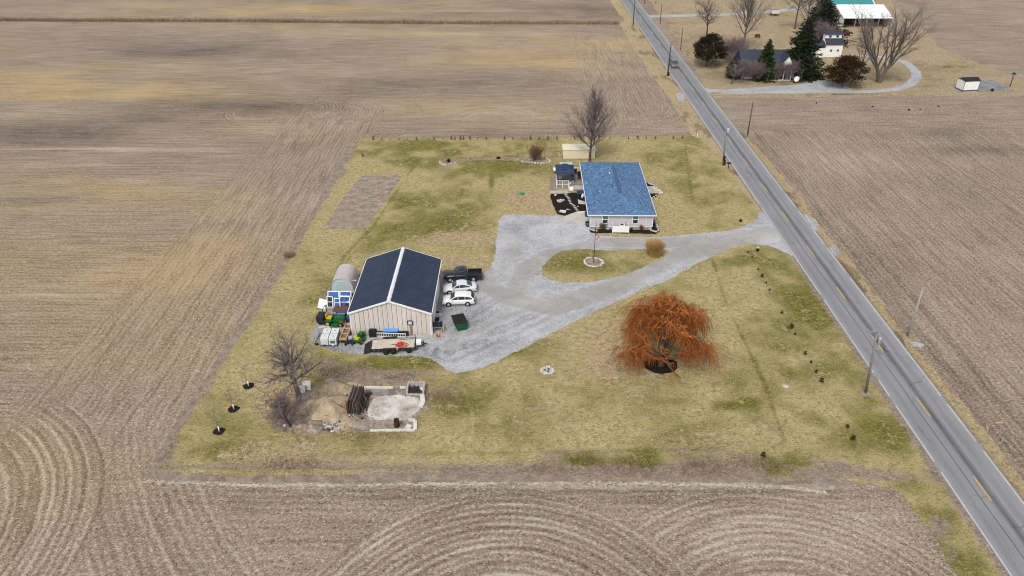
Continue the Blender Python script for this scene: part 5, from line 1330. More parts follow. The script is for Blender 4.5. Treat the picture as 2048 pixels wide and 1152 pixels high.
for q in range(4):
    MB().bbox(-.4, .4, -.4, -.36, .02 + q * .22, .2 + q * .22).build('slat', M_BROWNW, cr); MB().bbox(-.4, .4, .36, .4, .02 + q * .22, .2 + q * .22).build('slat', M_BROWNW, cr); MB().bbox(-.4, -.36, -.35, .35, .02 + q * .22, .2 + q * .22).build('slat', M_BROWNW, cr); MB().bbox(.36, .4, -.35, .35, .02 + q * .22, .2 + q * .22).build('slat', M_BROWNW, cr)
wi = thing('wire_roll', 'loose coil of dark wire beside the garden tractor at the gravel edge', 'wire coil', (*G(650, 636), .016))
for q in range(7): MB().tube([(math.cos(w_) * (.6 + .05 * q), math.sin(w_) * .5 + q * .06, .2 + .3 * math.sin(w_ * 2 + q)) for w_ in [i * math.pi / 7 for i in range(15)]], .018, 4, cap=False).build('strand', M_DARK, wi)
a = G(646, 655); tag(MB().box((a[0], a[1], .1), (1.1, .5, .1), .4).build('plywood_sheet', mat('pale_plywood', (.5, .46, .4), .8)), 'pale board lying on the gravel left of the garden tractor', 'board')
a = G(655, 655.5); tag(MB().box((a[0], a[1], .12), (.8, .3, .1), -.3).build('plywood_sheet', mat('pale_plywood', (.5, .46, .4), .8)), 'short pale board beneath the garden tractor front', 'board')
for px, py, lb in ((640, 648, 'small dark lump of scrap on the gravel margin by the grass'), (633, 690, 'small dark lump of scrap at the gravel corner beside the totes')):
    a = G(px, py); tag(MB().rock((a[0], a[1], .1), .25, int(px)).build('scrap', M_DARK), lb, 'scrap')
tb_ = thing('landscape_timber', 'grey timber laid along the gravel edge left of the totes', 'timber', (*G(628, 688), .016)); d_ = Vector(G(640, 668)) - Vector(G(628, 688))
MB().tube([(0, 0, .08), (d_.x, d_.y, .08)], .09, 6).build('timber', M_WOODG, tb_)

# ---- flatbed trailer with red hose
M_DECKW = mat('bleached_deck_planks', (.50, .44, .36), .85, .14, 2)
fa, fb, fc, fdd = G(745.4, 679.7, .75), G(829.8, 677.3, .75), G(827.4, 693, .75), G(741.9, 698.4, .75)
ang = math.atan2(fb[1] - fa[1] + fc[1] - fdd[1], fb[0] - fa[0] + fc[0] - fdd[0])
ft = thing('flatbed_trailer', 'dual axle flatbed trailer with bleached plank deck in front of the barn', 'trailer', ((fa[0] + fdd[0]) / 2 + .05, (fa[1] + fdd[1]) / 2, .016), ang)
TL = math.hypot(fb[0] - fa[0], fb[1] - fa[1]); TW = 2.05
for q in range(9): MB().bbox(0, TL, -TW / 2 + q * TW / 9 + .008, -TW / 2 + (q + 1) * TW / 9 - .008, .68, .735 + random.uniform(-.004, .004)).build('deck_plank', M_DECKW, ft)
fr_ = MB()
for y in (-TW / 2 - .09, TW / 2 + .01): fr_.bbox(-.02, TL + .05, y, y + .08, .50, .76)
for q in range(6): fr_.bbox(q * TL / 5, q * TL / 5 + .08, -TW / 2, TW / 2, .52, .66)
fr_.bbox(TL + .02, TL + .1, -TW / 2, TW / 2, .5, 1.25) if False else fr_.bbox(TL + .02, TL + .1, -TW / 2, TW / 2, .5, .86)
fr_.build('frame', M_DARK, ft)
MB().extr([(-1.05, .03), (-.03, .66), (-.03, .72), (-1.05, .09)], -TW / 2 - .05, TW / 2 + .05, 'y').build('ramp', M_DARK, ft)
for s in (-1, 1):
    for x in (1.75, 2.65): wheel(ft, x, s * (TW / 2 + .26), .36, .22, M_DARK)
    MB().extr([(1.2, .62), (1.4, .86), (3.0, .86), (3.2, .62), (3.15, .62), (2.95, .81), (1.45, .81), (1.25, .62)], s * TW / 2 + (.05 if s > 0 else -.40), s * TW / 2 + (.40 if s > 0 else -.05), 'y').build('fender', M_DARK, ft)
    MB().box((3.16, s * (TW / 2 + .22), .74), (.05, .34, .2)).build('fender_end', W_PAINT, ft)
    MB().tube([(TL, s * TW * .45, .6), (TL + 1.25, 0, .55)], .06, 6).build('tongue', M_DARK, ft)
    MB().tube([(TL + .03, s * TW * .48, .5), (TL + .03, s * TW * .48, 1.35)], .05, 6).build('stake', M_DARK, ft)
MB().box((TL + .48, 0, .78), (.62, .85, .34)).build('tool_box', W_PAINT, ft)
MB().tube([(TL + 1.1, 0, .05), (TL + 1.1, 0, .95)], .05, 8).build('jack', M_DARK, ft); MB().tube([(TL + 1.2, 0, .55), (TL + 1.55, 0, .55)], .07, 8).build('coupler', M_DARK, ft)
wheel(ft, TL - .75, -(TW / 2 + .2), .34, .2, M_DARK, z=.42)
for q in range(9): MB().box((.3 + q * TL / 9, -TW / 2 - .095, .62), (.08, .02, .07)).build('marker_light', mat('amber_marker', (.6, .45, .3), .4), ft)
M_RED = mat('red_strap', (.52, .025, .018), .5, .15, 4)
hs = thing('red_hose', 'tangled red hose heaped on the trailer deck', 'hose', (*G(801, 690, .75), .76), ang)
random.seed(9)
for q in range(9):
    r_ = random.uniform(.25, .75); cx, cy = random.uniform(-.4, .4), random.uniform(-.3, .35); ph = random.uniform(0, 6)
    MB().tube([(cx + r_ * math.cos(w_), cy + r_ * .7 * math.sin(w_), .04 + .05 * q * .4 + .06 * math.sin(w_ * 2 + ph)) for w_ in [i * math.pi / 8 + ph for i in range(16)]], .028, 5, cap=False).build('loop', M_RED, hs)
MB().rock((0, -.1, .14), .34, 4, flat=.5).build('heap', M_RED, hs)
MB().tube([(-1.2, .1, .04), (-.5, .15, .05), (0, .2, .08)], .03, 5).build('hose_end', M_DARK, hs)
MB().tube([(TL * .62, .72, .79), (TL * .97, .78, .80)], .03, 6).build('pole', M_DARK, ft)
# ladder, blue board, grill box, post light by the barn wall
a, b = G(754, 672), G(813, 674)
tag(MB().box(((a[0] + b[0]) / 2 + .2, a[1] + .02, .38), (4.0, .08, .72)).build('scrap_sheet', M_DARK), 'dark sheet standing on edge behind the ladder at the barn wall', 'sheet')
ld = thing('ladder', 'aluminium ladder lying on edge along the barn gable wall', 'ladder', (a[0], a[1] - .25, .016), math.atan2(b[1] - a[1], b[0] - a[0]))
LL = math.hypot(b[0] - a[0], b[1] - a[1])
for z in (.1, .60): MB().bbox(-.3, LL, -.03, .03, z, z + .09).build('rail', W_TRIM, ld)
for q in range(13): MB().bbox(q * LL / 12.4, q * LL / 12.4 + .07, -.02, .02, .19, .60).build('rung', W_TRIM, ld)
bd = MB().box((0, 0, 0), (1.9, .06, .5), M=Matrix.Rotation(-.5, 3, 'X')); a = G(782, 671); tag(bd.build('blue_board', mat('bright_blue_board', (.10, .27, .62), .45), None, (a[0], a[1] - .02, .85)), 'bright blue board leaning on the barn wall above the ladder', 'board')
gb = thing('smoker_grill', 'black covered grill standing by the trailer ramp', 'grill', (*G(746.5, 673.5), .016), .05)
MB().box((0, 0, .62), (.95, .65, .78)).build('cover', M_BLACK, gb); MB().box((0, 0, 1.04), (.75, .5, .14)).build('lid', M_BLACK, gb)
for x in (-.4, .4):
    for y in (-.25, .25): MB().tube([(x, y, 0), (x, y, .3)], .03, 5).build('leg', M_DARK, gb)
tw_ = thing('wire_trellis', 'bent grey wire frame beside the black covered grill', 'trellis', (*G(737, 672), .016))
for q in range(5): MB().tube([(-.6 + q * .25, 0, 0), (-.5 + q * .25, .15, .5), (-.55 + q * .27, .3, .95)], .02, 4).build('wire', M_STEEL, tw_)
MB().tube([(-.6, .1, .4), (.6, .15, .45)], .02, 4).build('wire', M_STEEL, tw_)
pp = thing('post_light', 'square framed flood light on a brown post against the barn wall', 'light', (*G(822.5, 671.5), .016))
MB().bbox(-.09, .09, -.06, .06, 0, 1.75).build('post', mat('brown_grey_post', (.24, .19, .17), .8), pp)
h_ = MB(); h_.bbox(-.33, .33, -.1, .02, 1.75, 2.35); h_.build('frame', M_DARK, pp); MB().bbox(-.23, .23, -.125, -.101, 1.83, 2.27).build('lens', M_HEADL, pp); MB().bbox(-.05, .05, .02, .3, 2.0, 2.1).build('bracket', M_DARK, pp)
# east side of barn: mats, boards, work rack, cones
for py, lb in ((627, 'black rubber mat behind the white boards beside the barn'), (640, 'black rubber mat in front of the white boards beside the barn')):
    a = G(871.5, py); tag(MB().box((a[0], a[1], .10), (.85, .62, .16)).build('rubber_mat', M_BLACK), lb, 'mat')
for py, lb in ((630.5, 'farther of two white boards lying beside the barn door'), (633.8, 'nearer of two white boards lying beside the barn door')):
    a = G(873.5, py); tag(MB().box((a[0], a[1], .2), (1.3, .22, .14)).build('white_board', mat('cream_board', (.62, .59, .52), .7)), lb, 'board')
wr = thing('work_rack', 'steel saw bench loaded with black tubs at the barn corner', 'rack', (*G(874.5, 665), .016), .03)
for y in (0, .8):
    MB().bbox(-.75, .75, y - .04, y + .04, .74, .82).build('rail', M_STEEL, wr)
    for x in (-.68, .68): MB().tube([(x, y, 0), (x * .92, y, .74)], .035, 5).build('leg', M_STEEL, wr)
for q in range(4): MB().bbox(-.72 + q * .37, -.72 + q * .37 + .3, -.05, .85, .83, 1.1 + .05 * (q % 2)).build('tub', M_BLACK, wr)
MB().lathe([(.28, 0), (.3, .3), (.3, .7), (.26, .72)], 12, (-.95, .3, 0)).build('drum', M_BLACK, wr)
M_ORANGE = mat('faded_orange_plastic', (.60, .22, .06), .6, .15, 5); M_PALEO = mat('dirty_white_orange', (.55, .44, .36), .6, .2, 5)
def cone(px, py, m, lab, h=.75):
    t = thing('traffic_cone', lab, 'traffic cone', (*G(px, py), .016), 0, 'traffic cones at the barn corner')
    MB().box((0, 0, .025), (.4, .4, .05)).build('base', M_ORANGE, t); MB().lathe([(.15, .05), (.035, h), (.0, h)], 12).build('cone', m, t); MB().lathe([(.105, h * .42), (.075, h * .62)], 12).build('collar', M_PALEO, t)
cone(887, 663, M_PALEO, 'pale faded traffic cone right of the saw bench', .95); cone(877.5, 674.5, M_ORANGE, 'orange traffic cone in front of the saw bench, nearest the viewer'); cone(874.5, 672.5, M_ORANGE, 'orange traffic cone just behind and left of the nearest cone')
# dumpster
dA, dB = Vector(G(915.5, 663)), Vector(G(934.2, 659.2)); ad = math.atan2(dB.y - dA.y, dB.x - dA.x); dw = (dB - dA).length
dm = thing('dumpster', 'dark green dumpster with black sloping lid on the gravel', 'dumpster', (dA.x, dA.y, .016), ad)
M_DG = mat('dumpster_green', (.012, .070, .030), .5, .15, 2)
dd = 1.75; hf, hb = 1.15, 1.4
s_ = .045
def slab(pts, th, name, m):
    q = [Vector(p) for p in pts]; nn = (q[1] - q[0]).cross(q[2] - q[0]).normalized() * th; mb = MB(); k_ = len(q); mb._add(q + [p + nn for p in q], [tuple(range(k_)), tuple(range(k_, 2 * k_))[::-1]] + [(i, (i + 1) % k_, k_ + (i + 1) % k_, k_ + i) for i in range(k_)]); return mb.build(name, m, dm)
tl = .3
slab([(0, 0, .1), (dw, 0, .1), (dw + .08, 0, hf), (-tl, 0, hf)], .045, 'front_panel', M_DG)
slab([(dw, dd, .1), (0, dd, .1), (-tl, dd, hb), (dw + .08, dd, hb)], .045, 'back_panel', M_DG)
slab([(0, dd, .1), (0, 0, .1), (-tl, 0, hf), (-tl, dd, hb)], .04, 'side_panel', M_DG); slab([(dw, 0, .1), (dw, dd, .1), (dw + .08, dd, hb), (dw + .08, 0, hf)], .04, 'side_panel', M_DG)
MB().bbox(s_, dw - s_, s_, dd - s_, .1, .16).build('floor', M_DG, dm)
for q in range(2): MB().extr([(-.06, hf + .02), (dd + .04, hb + .03), (dd + .04, hb + .08), (-.06, hf + .07)], -tl - .04 + q * (dw + tl + .1) / 2 + q * .02, -tl - .04 + (q + 1) * (dw + tl + .1) / 2, 'x').build('lid', M_BLACK, dm)
for q, (x, y) in enumerate(((dw * .3, .5), (dw * .72, 1.1), (dw * .3, 1.4))): MB().box((x, y, hf + .12 + .17 * y), (.3, .1, .05)).build('lid_handle', M_DARK, dm)
MB().bbox(-tl, dw + .08, -.05, -.002, hf - .12, hf - .02).build('rim', M_DG, dm)
MB().bbox(dw + .06, dw + .14, .3, dd - .4, .65, .85).build('lift_pocket', M_DG, dm)
M_LOGO = mat('pale_green_print', (.12, .30, .20), .6)
for q in range(6): MB().bbox(dw * .50 + q * .12, dw * .50 + q * .12 + .09, -.012, -.002, .78, .92).build('decal', M_LOGO, dm)
for x in (.1, dw - .25):
    for y in (.2, dd - .3): MB().bbox(x, x + .15, y, y + .15, 0, .1).build('skid', M_DARK, dm)

# ================================================================ ISLAND: flag pole in its stone ring
ic = G(1187, 525.5)
sheet('mulch_bed', lambda x, y: 1.25 - np.hypot((x - ic[0]), (y - ic[1])) + fbm(x * 2, y * 2, 150) * .3, (ic[0] - 2, ic[0] + 2, ic[1] - 2, ic[1] + 2), .15, .018, M_SOIL)
for q in range(26):
    w = q * 2 * math.pi / 26
    a = (ic[0] + 1.38 * math.cos(w), ic[1] + 1.38 * math.sin(w))
    tag(MB().rock((a[0], a[1], .12), .22, 200 + q).build('ring_stone', M_STONE), 'white stone in the ring around the flag pole', 'stone', 'white stones ringing the flag pole')
fp = thing('flag_pole', 'slim dark flag pole standing in the ring of white stones', 'flag pole', (ic[0], ic[1], 0))
MB().tube([(0, 0, 0), (0, 0, 3.6), (0, 0, 7.1)], [.045, .04, .028], 8).build('pole', mat('bronze_pole', (.05, .045, .042), .4), fp); MB().lathe([(.0, 7.1), (.07, 7.16), (.0, 7.24)], 8).build('finial', M_STEEL, fp); MB().box((.08, 0, 6.3), (.16, .08, .1)).build('solar_lamp', M_DARK, fp)
fl = thing('flag', 'faded striped flag hanging limp from the flag pole', 'flag', (ic[0], ic[1], 5.15))
M_FRED, M_FWH, M_FBL = mat('faded_red_cloth', (.50, .13, .17), .9), mat('faded_white_cloth', (.62, .56, .58), .9), mat('faded_blue_cloth', (.10, .12, .26), .9)
for q in range(7):
    mb = MB(); n = 8; vs = []
    for i in range(n + 1):
        t_ = i / n
        for j in (0, 1):
            s_l = (q + j) / 7
            vs.append((.06 + t_ * .62 * (1 - .25 * s_l) + .04 * math.sin(t_ * 9 + q), .10 * math.sin(t_ * 8 + s_l * 3), -.05 - s_l * .95 - t_ * .75))
    mb._add(vs, [(2 * i, 2 * i + 1, 2 * i + 3, 2 * i + 2) for i in range(n)]); mb.build('stripe', M_FRED if q % 2 == 0 else M_FWH, fl, fix=False)
mb = MB(); mb._add([(.055, -.03, -.02), (.30, .12, -.28), (.28, .12, -.72), (.055, -.03, -.46)], [(0, 1, 2, 3)]); mb.build('canton', M_FBL, fl, fix=False)

# fire ring on the lawn
fc_ = G(1095, 742)
sheet('ash_bed', lambda x, y: .72 - np.hypot(x - fc_[0], y - fc_[1]) + fbm(x * 3, y * 3, 151) * .2, (fc_[0] - 1.5, fc_[0] + 1.5, fc_[1] - 1.5, fc_[1] + 1.5), .1, .018, M_ASHEN)
for q in range(15):
    w = q * 2 * math.pi / 15; tag(MB().rock((fc_[0] + .72 * math.cos(w), fc_[1] + .72 * math.sin(w), .1), .19, 300 + q).build('ring_stone', M_STONE), 'white stone of the small fire ring alone on the front lawn', 'stone', 'white stones of the fire ring')
for q in range(5): tag(MB().rock((fc_[0] + random.uniform(-.4, .4), fc_[1] + random.uniform(-.4, .4), .07), .15, 330 + q).build('ash_stone', M_STONE if q % 2 else M_DARK), 'stone lying inside the small fire ring on the front lawn', 'stone', 'stones inside the fire ring')

# ================================================================ BURNT OUT FOUNDATION
SANDP = chaikin(GP([(610, 790), (650, 772), (700, 768), (735, 775), (742, 800), (735, 850), (720, 862), (660, 866), (600, 864), (585, 845), (592, 815)]), 1)
sheet('rubble_ground', lambda x, y: sdf(chaikin(GP([(560, 800), (600, 770), (680, 764), (860, 772), (880, 800), (850, 850), (830, 866), (700, 866), (580, 866), (545, 845)]), 1), x, y) - .6 + fbm(x * .35, y * .35, 160) * 4.0 + fbm(x * 1.8, y * 1.8, 162, 5) * 3.0, (-32, -8, 58, 74), .22, .012, M_LITTER)
LIT = GP([(700, 745), (790, 748), (830, 756), (845, 768), (760, 772), (690, 762), (650, 752)])
sheet('leaf_litter', lambda x, y: sdf(LIT, x, y) + fbm(x * .6, y * .6, 163) * 2.5 + fbm(x * 2.2, y * 2.2, 161, 4) * 2.0, bounds(LIT, 2), .22, .0125, M_LITTER)
PADX = GP([(748, 792), (790, 791), (841, 795), (839, 819), (817, 838.5), (790, 841), (750, 840), (738, 835), (732, 820)])
sheet('burnt_pad', lambda x, y: sdf(PADX, x, y) + fbm(x * 1.3, y * 1.3, 164) * .8, bounds(PADX, 1), .15, .03, M_ASHEN)
APRN = GP([(735, 836), (818, 838), (830, 842), (831, 861), (738, 863), (700, 862), (700, 845)])
sheet('ash_ground', lambda x, y: sdf(APRN, x, y) + fbm(x * 1.0, y * 1.0, 165) * 1.0, bounds(APRN, 1), .15, .02, dirtm('ash_and_soil', [(.14, .11, .09), (.27, .225, .185), (.36, .31, .265), (.47, .43, .385)], 1.2))
BACKG = GP([(722, 777), (840, 778), (840, 794), (735, 796)])
sheet('ash_ground', lambda x, y: sdf(BACKG, x, y) + fbm(x * 1.0, y * 1.0, 166) * .6, bounds(BACKG, 1), .15, .022, dirtm('ash_and_soil_grey', [(.12, .10, .09), (.22, .19, .165), (.30, .27, .24), (.42, .39, .36)], 1.2))
fnd = thing('foundation_wall', 'pale broken concrete footing around the burnt building pad', 'foundation', (0, 0, 0))
M_PALEC = mat('bleached_concrete', (.60, .575, .53), .9, .12, 1.5, dirt=(.33, .29, .25), dirt_amt=.55)
def footing(p, q, w=.32, h=.22):
    a, b = Vector(G(*p)), Vector(G(*q)); L = (b - a).length; an = math.atan2(b.y - a.y, b.x - a.x); n = max(1, int(L / 1.4))
    for i in range(n):
        c = a + (b - a) * ((i + .5) / n); MB().box((c.x, c.y, h / 2 + random.uniform(-.04, .03)), (L / n - .03, w * random.uniform(.8, 1.1), h), an + random.uniform(-.02, .02)).build('footing', M_PALEC, fnd)
footing((718, 776.5), (786, 776.3)); footing((800, 776.5), (812, 776.4)); footing((838, 776.5), (845, 776.5), .4); footing((843.5, 777), (843.5, 783)); footing((844, 792), (846.5, 806), .5); footing((846, 806), (841, 815), .5)
footing((740, 862), (830, 861.5), .3, .18); footing((817, 841), (831, 842), .35); footing((830.5, 843), (830.5, 860), .5); footing((812, 860), (820, 850), .6, .12); footing((676, 829), (693, 790), .14, .3)
# charred stack of boards still standing
cb = thing('charred_wall', 'leaning stack of charred weathered boards standing on the foundation', 'ruined wall', (*G(702, 829), .02), -.06)
M_CHAR = mat('charred_wood', (.055, .042, .036), .9, .4, 3, dirt=(.16, .12, .10), dirt_amt=.5); M_RUSTW = mat('rusty_iron', (.085, .04, .025), .85, .3, 3); M_ASHW = mat('ash_grey_wood', (.13, .115, .105), .9, .25, 3)
for q in range(7):
    mb = MB(); z1 = 1.65 + random.uniform(-.12, .15); x = -.30 + q * .19
    mb.extr([(0, 0), (2.95 + random.uniform(-.2, .2), 0), (3.0, z1), (.0, z1 - random.uniform(0, .15))], x, x + .11, 'x'); mb.build('board', [M_CHAR, M_RUSTW, M_CHAR, M_ASHW, M_CHAR, M_ASHW, M_RUSTW][q], cb)
for q in range(5): MB().box((-.15 + q * .2, 1.5 + .1 * (q % 3), 1.74 + .03 * (q % 3)), (.12, 2.7, .06), random.uniform(-.05, .05)).build('top_slat', M_ASHW if q % 2 else M_CHAR, cb)
for q in range(3):
    mb = MB(); mb.tube([(.95, .6 + q * .8, 1.4 - .1 * q % .3), (1.35 + .1 * q, .3 + q * .8, .05)], .07, 5); mb.build('leaning_beam', M_CHAR if q % 2 else M_ASHW, cb)
for x, y in ((-.35, -.05), (1.05, -.05), (-.3, 3.0)): MB().tube([(x, y, 0), (x, y, 1.95)], .05, 5).build('stud', M_RUSTW, cb)
def beam(p, q, z0, z1, r, m, lab, cat_='beam'):
    a, b = G(*p), G(*q); tag(MB().tube([(a[0], a[1], z0), (b[0], b[1], z1)], r, 6).build('charred_beam', m), lab, cat_)
beam((722, 797), (743, 789), .3, .25, .13, M_CHAR, 'thick charred beam lying behind the ruined board wall'); beam((733, 823), (737, 793), .1, .3, .10, M_CHAR, 'long charred beam lying along the left edge of the pad'); beam((724, 825), (734, 800), .1, .4, .09, M_ASHW, 'grey burnt beam leaning beside the ruined board wall'); beam((722, 800), (742, 786), .45, .4, .06, M_ASHW, 'thin ash grey beam on top of the thick charred beam')
beam((709, 830), (724, 838.5), .2, .14, .11, M_ASHW, 'pipe with dark open end lying before the ruined wall', 'pipe')
a = G(725, 839.3); tag(MB().lathe([(.12, 0), (.13, .08)], 10, (a[0], a[1], .14), 'y').build('pipe_end', M_BLACK), 'dark round drum end beside the pipe mouth', 'drum')
pk = MB(); aa, bb_ = G(683, 829), G(690, 790)
lw = MB(); lw._add([(G(675, 829)[0], G(675, 829)[1], .05), (G(693, 830)[0], G(693, 830)[1], .35), (G(694, 793)[0], G(694, 793)[1], .5), (G(688, 792)[0], G(688, 792)[1], .05)], [(0, 1, 2, 3)])
lw._add([(G(675, 829)[0], G(675, 829)[1], -.05), (G(693, 830)[0], G(693, 830)[1], .27), (G(694, 793)[0], G(694, 793)[1], .42), (G(688, 792)[0], G(688, 792)[1], -.05)], [(3, 2, 1, 0)])
tag(lw.build('fallen_panel', mat('rust_brown_panel', (.24, .155, .09), .9, .3, 1.5, dirt=(.36, .26, .16)), fix=False), 'rust brown fallen panel tilted against the ruined board wall', 'panel')
# rubble heaps, sand
def heap(name, px, py, rx, ry, h, m, seed, n=40):
    cx, cy = G(px, py); mb = MB(); vs = []; fs = []
    for i in range(n + 1):
        r = i / n
        for j in range(40):
            w = j * 2 * math.pi / 40
            x = r * rx * math.cos(w); y = r * ry * math.sin(w); wob = 1 + .25 * math.sin(w * 3 + seed) + .12 * math.sin(w * 7 + seed * 2)
            vs.append([cx + x * wob, cy + y * wob, 0])
            vs[-1][2] = h * (1 - r * r) ** 1.6 * (1 + .25 * r * math.sin(w * 5 + seed)) - .02 * r
    A_ = np.array(vs); A_[:, 2] += fbm(A_[:, 0] * 1.5, A_[:, 1] * 1.5, seed, 5) * .35 * (A_[:, 2] > .02)
    for i in range(n):
        for j in range(40): fs.append((i * 40 + j, i * 40 + (j + 1) % 40, (i + 1) * 40 + (j + 1) % 40, (i + 1) * 40 + j))
    mb._add(A_.tolist(), fs, smooth=True); return tag(mb.build(name, m, fix=False), kind='stuff')
heap('sand_heap', 672, 778, 2.8, 1.9, 1.15, M_SAND, 3); heap('sand_heap', 655, 818, 3.4, 2.7, 1.5, M_SAND, 5); heap('sand_heap', 690, 845, 1.6, 1.6, .25, M_SAND, 8); heap('sand_heap', 702, 770, 1.6, .8, .4, M_SAND, 9); heap('soil_heap', 615, 852, 2.4, 1.2, .4, M_LITTER, 11)
M_RUB = fmat('broken_plaster', [(.07, .065, .065), (.22, .20, .19), (.42, .40, .38), (.62, .60, .57)], .9)
random.seed(14); mb = MB()
for q in range(150):
    px, py = random.gauss(663, 9), random.gauss(850, 5.5); a = G(px, py); mb.rock((a[0], a[1], random.uniform(.05, .3)), random.uniform(.08, .2), q, flat=.6)
for q in range(80):
    px, py = random.gauss(703, 9), random.gauss(835, 6); a = G(px, py); mb.rock((a[0], a[1], random.uniform(.02, .12)), random.uniform(.05, .11), q + 300, flat=.6)
for q in range(40):
    px, py = random.uniform(722, 732), random.uniform(780, 792); a = G(px, py); mb.rock((a[0], a[1], random.uniform(.05, .25)), random.uniform(.08, .17), q + 500, flat=.6)
for q in range(160):
    px, py = random.uniform(590, 850), random.uniform(768, 866); a = G(px, py); mb.rock((a[0], a[1], .03), random.uniform(.03, .09), q + 700, flat=.6)
tag(mb.build('rubble', M_RUB, fix=False), kind='stuff')
a = G(655, 808); tag(MB().rock((a[0], a[1], .7), .3, 3).build('rock', M_STONE), 'pale rock perched on the upper right of the sand heap', 'rock')
a = G(676, 806); tag(MB().rock((a[0], a[1], .35), .3, 4).build('rock', M_STONE), 'pale rock where the sand heap meets the fallen panel', 'rock')
a = G(670, 829); tag(MB().rock((a[0], a[1], .3), .26, 5).build('rock', M_FLAG), 'grey rock at the foot of the fallen panel', 'rock')
a = G(624, 857); tag(MB().rock((a[0], a[1], .25), .2, 6, flat=1.4).build('rock', M_STONE), 'upright white stone at the front of the sand', 'rock')
# rusty barrel
br_ = thing('rusty_barrel', 'dark rusty burn barrel standing on the burnt pad', 'barrel', (*G(794, 852.5), .03))
MB().lathe([(.30, 0), (.31, .02), (.30, .3), (.315, .31), (.30, .33), (.30, .6), (.315, .61), (.30, .63), (.30, .92), (.315, .93), (.27, .93), (.27, .2)], 18).build('drum', mat('dark_rust', (.055, .024, .016), .9, .35, 4), br_)
# block hearth
hp = thing('block_firepit', 'grey concrete block fire pit open at the front on the pad', 'fire pit', (*G(812.5, 791.5), .03), -.01)
M_BLK = mat('grey_block', (.40, .385, .365), .9, .12, 3, dirt=(.16, .15, .145), dirt_amt=.5)
hw, hd = 2.1, 1.6; nb = 5
for r in range(4):
    for q in range(nb):
        MB().bbox(.02 + q * hw / nb + .01, (q + 1) * hw / nb - .01, hd - .2, hd, r * .2 + .005, r * .2 + .195).build('block', M_BLK, hp)
    for x in (0, hw - .2):
        for q in range(3):
            if r == 3 and q == 0: continue
            MB().bbox(x, x + .2, q * (hd - .2) / 3 + .01, (q + 1) * (hd - .2) / 3 - .01, r * .2 + .005, r * .2 + .195).build('block', M_BLK, hp)
for q in range(3):
    MB().bbox(.22 + q * .56, .22 + (q + 1) * .56 - .02, 0, .2, .005, .16).build('block', M_BLK, hp)
for q in range(12): MB().tube([(random.uniform(.3, 1.8), random.uniform(.3, 1.3), random.uniform(.15, .3)), (random.uniform(.3, 1.8), random.uniform(.3, 1.3), random.uniform(.3, .7))], .05, 5).build('burnt_log', M_CHAR, hp)
MB().bbox(.2, hw - .2, .2, hd - .2, .0, .12).build('ash_bed', M_CHAR, hp)
# white debris by the tree
db = MB(); db.box((0, 0, .55), (.95, .12, 1.1), M=Matrix.Rotation(-.4, 3, 'X') @ Matrix.Rotation(.3, 3, 'Z')); tag(db.build('white_slab', W_PAINT, None, (*G(614, 778), 0)), 'broken white slab leaning behind the old tree trunk', 'slab')
db = MB(); db.box((0, 0, .4), (1.0, .14, .9), M=Matrix.Rotation(-.5, 3, 'X') @ Matrix.Rotation(-.4, 3, 'Z')); tag(db.build('grey_slab', mat('grey_slab', (.40, .385, .37), .8), None, (*G(604.5, 783), 0)), 'broken grey slab beside the white one behind the old tree trunk', 'slab')
a = G(570, 853); tag(MB().rock((a[0], a[1], .2), .22, 61).build('bucket', W_PAINT), 'small white scrap beneath the purple brush by the lawn', 'scrap')

# ================================================================ ROADSIDE
M_POLE = mat('weathered_pole', (.20, .203, .205), .9, .2, 2); M_POLEP = mat('pale_pole', (.34, .31, .30), .9, .12, 2); M_POLED = mat('dark_pole', (.065, .055, .05), .9, .2, 2)
def pole(px, py, h, label, m=M_POLE, lean=(0, 0), arm=0.0, can=False, meter=False, r=.15, box=False):
    t = thing('utility_pole', label, 'utility pole', (*G(px, py), 0), 0, 'utility poles along the road')
    MB().tube([(0, 0, -.1), (lean[0] * .5, lean[1] * .5, h / 2), (lean[0], lean[1], h)], [r, r * .88, r * .72], 10).build('pole', m, t)
    at = lambda z: (lean[0] * z / h, lean[1] * z / h)
    if arm:
        u = at(h - .5); b = MB(); b.bbox(-arm / 2 + u[0], arm / 2 + u[0], -.2 + u[1], -.1 + u[1], h - .62, h - .48); ca = b.build('crossarm', M_STEEL, t)
        for q in (-.47, .47): MB().lathe([(.035, h - .48), (.06, h - .4), (.05, h - .28), (.02, h - .26)], 8, (u[0] + arm * q, u[1] - .15, 0)).build('insulator', M_STEEL, ca)
        MB().lathe([(.05, h), (.07, h + .08), (.03, h + .2)], 8, (lean[0], lean[1], 0)).build('insulator', M_STEEL, t)
    if can:
        u = at(h - 1.9); c = MB(); c.lathe([(.20, h - 2.3), (.22, h - 2.25), (.22, h - 1.5), (.17, h - 1.42), (.05, h - 1.4)], 12, (u[0] + .42, u[1] - .05, 0)); c.build('transformer', M_STEEL if not meter else mat('pale_transformer', (.46, .47, .48), .5), t)
        MB().bbox(u[0] + .08, u[0] + .3, u[1] - .08, u[1] + .02, h - 2.1, h - 1.8).build('bracket', M_DARK, t)
    if meter: MB().bbox(-.2, .2, -.30, -.12, 1.1, 2.0).build('meter_box', M_DARK, t)
    if box: MB().lathe([(.16, .0), (.2, .3), (.2, 1.0), (.16, 1.05)], 10, (.3, .1, 0)).build('pedestal', M_DARK, t)
    return t
pole(1731.5, 785.5, 9.3, 'nearest utility pole with crossarm and transformer leaning over the road edge', lean=(-.9, 0), arm=2.3, can=True, meter=False)
MB_ = MB(); a = G(1731, 787); sheet('pole_gravel', lambda x, y: .75 - np.hypot(x - a[0], (y - a[1]) * 1.2) + fbm(x * 2, y * 2, 170) * .4, (a[0] - 2, a[0] + 2, a[1] - 2, a[1] + 2), .12, .016, M_SOIL)
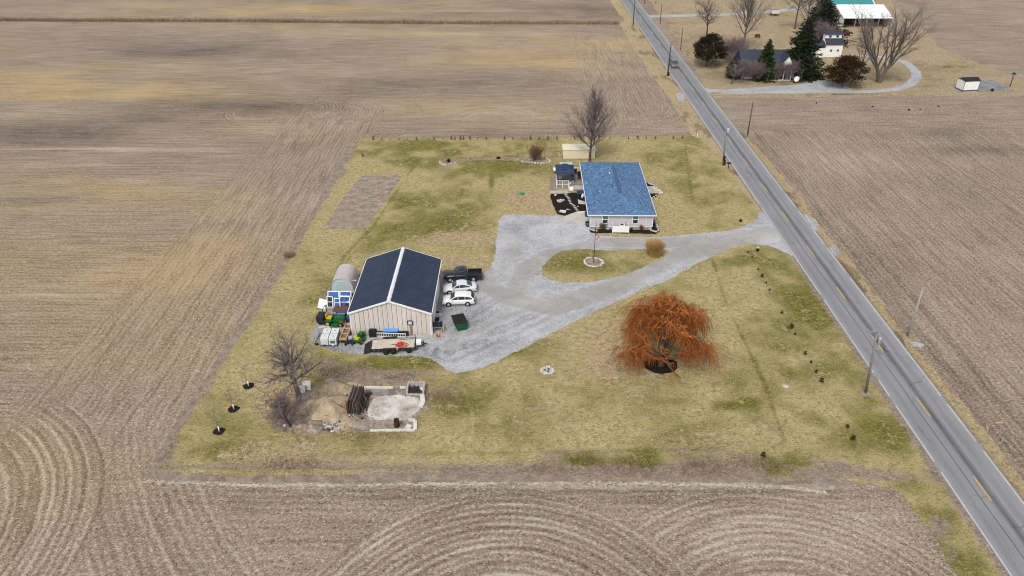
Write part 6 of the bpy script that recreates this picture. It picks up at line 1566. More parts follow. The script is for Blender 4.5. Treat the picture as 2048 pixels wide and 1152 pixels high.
pole(1815, 671, 7.3, 'pale grey pole standing in the field edge across the road', M_POLEP, r=.14)
pole(1446, 331, 9.0, 'utility pole with pale transformer beside the mailbox', M_POLE, lean=(-.6, 0), can=True, meter=True, box=True)
pole(1335, 152, 8.4, 'dark utility pole with crossarm by the car on the road', M_POLED, lean=(.05, 0), arm=2.0, box=True, r=.17)
pole(1266, 52, 9.0, 'utility pole at the far end of the left road verge', M_POLED, arm=1.2, r=.16)
pole(1495, 270, 7.2, 'thin dark pole at the corner of the field across from the house', M_POLED, r=.12)
pole(1361, 100, 6.4, 'thin pole on the right verge near the dark juniper', M_POLED, r=.11)
pole(1320, 48, 6.5, 'thin pole beside the far farm lane entrance', M_POLED, r=.11); pole(1311.5, 7, 5, 'short far pole right of the road at the picture top', M_POLED, r=.1); pole(1289, 8, 4, 'far roadside stub pole near the picture top', M_POLED, r=.12)
mbx_ = thing('mailbox', 'black mailbox on a post at the road edge beside the pole', 'mailbox', (*G(1456, 338), 0), 0)
MB().bbox(-.06, .06, -.06, .06, 0, 1.05).build('post', M_DARK, mbx_); MB().extr([(-.17, 1.05), (.17, 1.05), (.17, 1.25), (.1, 1.36), (-.1, 1.36), (-.17, 1.25)], -.35, .4, 'x').build('box', M_BLACK, mbx_); MB().bbox(.405, .42, -.14, .14, 1.07, 1.3).build('door', M_DARK, mbx_)
pm = thing('marker_post', 'white marker post at the back corner of the lawn by the verge', 'marker post', (*G(1394, 276), 0)); MB().bbox(-.06, .06, -.04, .04, 0, 1.25).build('post', W_PAINT, pm); MB().bbox(-.065, .065, -.045, .045, 1.05, 1.2).build('band', mat('pale_orange_band', (.55, .4, .25), .6), pm)
pd = thing('utility_pedestal', 'dark pedestal with pale cap in the lawn corner by the drive', 'pedestal', (*G(1515, 502), 0)); MB().lathe([(.24, 0), (.22, .5), (.2, .55)], 10).build('body', M_DARK, pd); MB().lathe([(.26, .55), (.24, .66), (.0, .7)], 10).build('cap', M_CONC, pd)
pd = thing('well_cap', 'small dark stump in the lawn beside the drive entrance', 'stump', (*G(1481, 443), 0)); MB().lathe([(.26, 0), (.24, .35), (.0, .4)], 10).build('cap', M_DARK, pd); MB().tube([(0, 0, .35), (0, 0, .6)], .05, 6).build('pipe', M_DARK, pd)
a = G(1044, 388); t = thing('sandbox_lid', 'small green plastic tub lying on the back lawn', 'tub', (a[0], a[1], 0)); MB().lathe([(.42, 0), (.46, .14), (.40, .2), (.0, .24)], 16).build('shell', mat('green_plastic', (.02, .22, .10), .4), t); MB().lathe([(.48, .1), (.48, .14), (.44, .14)], 16).build('rim', mat('green_plastic_dark', (.015, .16, .075), .4), t)
a = G(1571, 772); tag(MB().rock((a[0], a[1], .04), .38, 81, flat=.15).build('flat_stone', M_STONE), 'flat pale stone lying on the right front lawn', 'stone')
a = G(1998, 846); tag(MB().box((a[0], a[1], .06), (.9, .14, .06), .15).build('yellow_board', mat('yellow_scrap', (.55, .36, .10), .7)), 'yellow scrap strip lying in the field across the road', 'scrap')
# farmyard small things
sd_ = thing('satellite_dish', 'big white round dish facing the lane by the farmhouse', 'satellite dish', (*G(1592, 166), 0)); 
mb = MB(); mb.lathe([(.0, .12), (.4, .08), (.7, .0), (.72, .03), (.4, .14), (.0, .18)], 20, (0, 0, 1.0), 'y'); o = mb.build('dish', W_PAINT, sd_); MB().tube([(0, .25, 0), (0, .2, 1.0)], .06, 6).build('mast', M_STEEL, sd_)
wg = thing('white_wagon', 'small white hopper wagon parked on the far lane', 'wagon', (*G(1548, 31.5), 0), .1)
MB()._add([(-1.2, -1, .9), (1.2, -1, .9), (1.2, 1, .9), (-1.2, 1, .9), (-1.6, -1.3, 2.1), (1.6, -1.3, 2.1), (1.6, 1.3, 2.1), (-1.6, 1.3, 2.1)], [(0, 1, 5, 4), (1, 2, 6, 5), (2, 3, 7, 6), (3, 0, 4, 7), (0, 3, 2, 1)]).build('hopper', W_PAINT, wg); MB().bbox(-1.5, 1.5, -1.2, 1.2, 2.0, 2.12).build('load', mat('grey_tarp', (.2, .21, .24), .7), wg)
for x in (-.9, .9): wheel(wg, x, -.9, .35, .2, M_STEEL); wheel(wg, x, .9, .35, .2, M_STEEL)
bh = thing('bird_house', 'wooden bird house on a post beyond the concrete pad', 'bird house', (*G(2019.5, 174), 0)); MB().bbox(-.08, .08, -.08, .08, 0, 2.9).build('post', M_POLED, bh); MB().bbox(-.35, .35, -.25, .25, 2.9, 3.3).build('box', M_WOODG, bh); MB().extr([(-.45, 3.3), (0, 3.65), (.45, 3.3)], -.35, .35, 'y').build('roof', M_DARK, bh)
bk = thing('black_tank', 'small black round tank by the garden shed', 'tank', (*G(1984, 182.5), 0)); MB().lathe([(.3, 0), (.36, .2), (.36, .55), (.25, .65), (.1, .68)], 14).build('tank', M_BLACK, bk); MB().lathe([(.1, .68), (.1, .74), (.0, .74)], 8).build('lid', M_DARK, bk)
lw_ = thing('lawn_chair', 'red brown garden seat in the dead grass behind the farmhouse', 'chair', (*G(1515, 76), 0)); MB().box((0, 0, .45), (1.6, .6, .08)).build('seat', M_RUSTW, lw_); MB().box((0, .3, .8), (1.6, .08, .6)).build('backrest', M_RUSTW, lw_)
for x in (-.7, .7): MB().bbox(x - .05, x + .05, -.25, .25, 0, .42).build('leg', M_RUSTW, lw_)
for q, (px, py, lb) in enumerate(((1633, 207, 'dark clod lying at the left of the field headland'), (1745, 214, 'dark clod in the middle of the field headland'), (1818, 220, 'largest dark clod on the field headland'), (1840, 219, 'dark clod just right of the largest one on the headland'), (1877, 214, 'dark clod nearest the garden shed on the headland'))):
    a = G(px, py); tag(MB().rock((a[0], a[1], .1), .22 if q != 2 else .34, 90 + q).build('soil_clod', M_MULCH), lb, 'clod')
# ================================================================ VEGETATION
class Twigs:
    """many thin tapered three-sided twigs gathered into one mesh"""
    def __init__(s): s.a = []; s.b = []; s.ra = []; s.rb = []; s.c = []
    def seg(s, a, b, ra, rb, c=.5): s.a.append(tuple(a)); s.b.append(tuple(b)); s.ra.append(ra); s.rb.append(rb); s.c.append(c)
    def build(s, name, m, parent, sides=3):
        a = np.array(s.a); b = np.array(s.b); n = len(a)
        d = b - a; d /= (np.linalg.norm(d, axis=1, keepdims=True) + 1e-9)
        up = np.where(np.abs(d[:, 2:3]) > .8, np.array([[1., 0, 0]]), np.array([[0., 0, 1.]]))
        u = np.cross(d, up); u /= (np.linalg.norm(u, axis=1, keepdims=True) + 1e-9); w = np.cross(d, u)
        vs = []
        for base, rad in ((a, np.array(s.ra)), (b, np.array(s.rb))):
            for j in range(sides):
                an = 2 * math.pi * j / sides
                vs.append(base + (u * math.cos(an) + w * math.sin(an)) * rad[:, None])
        V = np.stack(vs, 1).reshape(-1, 3)
        o = np.arange(n)[:, None] * (2 * sides)
        fs = np.concatenate([o + np.array([[j, (j + 1) % sides, sides + (j + 1) % sides, sides + j]]) for j in range(sides)], 0)
        me = bpy.data.meshes.new(name)
        me.from_pydata(V.tolist(), [], fs.tolist()); me.materials.append(m)
        at = me.attributes.new('rnd', 'FLOAT', 'FACE'); at.data.foreach_set('value', np.tile(np.array(s.c), sides).astype(np.float32))
        me.update(); ob = bpy.data.objects.new(name, me); COL.objects.link(ob); ob.parent = parent
        return ob
M_BARK = fmat('grey_brown_bark', [(.075, .064, .055), (.12, .105, .092), (.17, .15, .135)], .95)
M_TWIG = fmat('bare_twigs', [(.13, .105, .10), (.21, .175, .165), (.29, .245, .23)], .95)
M_TWIGP = fmat('purple_twigs', [(.13, .10, .103), (.21, .165, .165), (.28, .225, .22)], .95)
M_TWIGR = fmat('russet_twigs', [(.12, .06, .04), (.20, .11, .07), (.27, .17, .11)], .95)
def perp(d, rg):
    v = Vector((rg.gauss(0, 1), rg.gauss(0, 1), rg.gauss(0, 1))); v = v - d * v.dot(d); return v.normalized()
def grow(T, C, p, d, L, r, lv, pr, rg):
    """one branch and its children; thick wood goes to T, twigs to C"""
    n = pr['n'][lv]; q = Vector(p); d = Vector(d).normalized()
    tgt = T if lv < pr['wood'] else C
    col = rg.random(); kids = []
    for i in range(n):
        t0, t1 = i / n, (i + 1) / n
        d = (d + perp(d, rg) * pr['wob'][min(lv, len(pr['wob']) - 1)] + Vector((0, 0, pr['up'][min(lv, len(pr['up']) - 1)]))).normalized()
        q2 = q + d * (L / n)
        ra, rb = r * (1 - t0 * pr['tap']), r * (1 - t1 * pr['tap'])
        tgt.seg(q, q2, max(ra, .0088), max(rb, .007), col)
        if t1 > pr['first'][min(lv, len(pr['first']) - 1)]: kids.append((q2.copy(), d.copy(), rb, t1))
        q = q2
    if lv + 1 < len(pr['n']):
        m = pr['kids'][lv]
        for k_ in range(m):
            f = (k_ + rg.random()) / m
            kp, kd, kr, kt = kids[min(len(kids) - 1, int(f * len(kids)))]
            ang = pr['ang'][lv] * (1 - .45 * kt if lv == 0 else 1) + rg.gauss(0, .12)
            az = k_ * 2.4 + rg.random() * .8
            u = perp(kd, rg)
            if lv == 0:
                u = Vector((math.cos(az), math.sin(az), 0)); u = (u - kd * u.dot(kd)).normalized()
            nd = kd * math.cos(ang) + u * math.sin(ang)
            ll = L * pr['len'][lv] * rg.uniform(.7, 1.15) * (pr['shape'](kt) if lv == 0 else 1 - .35 * kt)
            grow(T, C, kp, nd, ll, min(kr * .75, r * pr['rad'][lv]), lv + 1, pr, rg)
def bare_tree(name, label, px, py, h, pr, seed, r0, cat_='tree', lean=(0, 0, 1), group=None, bark=M_BARK, twig=M_TWIG, trunks=1):
    rg = random.Random(seed)
    t = thing(name, label, cat_, (*G(px, py), 0), 0, group)
    T, C = Twigs(), Twigs()
    for k_ in range(trunks):
        d = Vector(lean) + (Vector((math.cos(k_ * 2.3 + seed), math.sin(k_ * 2.3 + seed), 0)) * .32 if trunks > 1 else Vector((0, 0, 0)))
        grow(T, C, (0.12 * k_, .1 * (k_ % 2), -.05), d, h * pr.get('trunk', .8), r0, 0, pr, rg)
    T.seg((0, 0, -.1), (0, 0, .35), r0 * 1.5, r0, .4)
    T.build('trunk', bark, t, 7); C.build('crown', twig, t, 3)
    return t
base = dict(n=(8, 5, 4, 3, 2), wood=2, wob=(.05, .12, .16, .2, .2), up=(.02, .07, .05, .03, .02), tap=.72, first=(.25, .15, .1, .05), kids=(18, 10, 7, 5), ang=(.95, .75, .75, .75), len=(.55, .55, .55, .55), rad=(.42, .5, .55, .6), shape=lambda t: 1.25 - .75 * t)
oval = dict(base, kids=(34, 11, 7, 5), ang=(.98, .55, .5, .5), up=(.01, .11, .07, .05, .03), wob=(.03, .08, .12, .15, .15), shape=lambda t: 1.25 - .85 * t, len=(.56, .52, .52, .55), trunk=.86, first=(.2, .1, .1, .05))
gnarl = dict(base, kids=(16, 10, 7, 4), wob=(.07, .2, .25, .28, .25), up=(.0, .02, .02, .0, 0), ang=(1.1, .8, .8, .8), len=(.64, .55, .52, .5), first=(.42, .15, .1, .05), trunk=.76)
vase = dict(base, kids=(10, 10, 7, 5), ang=(.62, .6, .6, .6), up=(.02, .10, .06, .03, .02), wob=(.04, .1, .16, .2, .2), len=(.95, .5, .45, .45), first=(.18, .2, .1, .05), trunk=.45, shape=lambda t: 1.3 - .3 * t)
shrub = dict(base)
bare_tree('maple_tree', 'tall oval bare tree rising behind the blue roof and cream shed', 1179, 323, 13.4, oval, 4, .26, twig=M_TWIGP)
bare_tree('oak_tree', 'gnarled bare tree leaning beside the burnt foundation and sand heap', 600, 811, 10.4, gnarl, 11, .36, lean=(.10, -.02, 1))
bare_tree('brush_tree', 'low purple twiggy bush tree in front of the leaning old tree', 582, 855, 4.3, dict(base, kids=(16, 12, 9, 5), ang=(1.0, .85, .8, .8), len=(.85, .6, .55, .5), trunk=.7, first=(.2, .1, .05, .05)), 21, .14, lean=(-.22, .05, 1), twig=M_TWIGP)
far = dict(vase, kids=(8, 7, 6, 3))
bare_tree('yard_tree', 'bare spreading tree rising behind the round dark juniper', 1411, 86, 13.5, dict(gnarl, kids=(16, 10, 7, 4), up=(.0, .06, .04, 0, 0)), 31, .32)
bare_tree('yard_tree', 'tall slim bare tree behind the farmhouse chimney end', 1486, 98, 19, dict(oval, kids=(28, 10, 6, 4), ang=(.72, .5, .5, .5)), 33, .34)
bare_tree('yard_tree', 'bare tree left of the large evergreen at the picture top', 1589, 58, 16, dict(gnarl, kids=(16, 10, 7, 4), up=(.0, .06, .04, 0, 0)), 35, .3)
bare_tree('yard_tree', 'thin bare tree just left of the big evergreens', 1610, 62, 14, dict(oval, kids=(20, 8, 6, 4)), 37, .2)
bare_tree('cottonwood_tree', 'huge many limbed bare tree inside the loop of the lane', 1757, 165, 20, dict(vase, kids=(9, 10, 8, 5), ang=(.55, .62, .7, .7), len=(1.45, .42, .45, .45), trunk=.40, up=(.02, .05, .04, .02, .0), wob=(.05, .14, .2, .22, .2)), 41, .55, trunks=2)
bare_tree('yard_tree', 'smaller bare tree left of the huge many limbed tree', 1720, 148, 12.5, dict(vase, kids=(10, 10, 8, 5), ang=(.75, .6, .6, .6), trunk=.5), 43, .22)
bare_tree('fruit_tree', 'small crooked bare tree on the lawn corner by the road', 1463, 168, 5.2, dict(gnarl, kids=(10, 7, 5, 3)), 45, .2, lean=(.25, 0, 1))
for px, py, h, lb, sd in ((1468, 128, 7.5, 'purple grey twiggy thicket left of the farmhouse', 51), (1497, 146, 6.5, 'twiggy thicket against the farmhouse left end wall', 52), (1545, 160, 4.5, 'bare twiggy shrub in front of the farmhouse porch', 53), (1590, 150, 5.0, 'bare twiggy shrub at the farmhouse right corner', 54), (1515, 158, 3.4, 'low bare shrub at the foot of the farmhouse wall', 55), (1640, 96, 8, 'grey twiggy thicket between the big evergreens and white barn', 56), (1484, 160, 5.5, 'broad bare shrub across the left front of the farmhouse', 57), (1505, 161, 5, 'bare shrub between the spruce and the round yew', 58), (1562, 160, 5, 'bare shrub right of the farmhouse porch', 59), (1578, 158, 5.5, 'dense bare shrub beside the white dish', 60), (1445, 118, 5, 'purple brush behind the round dark juniper', 62)):
    bare_tree('thicket', lb, px, py, h, dict(base, kids=(14, 11, 8, 5), trunk=.5, first=(.05, .1, .05, .05), ang=(.8, .6, .6, .6), len=(1.25, .6, .55, .5)), sd, .07, 'shrub', twig=M_TWIGP, trunks=3)
bare_tree('garden_shrub', 'round russet shrub at the right end of the back island bed', 1068, 321, 3.6, dict(base, kids=(12, 10, 7, 4), trunk=.35, first=(.05, .1, .1, .1), ang=(.55, .5, .5, .5), len=(1.8, .5, .45, .45)), 61, .05, 'shrub', twig=M_TWIGR, trunks=4)
bare_tree('ornamental_tree', 'little bare tree at the left end of the back island bed', 892, 325, 2.6, dict(gnarl, kids=(8, 6, 4, 2)), 63, .06)
bare_tree('sapling', 'thin sapling right of the russet shrub in the island bed', 1089, 319, 3.6, dict(oval, kids=(8, 5, 3, 2)), 64, .035)
bare_tree('sapling', 'thin bare sapling alone on the middle of the back lawn', 898, 452, 2.0, dict(oval, kids=(7, 5, 3, 2)), 65, .03)
for px, lb in ((1204, 'brown twiggy shrub left of the white screen at the house front'), (1281, 'small brown shrub right of the white screen at the house front')):
    bare_tree('foundation_shrub', lb, px, 460, 1.7 if px < 1250 else 1.2, dict(base, kids=(10, 8, 6, 3), trunk=.35, first=(.05, .1, .1, .1), ang=(.6, .5, .5, .5), len=(1.5, .5, .45, .45)), px, .03, 'shrub', twig=M_TWIGR, trunks=3)

# ---- weeping willow
M_WBARK = fmat('willow_bark', [(.07, .045, .03), (.12, .08, .052), (.17, .12, .08)], .95)
M_WILLOW = fmat('orange_willow_shoots', [(.075, .026, .012), (.28, .080, .018), (.52, .155, .034), (.70, .29, .10)], .8)
def willow():
    rg = random.Random(77); wx, wy = G(1322, 730)
    t = thing('willow_tree', 'orange twigged weeping willow standing in a dark mulch ring', 'tree', (wx, wy, 0))
    T, C = Twigs(), Twigs()
    def limb(p, d, L, r, n, wob, up, keep):
        q = Vector(p); d = Vector(d).normalized(); pts = [(q.copy(), r)]
        for i in range(n):
            d = (d + perp(d, rg) * wob + Vector((0, 0, up))).normalized()
            q2 = q + d * L / n; r2 = r * (1 - .7 * (i + 1) / n); keep.seg(q, q2, r * (1 - .7 * i / n), r2, rg.random()); q = q2; pts.append((q.copy(), r2))
        return pts
    tips = []
    T.seg((0, 0, -.2), (.0, 0, 1.0), .46, .34, .3)
    mains = []
    for k_ in range(25):
        az = k_ * 2.39996 + rg.uniform(-.2, .2); el = (.45, .95, .7, 1.25, 1.42)[k_ % 5] + rg.uniform(-.1, .1)
        mains.append(limb((0, 0, .7 + .4 * rg.random()), (math.cos(az) * math.cos(el), math.sin(az) * math.cos(el), math.sin(el)), rg.uniform(4.4, 5.2) * (1.42 if el > .85 else 1), .17, 9, .11, -.01, T))
    subs = []
    for m_ in mains:
        for k_ in range(8):
            i = rg.randint(4, 9); p, r = m_[i]
            az = rg.uniform(0, 6.28); out = Vector((p.x, p.y, 0)); out = out.normalized() if out.length > .3 else Vector((math.cos(az), math.sin(az), 0))
            if math.hypot(p.x, p.y) > 5.0 or (p.y < .3 and abs(p.x - .1) < 2.0 and p.z < 4.8 and rg.random() < .85): continue
            d = (out * rg.uniform(.0, .8) + Vector((math.cos(az), math.sin(az), 0)) * .9 + Vector((0, 0, rg.uniform(.1, .8)))).normalized()
            subs.append(limb(p, d, rg.uniform(1.2, 2.5), max(.03, r * .5), 6, .25, -.03, T))
    RX = 6.0
    for s_ in subs:                           # arching bright branchlets and the hanging shoots below them
        for k_ in range(9):
            p, r = s_[rg.randint(1, 6)]
            if math.hypot(p.x - .1, p.y) > 5.3 or (p.y < .3 and abs(p.x - .1) < 1.8 and p.z < 4.4 and rg.random() < .8): continue
            az = rg.uniform(0, 6.28); out = Vector((p.x, p.y, 0)); out = out.normalized() if out.length > .3 else Vector((1, 0, 0))
            d = (out * .6 + Vector((math.cos(az), math.sin(az), 0)) * .8 + Vector((0, 0, rg.uniform(.0, .7)))).normalized()
            q = p.copy(); L = rg.uniform(.6, 1.5); n = 5; bright = rg.uniform(.6, 1.0)
            for i in range(n):
                d = (d + perp(d, rg) * .35 + Vector((0, 0, -.12))).normalized(); q2 = q + d * L / n
                C.seg(q, q2, .030 - .003 * i, .027 - .003 * i, bright); q = q2
                for h_ in range(4 if i > 0 else 1):
                    z0 = q.z; rad = math.hypot(q.x, q.y)
                    edge = max(0, (rad - 2.5) / 3.5)
                    low = rg.uniform(.6, 3.0) if edge > .45 else rg.uniform(1.5, 4.5)
                    ln = min(max(.4, z0 - low), (rg.uniform(.4, 1.5) + edge * rg.uniform(.6, 4.6)) * (.38 if (q.y < .5 and abs(q.x + .2) < 2.3 and rad < 5.0) else 1))
                    a = q.copy(); dd = Vector((d.x * .5 + rg.gauss(0, .35), d.y * .5 + rg.gauss(0, .35), rg.uniform(-.6, .3))).normalized(); c_ = min(1, max(0, rg.gauss(.36, .32)))
                    m2 = 4
                    for j in range(m2):
                        dd = (dd + Vector((rg.gauss(0, .09), rg.gauss(0, .09), -.55))).normalized()
                        b = a + dd * ln / m2
                        C.seg(a, b, .0095, .007, c_); a = b
    T.build('trunk', M_WBARK, t, 6); C.build('crown', M_WILLOW, t, 3)
    sheet('mulch_bed', lambda x, y: 1.95 - np.hypot((x - wx) * .92, (y - wy - .15)) + fbm(x * 1.5, y * 1.5, 180) * .5, (wx - 3, wx + 3, wy - 3, wy + 3), .15, .018, M_MULCH)
willow()

# ---- evergreens
def leafcloud(name, pts, size, m, parent, rg, flat=.5, dirs=None):
    """small needle sprays: one little kite of two triangles at every point"""
    P = np.array(pts); n = len(P); rs = np.random.RandomState(rg.randint(0, 99999))
    d = rs.normal(size=(n, 3)) if dirs is None else np.array(dirs) + rs.normal(size=(n, 3)) * .35
    d[:, 2] *= flat; d /= np.linalg.norm(d, axis=1, keepdims=True) + 1e-9
    s = np.cross(d, rs.normal(size=(n, 3))); s /= np.linalg.norm(s, axis=1, keepdims=True) + 1e-9
    L = size * rs.uniform(.6, 1.4, size=(n, 1)); W = L * .38
    a = P - d * L * .5; b = P + s * W * .5; c = P + d * L * .5; e = P - s * W * .5
    V = np.stack([a, b, c, e], 1).reshape(-1, 3); F = (np.arange(n)[:, None] * 4 + np.array([[0, 1, 2, 3]])).tolist()
    me = bpy.data.meshes.new(name); me.from_pydata(V.tolist(), [], F); me.materials.append(m)
    at = me.attributes.new('rnd', 'FLOAT', 'FACE'); at.data.foreach_set('value', np.clip(rs.normal(.45, .25, n), 0, 1).astype(np.float32)); me.update()
    o = bpy.data.objects.new(name, me); COL.objects.link(o); o.parent = parent; return o
M_FIR = fmat('dark_fir_needles', [(.010, .016, .010), (.024, .034, .016), (.046, .058, .026)], .9)
M_SPRUCE = fmat('green_spruce_needles', [(.010, .020, .006), (.028, .048, .010), (.058, .085, .020)], .9)
M_JUN = fmat('brown_green_juniper', [(.012, .010, .007), (.026, .020, .011), (.048, .036, .020)], .95)
M_YEW = fmat('clipped_yew', [(.010, .013, .010), (.022, .027, .018), (.04, .045, .03)], .95)
def conifer(label, px, py, h, rad, m, seed, name='spruce_tree', bottom=.06, droop=.25, dens=1.0, power=.8):
    rg = random.Random(seed); t = thing(name, label, 'tree', (*G(px, py), 0))
    MB().tube([(0, 0, -.1), (0, 0, h * .5), (0, 0, h * .97)], [rad * .085, rad * .05, .03], 7).build('trunk', M_BARK, t)
    pts, dirs = [], []
    lv = int(h * 2.3)
    for i in range(lv):
        f = bottom + (1 - bottom) * i / lv; z = h * f
        rr = rad * (1 - f) ** power * rg.uniform(.82, 1.12) + .12
        nb = max(4, int(11 * (1 - f) ** .5) + 3)
        for b in range(nb):
            az = b * 6.283 / nb + i * 1.7 + rg.uniform(-.2, .2); L = rr * rg.uniform(.55, 1.15)
            m_ = max(3, int(L * 11 * dens))
            for k_ in range(m_):
                u = (k_ + .5) / m_; x = L * u
                spread = .24 * L * (1 - .55 * u) * rg.uniform(-1, 1)
                zz = z + .05 * h * 0 - droop * x + .10 * x * u * 1.6 + rg.gauss(0, .09)
                pts.append((math.cos(az) * x - math.sin(az) * spread, math.sin(az) * x + math.cos(az) * spread, max(.1, zz))); dirs.append((math.cos(az), math.sin(az), -.25))
    leafcloud('crown', pts, .62, m, t, rg, .6, dirs); return t
conifer('bright green young spruce in front of the farmhouse porch', 1527, 159, 10.6, 3.8, M_SPRUCE, 3, bottom=.05, dens=1.3)
conifer('great dark spruce at the right end of the farmhouse', 1598, 154, 15.5, 7.0, M_FIR, 5, bottom=.04, dens=1.1, power=.75)
conifer('broad dark evergreen behind the white monitor barn', 1643, 84, 12.0, 9.0, M_FIR, 7, bottom=.05, dens=.9, power=.55)
conifer('dark evergreen at the picture top left of the white sheds', 1640, 42, 12, 5.0, M_FIR, 9, bottom=.05, dens=1.0)
def juniper(label, px, py, h, rad, seed, m=M_JUN, name='juniper_tree', lift=.15):
    rg = random.Random(seed); t = thing(name, label, 'tree', (*G(px, py), 0))
    T = Twigs(); T.seg((0, 0, -.1), (0, 0, h * .55), .26, .14, .4)
    pts = []
    for k_ in range(56):
        az = rg.uniform(0, 6.283); f = rg.random() ** .8
        rr = rad * math.sin(math.pi * min(1, .22 + f * .74)) ** .8 * rg.uniform(.45, 1.0)
        c = Vector((math.cos(az) * rr, math.sin(az) * rr, h * (lift + .06 + f * (.88 - lift)))); s_ = rg.uniform(.55, 1.15) * rad * .30
        T.seg((0, 0, c.z * .7), tuple(c), .06, .02, .5)
        for q in range(190):
            v = Vector((rg.gauss(0, 1), rg.gauss(0, 1), rg.gauss(0, 1))).normalized() * (rg.random() ** .4) * s_
            pts.append((c.x + v.x * 1.15, c.y + v.y * 1.15, max(.3, c.z + v.z * .62)))
    for q in range(1500):
        az = rg.uniform(0, 6.283); f = rg.random(); rr = rad * .7 * math.sin(math.pi * min(1, .15 + f * .8)) * rg.random()
        pts.append((math.cos(az) * rr, math.sin(az) * rr, h * (lift + .05 + f * .78)))
    T.build('trunk', M_BARK, t, 5); leafcloud('crown', pts, .40, m, t, rg, .6); return t
juniper('round dark brown juniper nearest the road in the farmyard', 1412, 134, 9.0, 5.0, 3)
juniper('rust brown juniper beside the lane loop and white barn', 1684, 174, 7.8, 5.2, 6, fmat('rusty_juniper', [(.018, .012, .006), (.042, .026, .010), (.075, .048, .018)], .95))
def globe(label, px, py, r, seed):
    rg = random.Random(seed); t = thing('yew_bush', label, 'shrub', (*G(px, py), 0)); pts = []
    for q in range(3200):
        v = Vector((rg.gauss(0, 1), rg.gauss(0, 1), rg.gauss(0, 1))).normalized() * r * (rg.random() ** .25) * (1 + .08 * math.sin(q % 7)); pts.append((v.x, v.y, max(.05, v.z + r * .9)))
    MB().tube([(0, 0, 0), (0, 0, r)], .12, 5).build('trunk', M_BARK, t); leafcloud('crown', pts, .32, M_YEW, t, rg, .9)
globe('clipped round dark yew at the left end of the farmhouse', 1466, 157, 2.35, 5)

# ---- little evergreens: back row, row along the road side, young trees in mulch rings
M_SEED = fmat('dark_seedling', [(.012, .018, .008), (.028, .036, .014), (.05, .055, .025)], .95)
def seedling_proto(nm, h, r, n, seed):
    rg = random.Random(seed); t = thing(nm, 'seedling', 'seedling', (0, 0, 0)); pts = []
    for q in range(n):
        f = rg.random(); rr = r * (1 - f * .7) * rg.random() ** .5; az = rg.uniform(0, 6.28); pts.append((rr * math.cos(az), rr * math.sin(az), .06 + f * h))
    T = Twigs(); T.seg((0, 0, 0), (0, 0, h), .03, .012, .4); T.build('stem', M_BARK, t); leafcloud('crown', pts, .16, M_SEED, t, rg, 1.0); return t
rowx = [747, 764, 780, 798, 815, 833, 868, 886, 903, 910, 921, 927, 940, 955, 973, 1009, 1026, 1061, 1078, 1096, 1114, 1149, 1220, 1257, 1275, 1292, 1311, 1346, 1365]
p0 = seedling_proto('seedling', .95, .34, 130, 3)
for i, x in enumerate(rowx):
    o = p0 if i == 0 else copy_tree(p0)
    a = G(x, 280.5 - (x - 747) * .004); o.location = (a[0], a[1], 0); s_ = random.Random(i * 7).uniform(.4, .95); o.scale = (s_, s_, s_); o.rotation_euler = (0, 0, i * 1.3)
    o['label'] = 'small dark evergreen seedling in the row along the back lawn edge'; o['group'] = 'evergreen seedlings along the back edge'
a = G(726, 314); o = copy_tree(p0, (a[0], a[1], 0), 1.0, 'single dark seedling at the left edge of the back lawn'); o['group'] = 'evergreen seedlings along the back edge'
rowr = [(1496, 506, .7), (1504, 516, .7), (1516.5, 540, .7), (1524, 554, 1.1), (1532, 567, .8), (1539, 581, .75), (1563.5, 627, .95), (1582, 656, 1.5), (1590, 670, .8), (1610, 709, 1.0), (1621.5, 726, .8), (1632, 745, .9), (1642.5, 764, 1.2), (1694.5, 855, .9), (1705.5, 880, 1.25), (1526, 913, 1.2)]
for i, (x, y, s_) in enumerate(rowr):
    a = G(x, y); o = copy_tree(p0, (a[0], a[1], 0), i * 2.1, 'small dark evergreen seedling in the line down the right lawn beside the road', scale=(s_ * .95, s_ * .95, s_ * .5))
    if i == 15: o['label'] = 'small dark shrub in the bare strip at the front lawn edge'
    o['group'] = 'evergreen seedlings down the right lawn'
for i, (x, y, lb) in enumerate(((497, 772, 'young staked tree in a black mulch ring, nearest the old leaning tree'), (467.5, 818, 'middle young staked tree in a black mulch ring on the left lawn'), (438.5, 863, 'young staked tree in a black mulch ring nearest the field corner'))):
    a = G(x, y)
    sheet('mulch_bed', lambda xx, yy: .62 - np.hypot(xx - a[0], yy - a[1]) + fbm(xx * 2.5, yy * 2.5, 190 + i) * .35, (a[0] - 1.5, a[0] + 1.5, a[1] - 1.5, a[1] + 1.5), .1, .018, M_MULCH)
    t = thing('young_tree', lb, 'tree', (a[0], a[1], 0), 0, 'young trees in mulch rings'); rg = random.Random(i)
    T, C = Twigs(), Twigs(); grow(T, C, (0, 0, 0), (-.05, .0, 1), 2.6, .035, 0, dict(oval, kids=(8, 4, 3, 2), wood=1), rg); T.build('trunk', M_BARK, t, 5); C.build('crown', M_TWIG, t)
    MB().tube([(.05, -.06, .05), (.05, -.06, .75)], .07, 6).build('trunk_guard', W_PAINT, t)
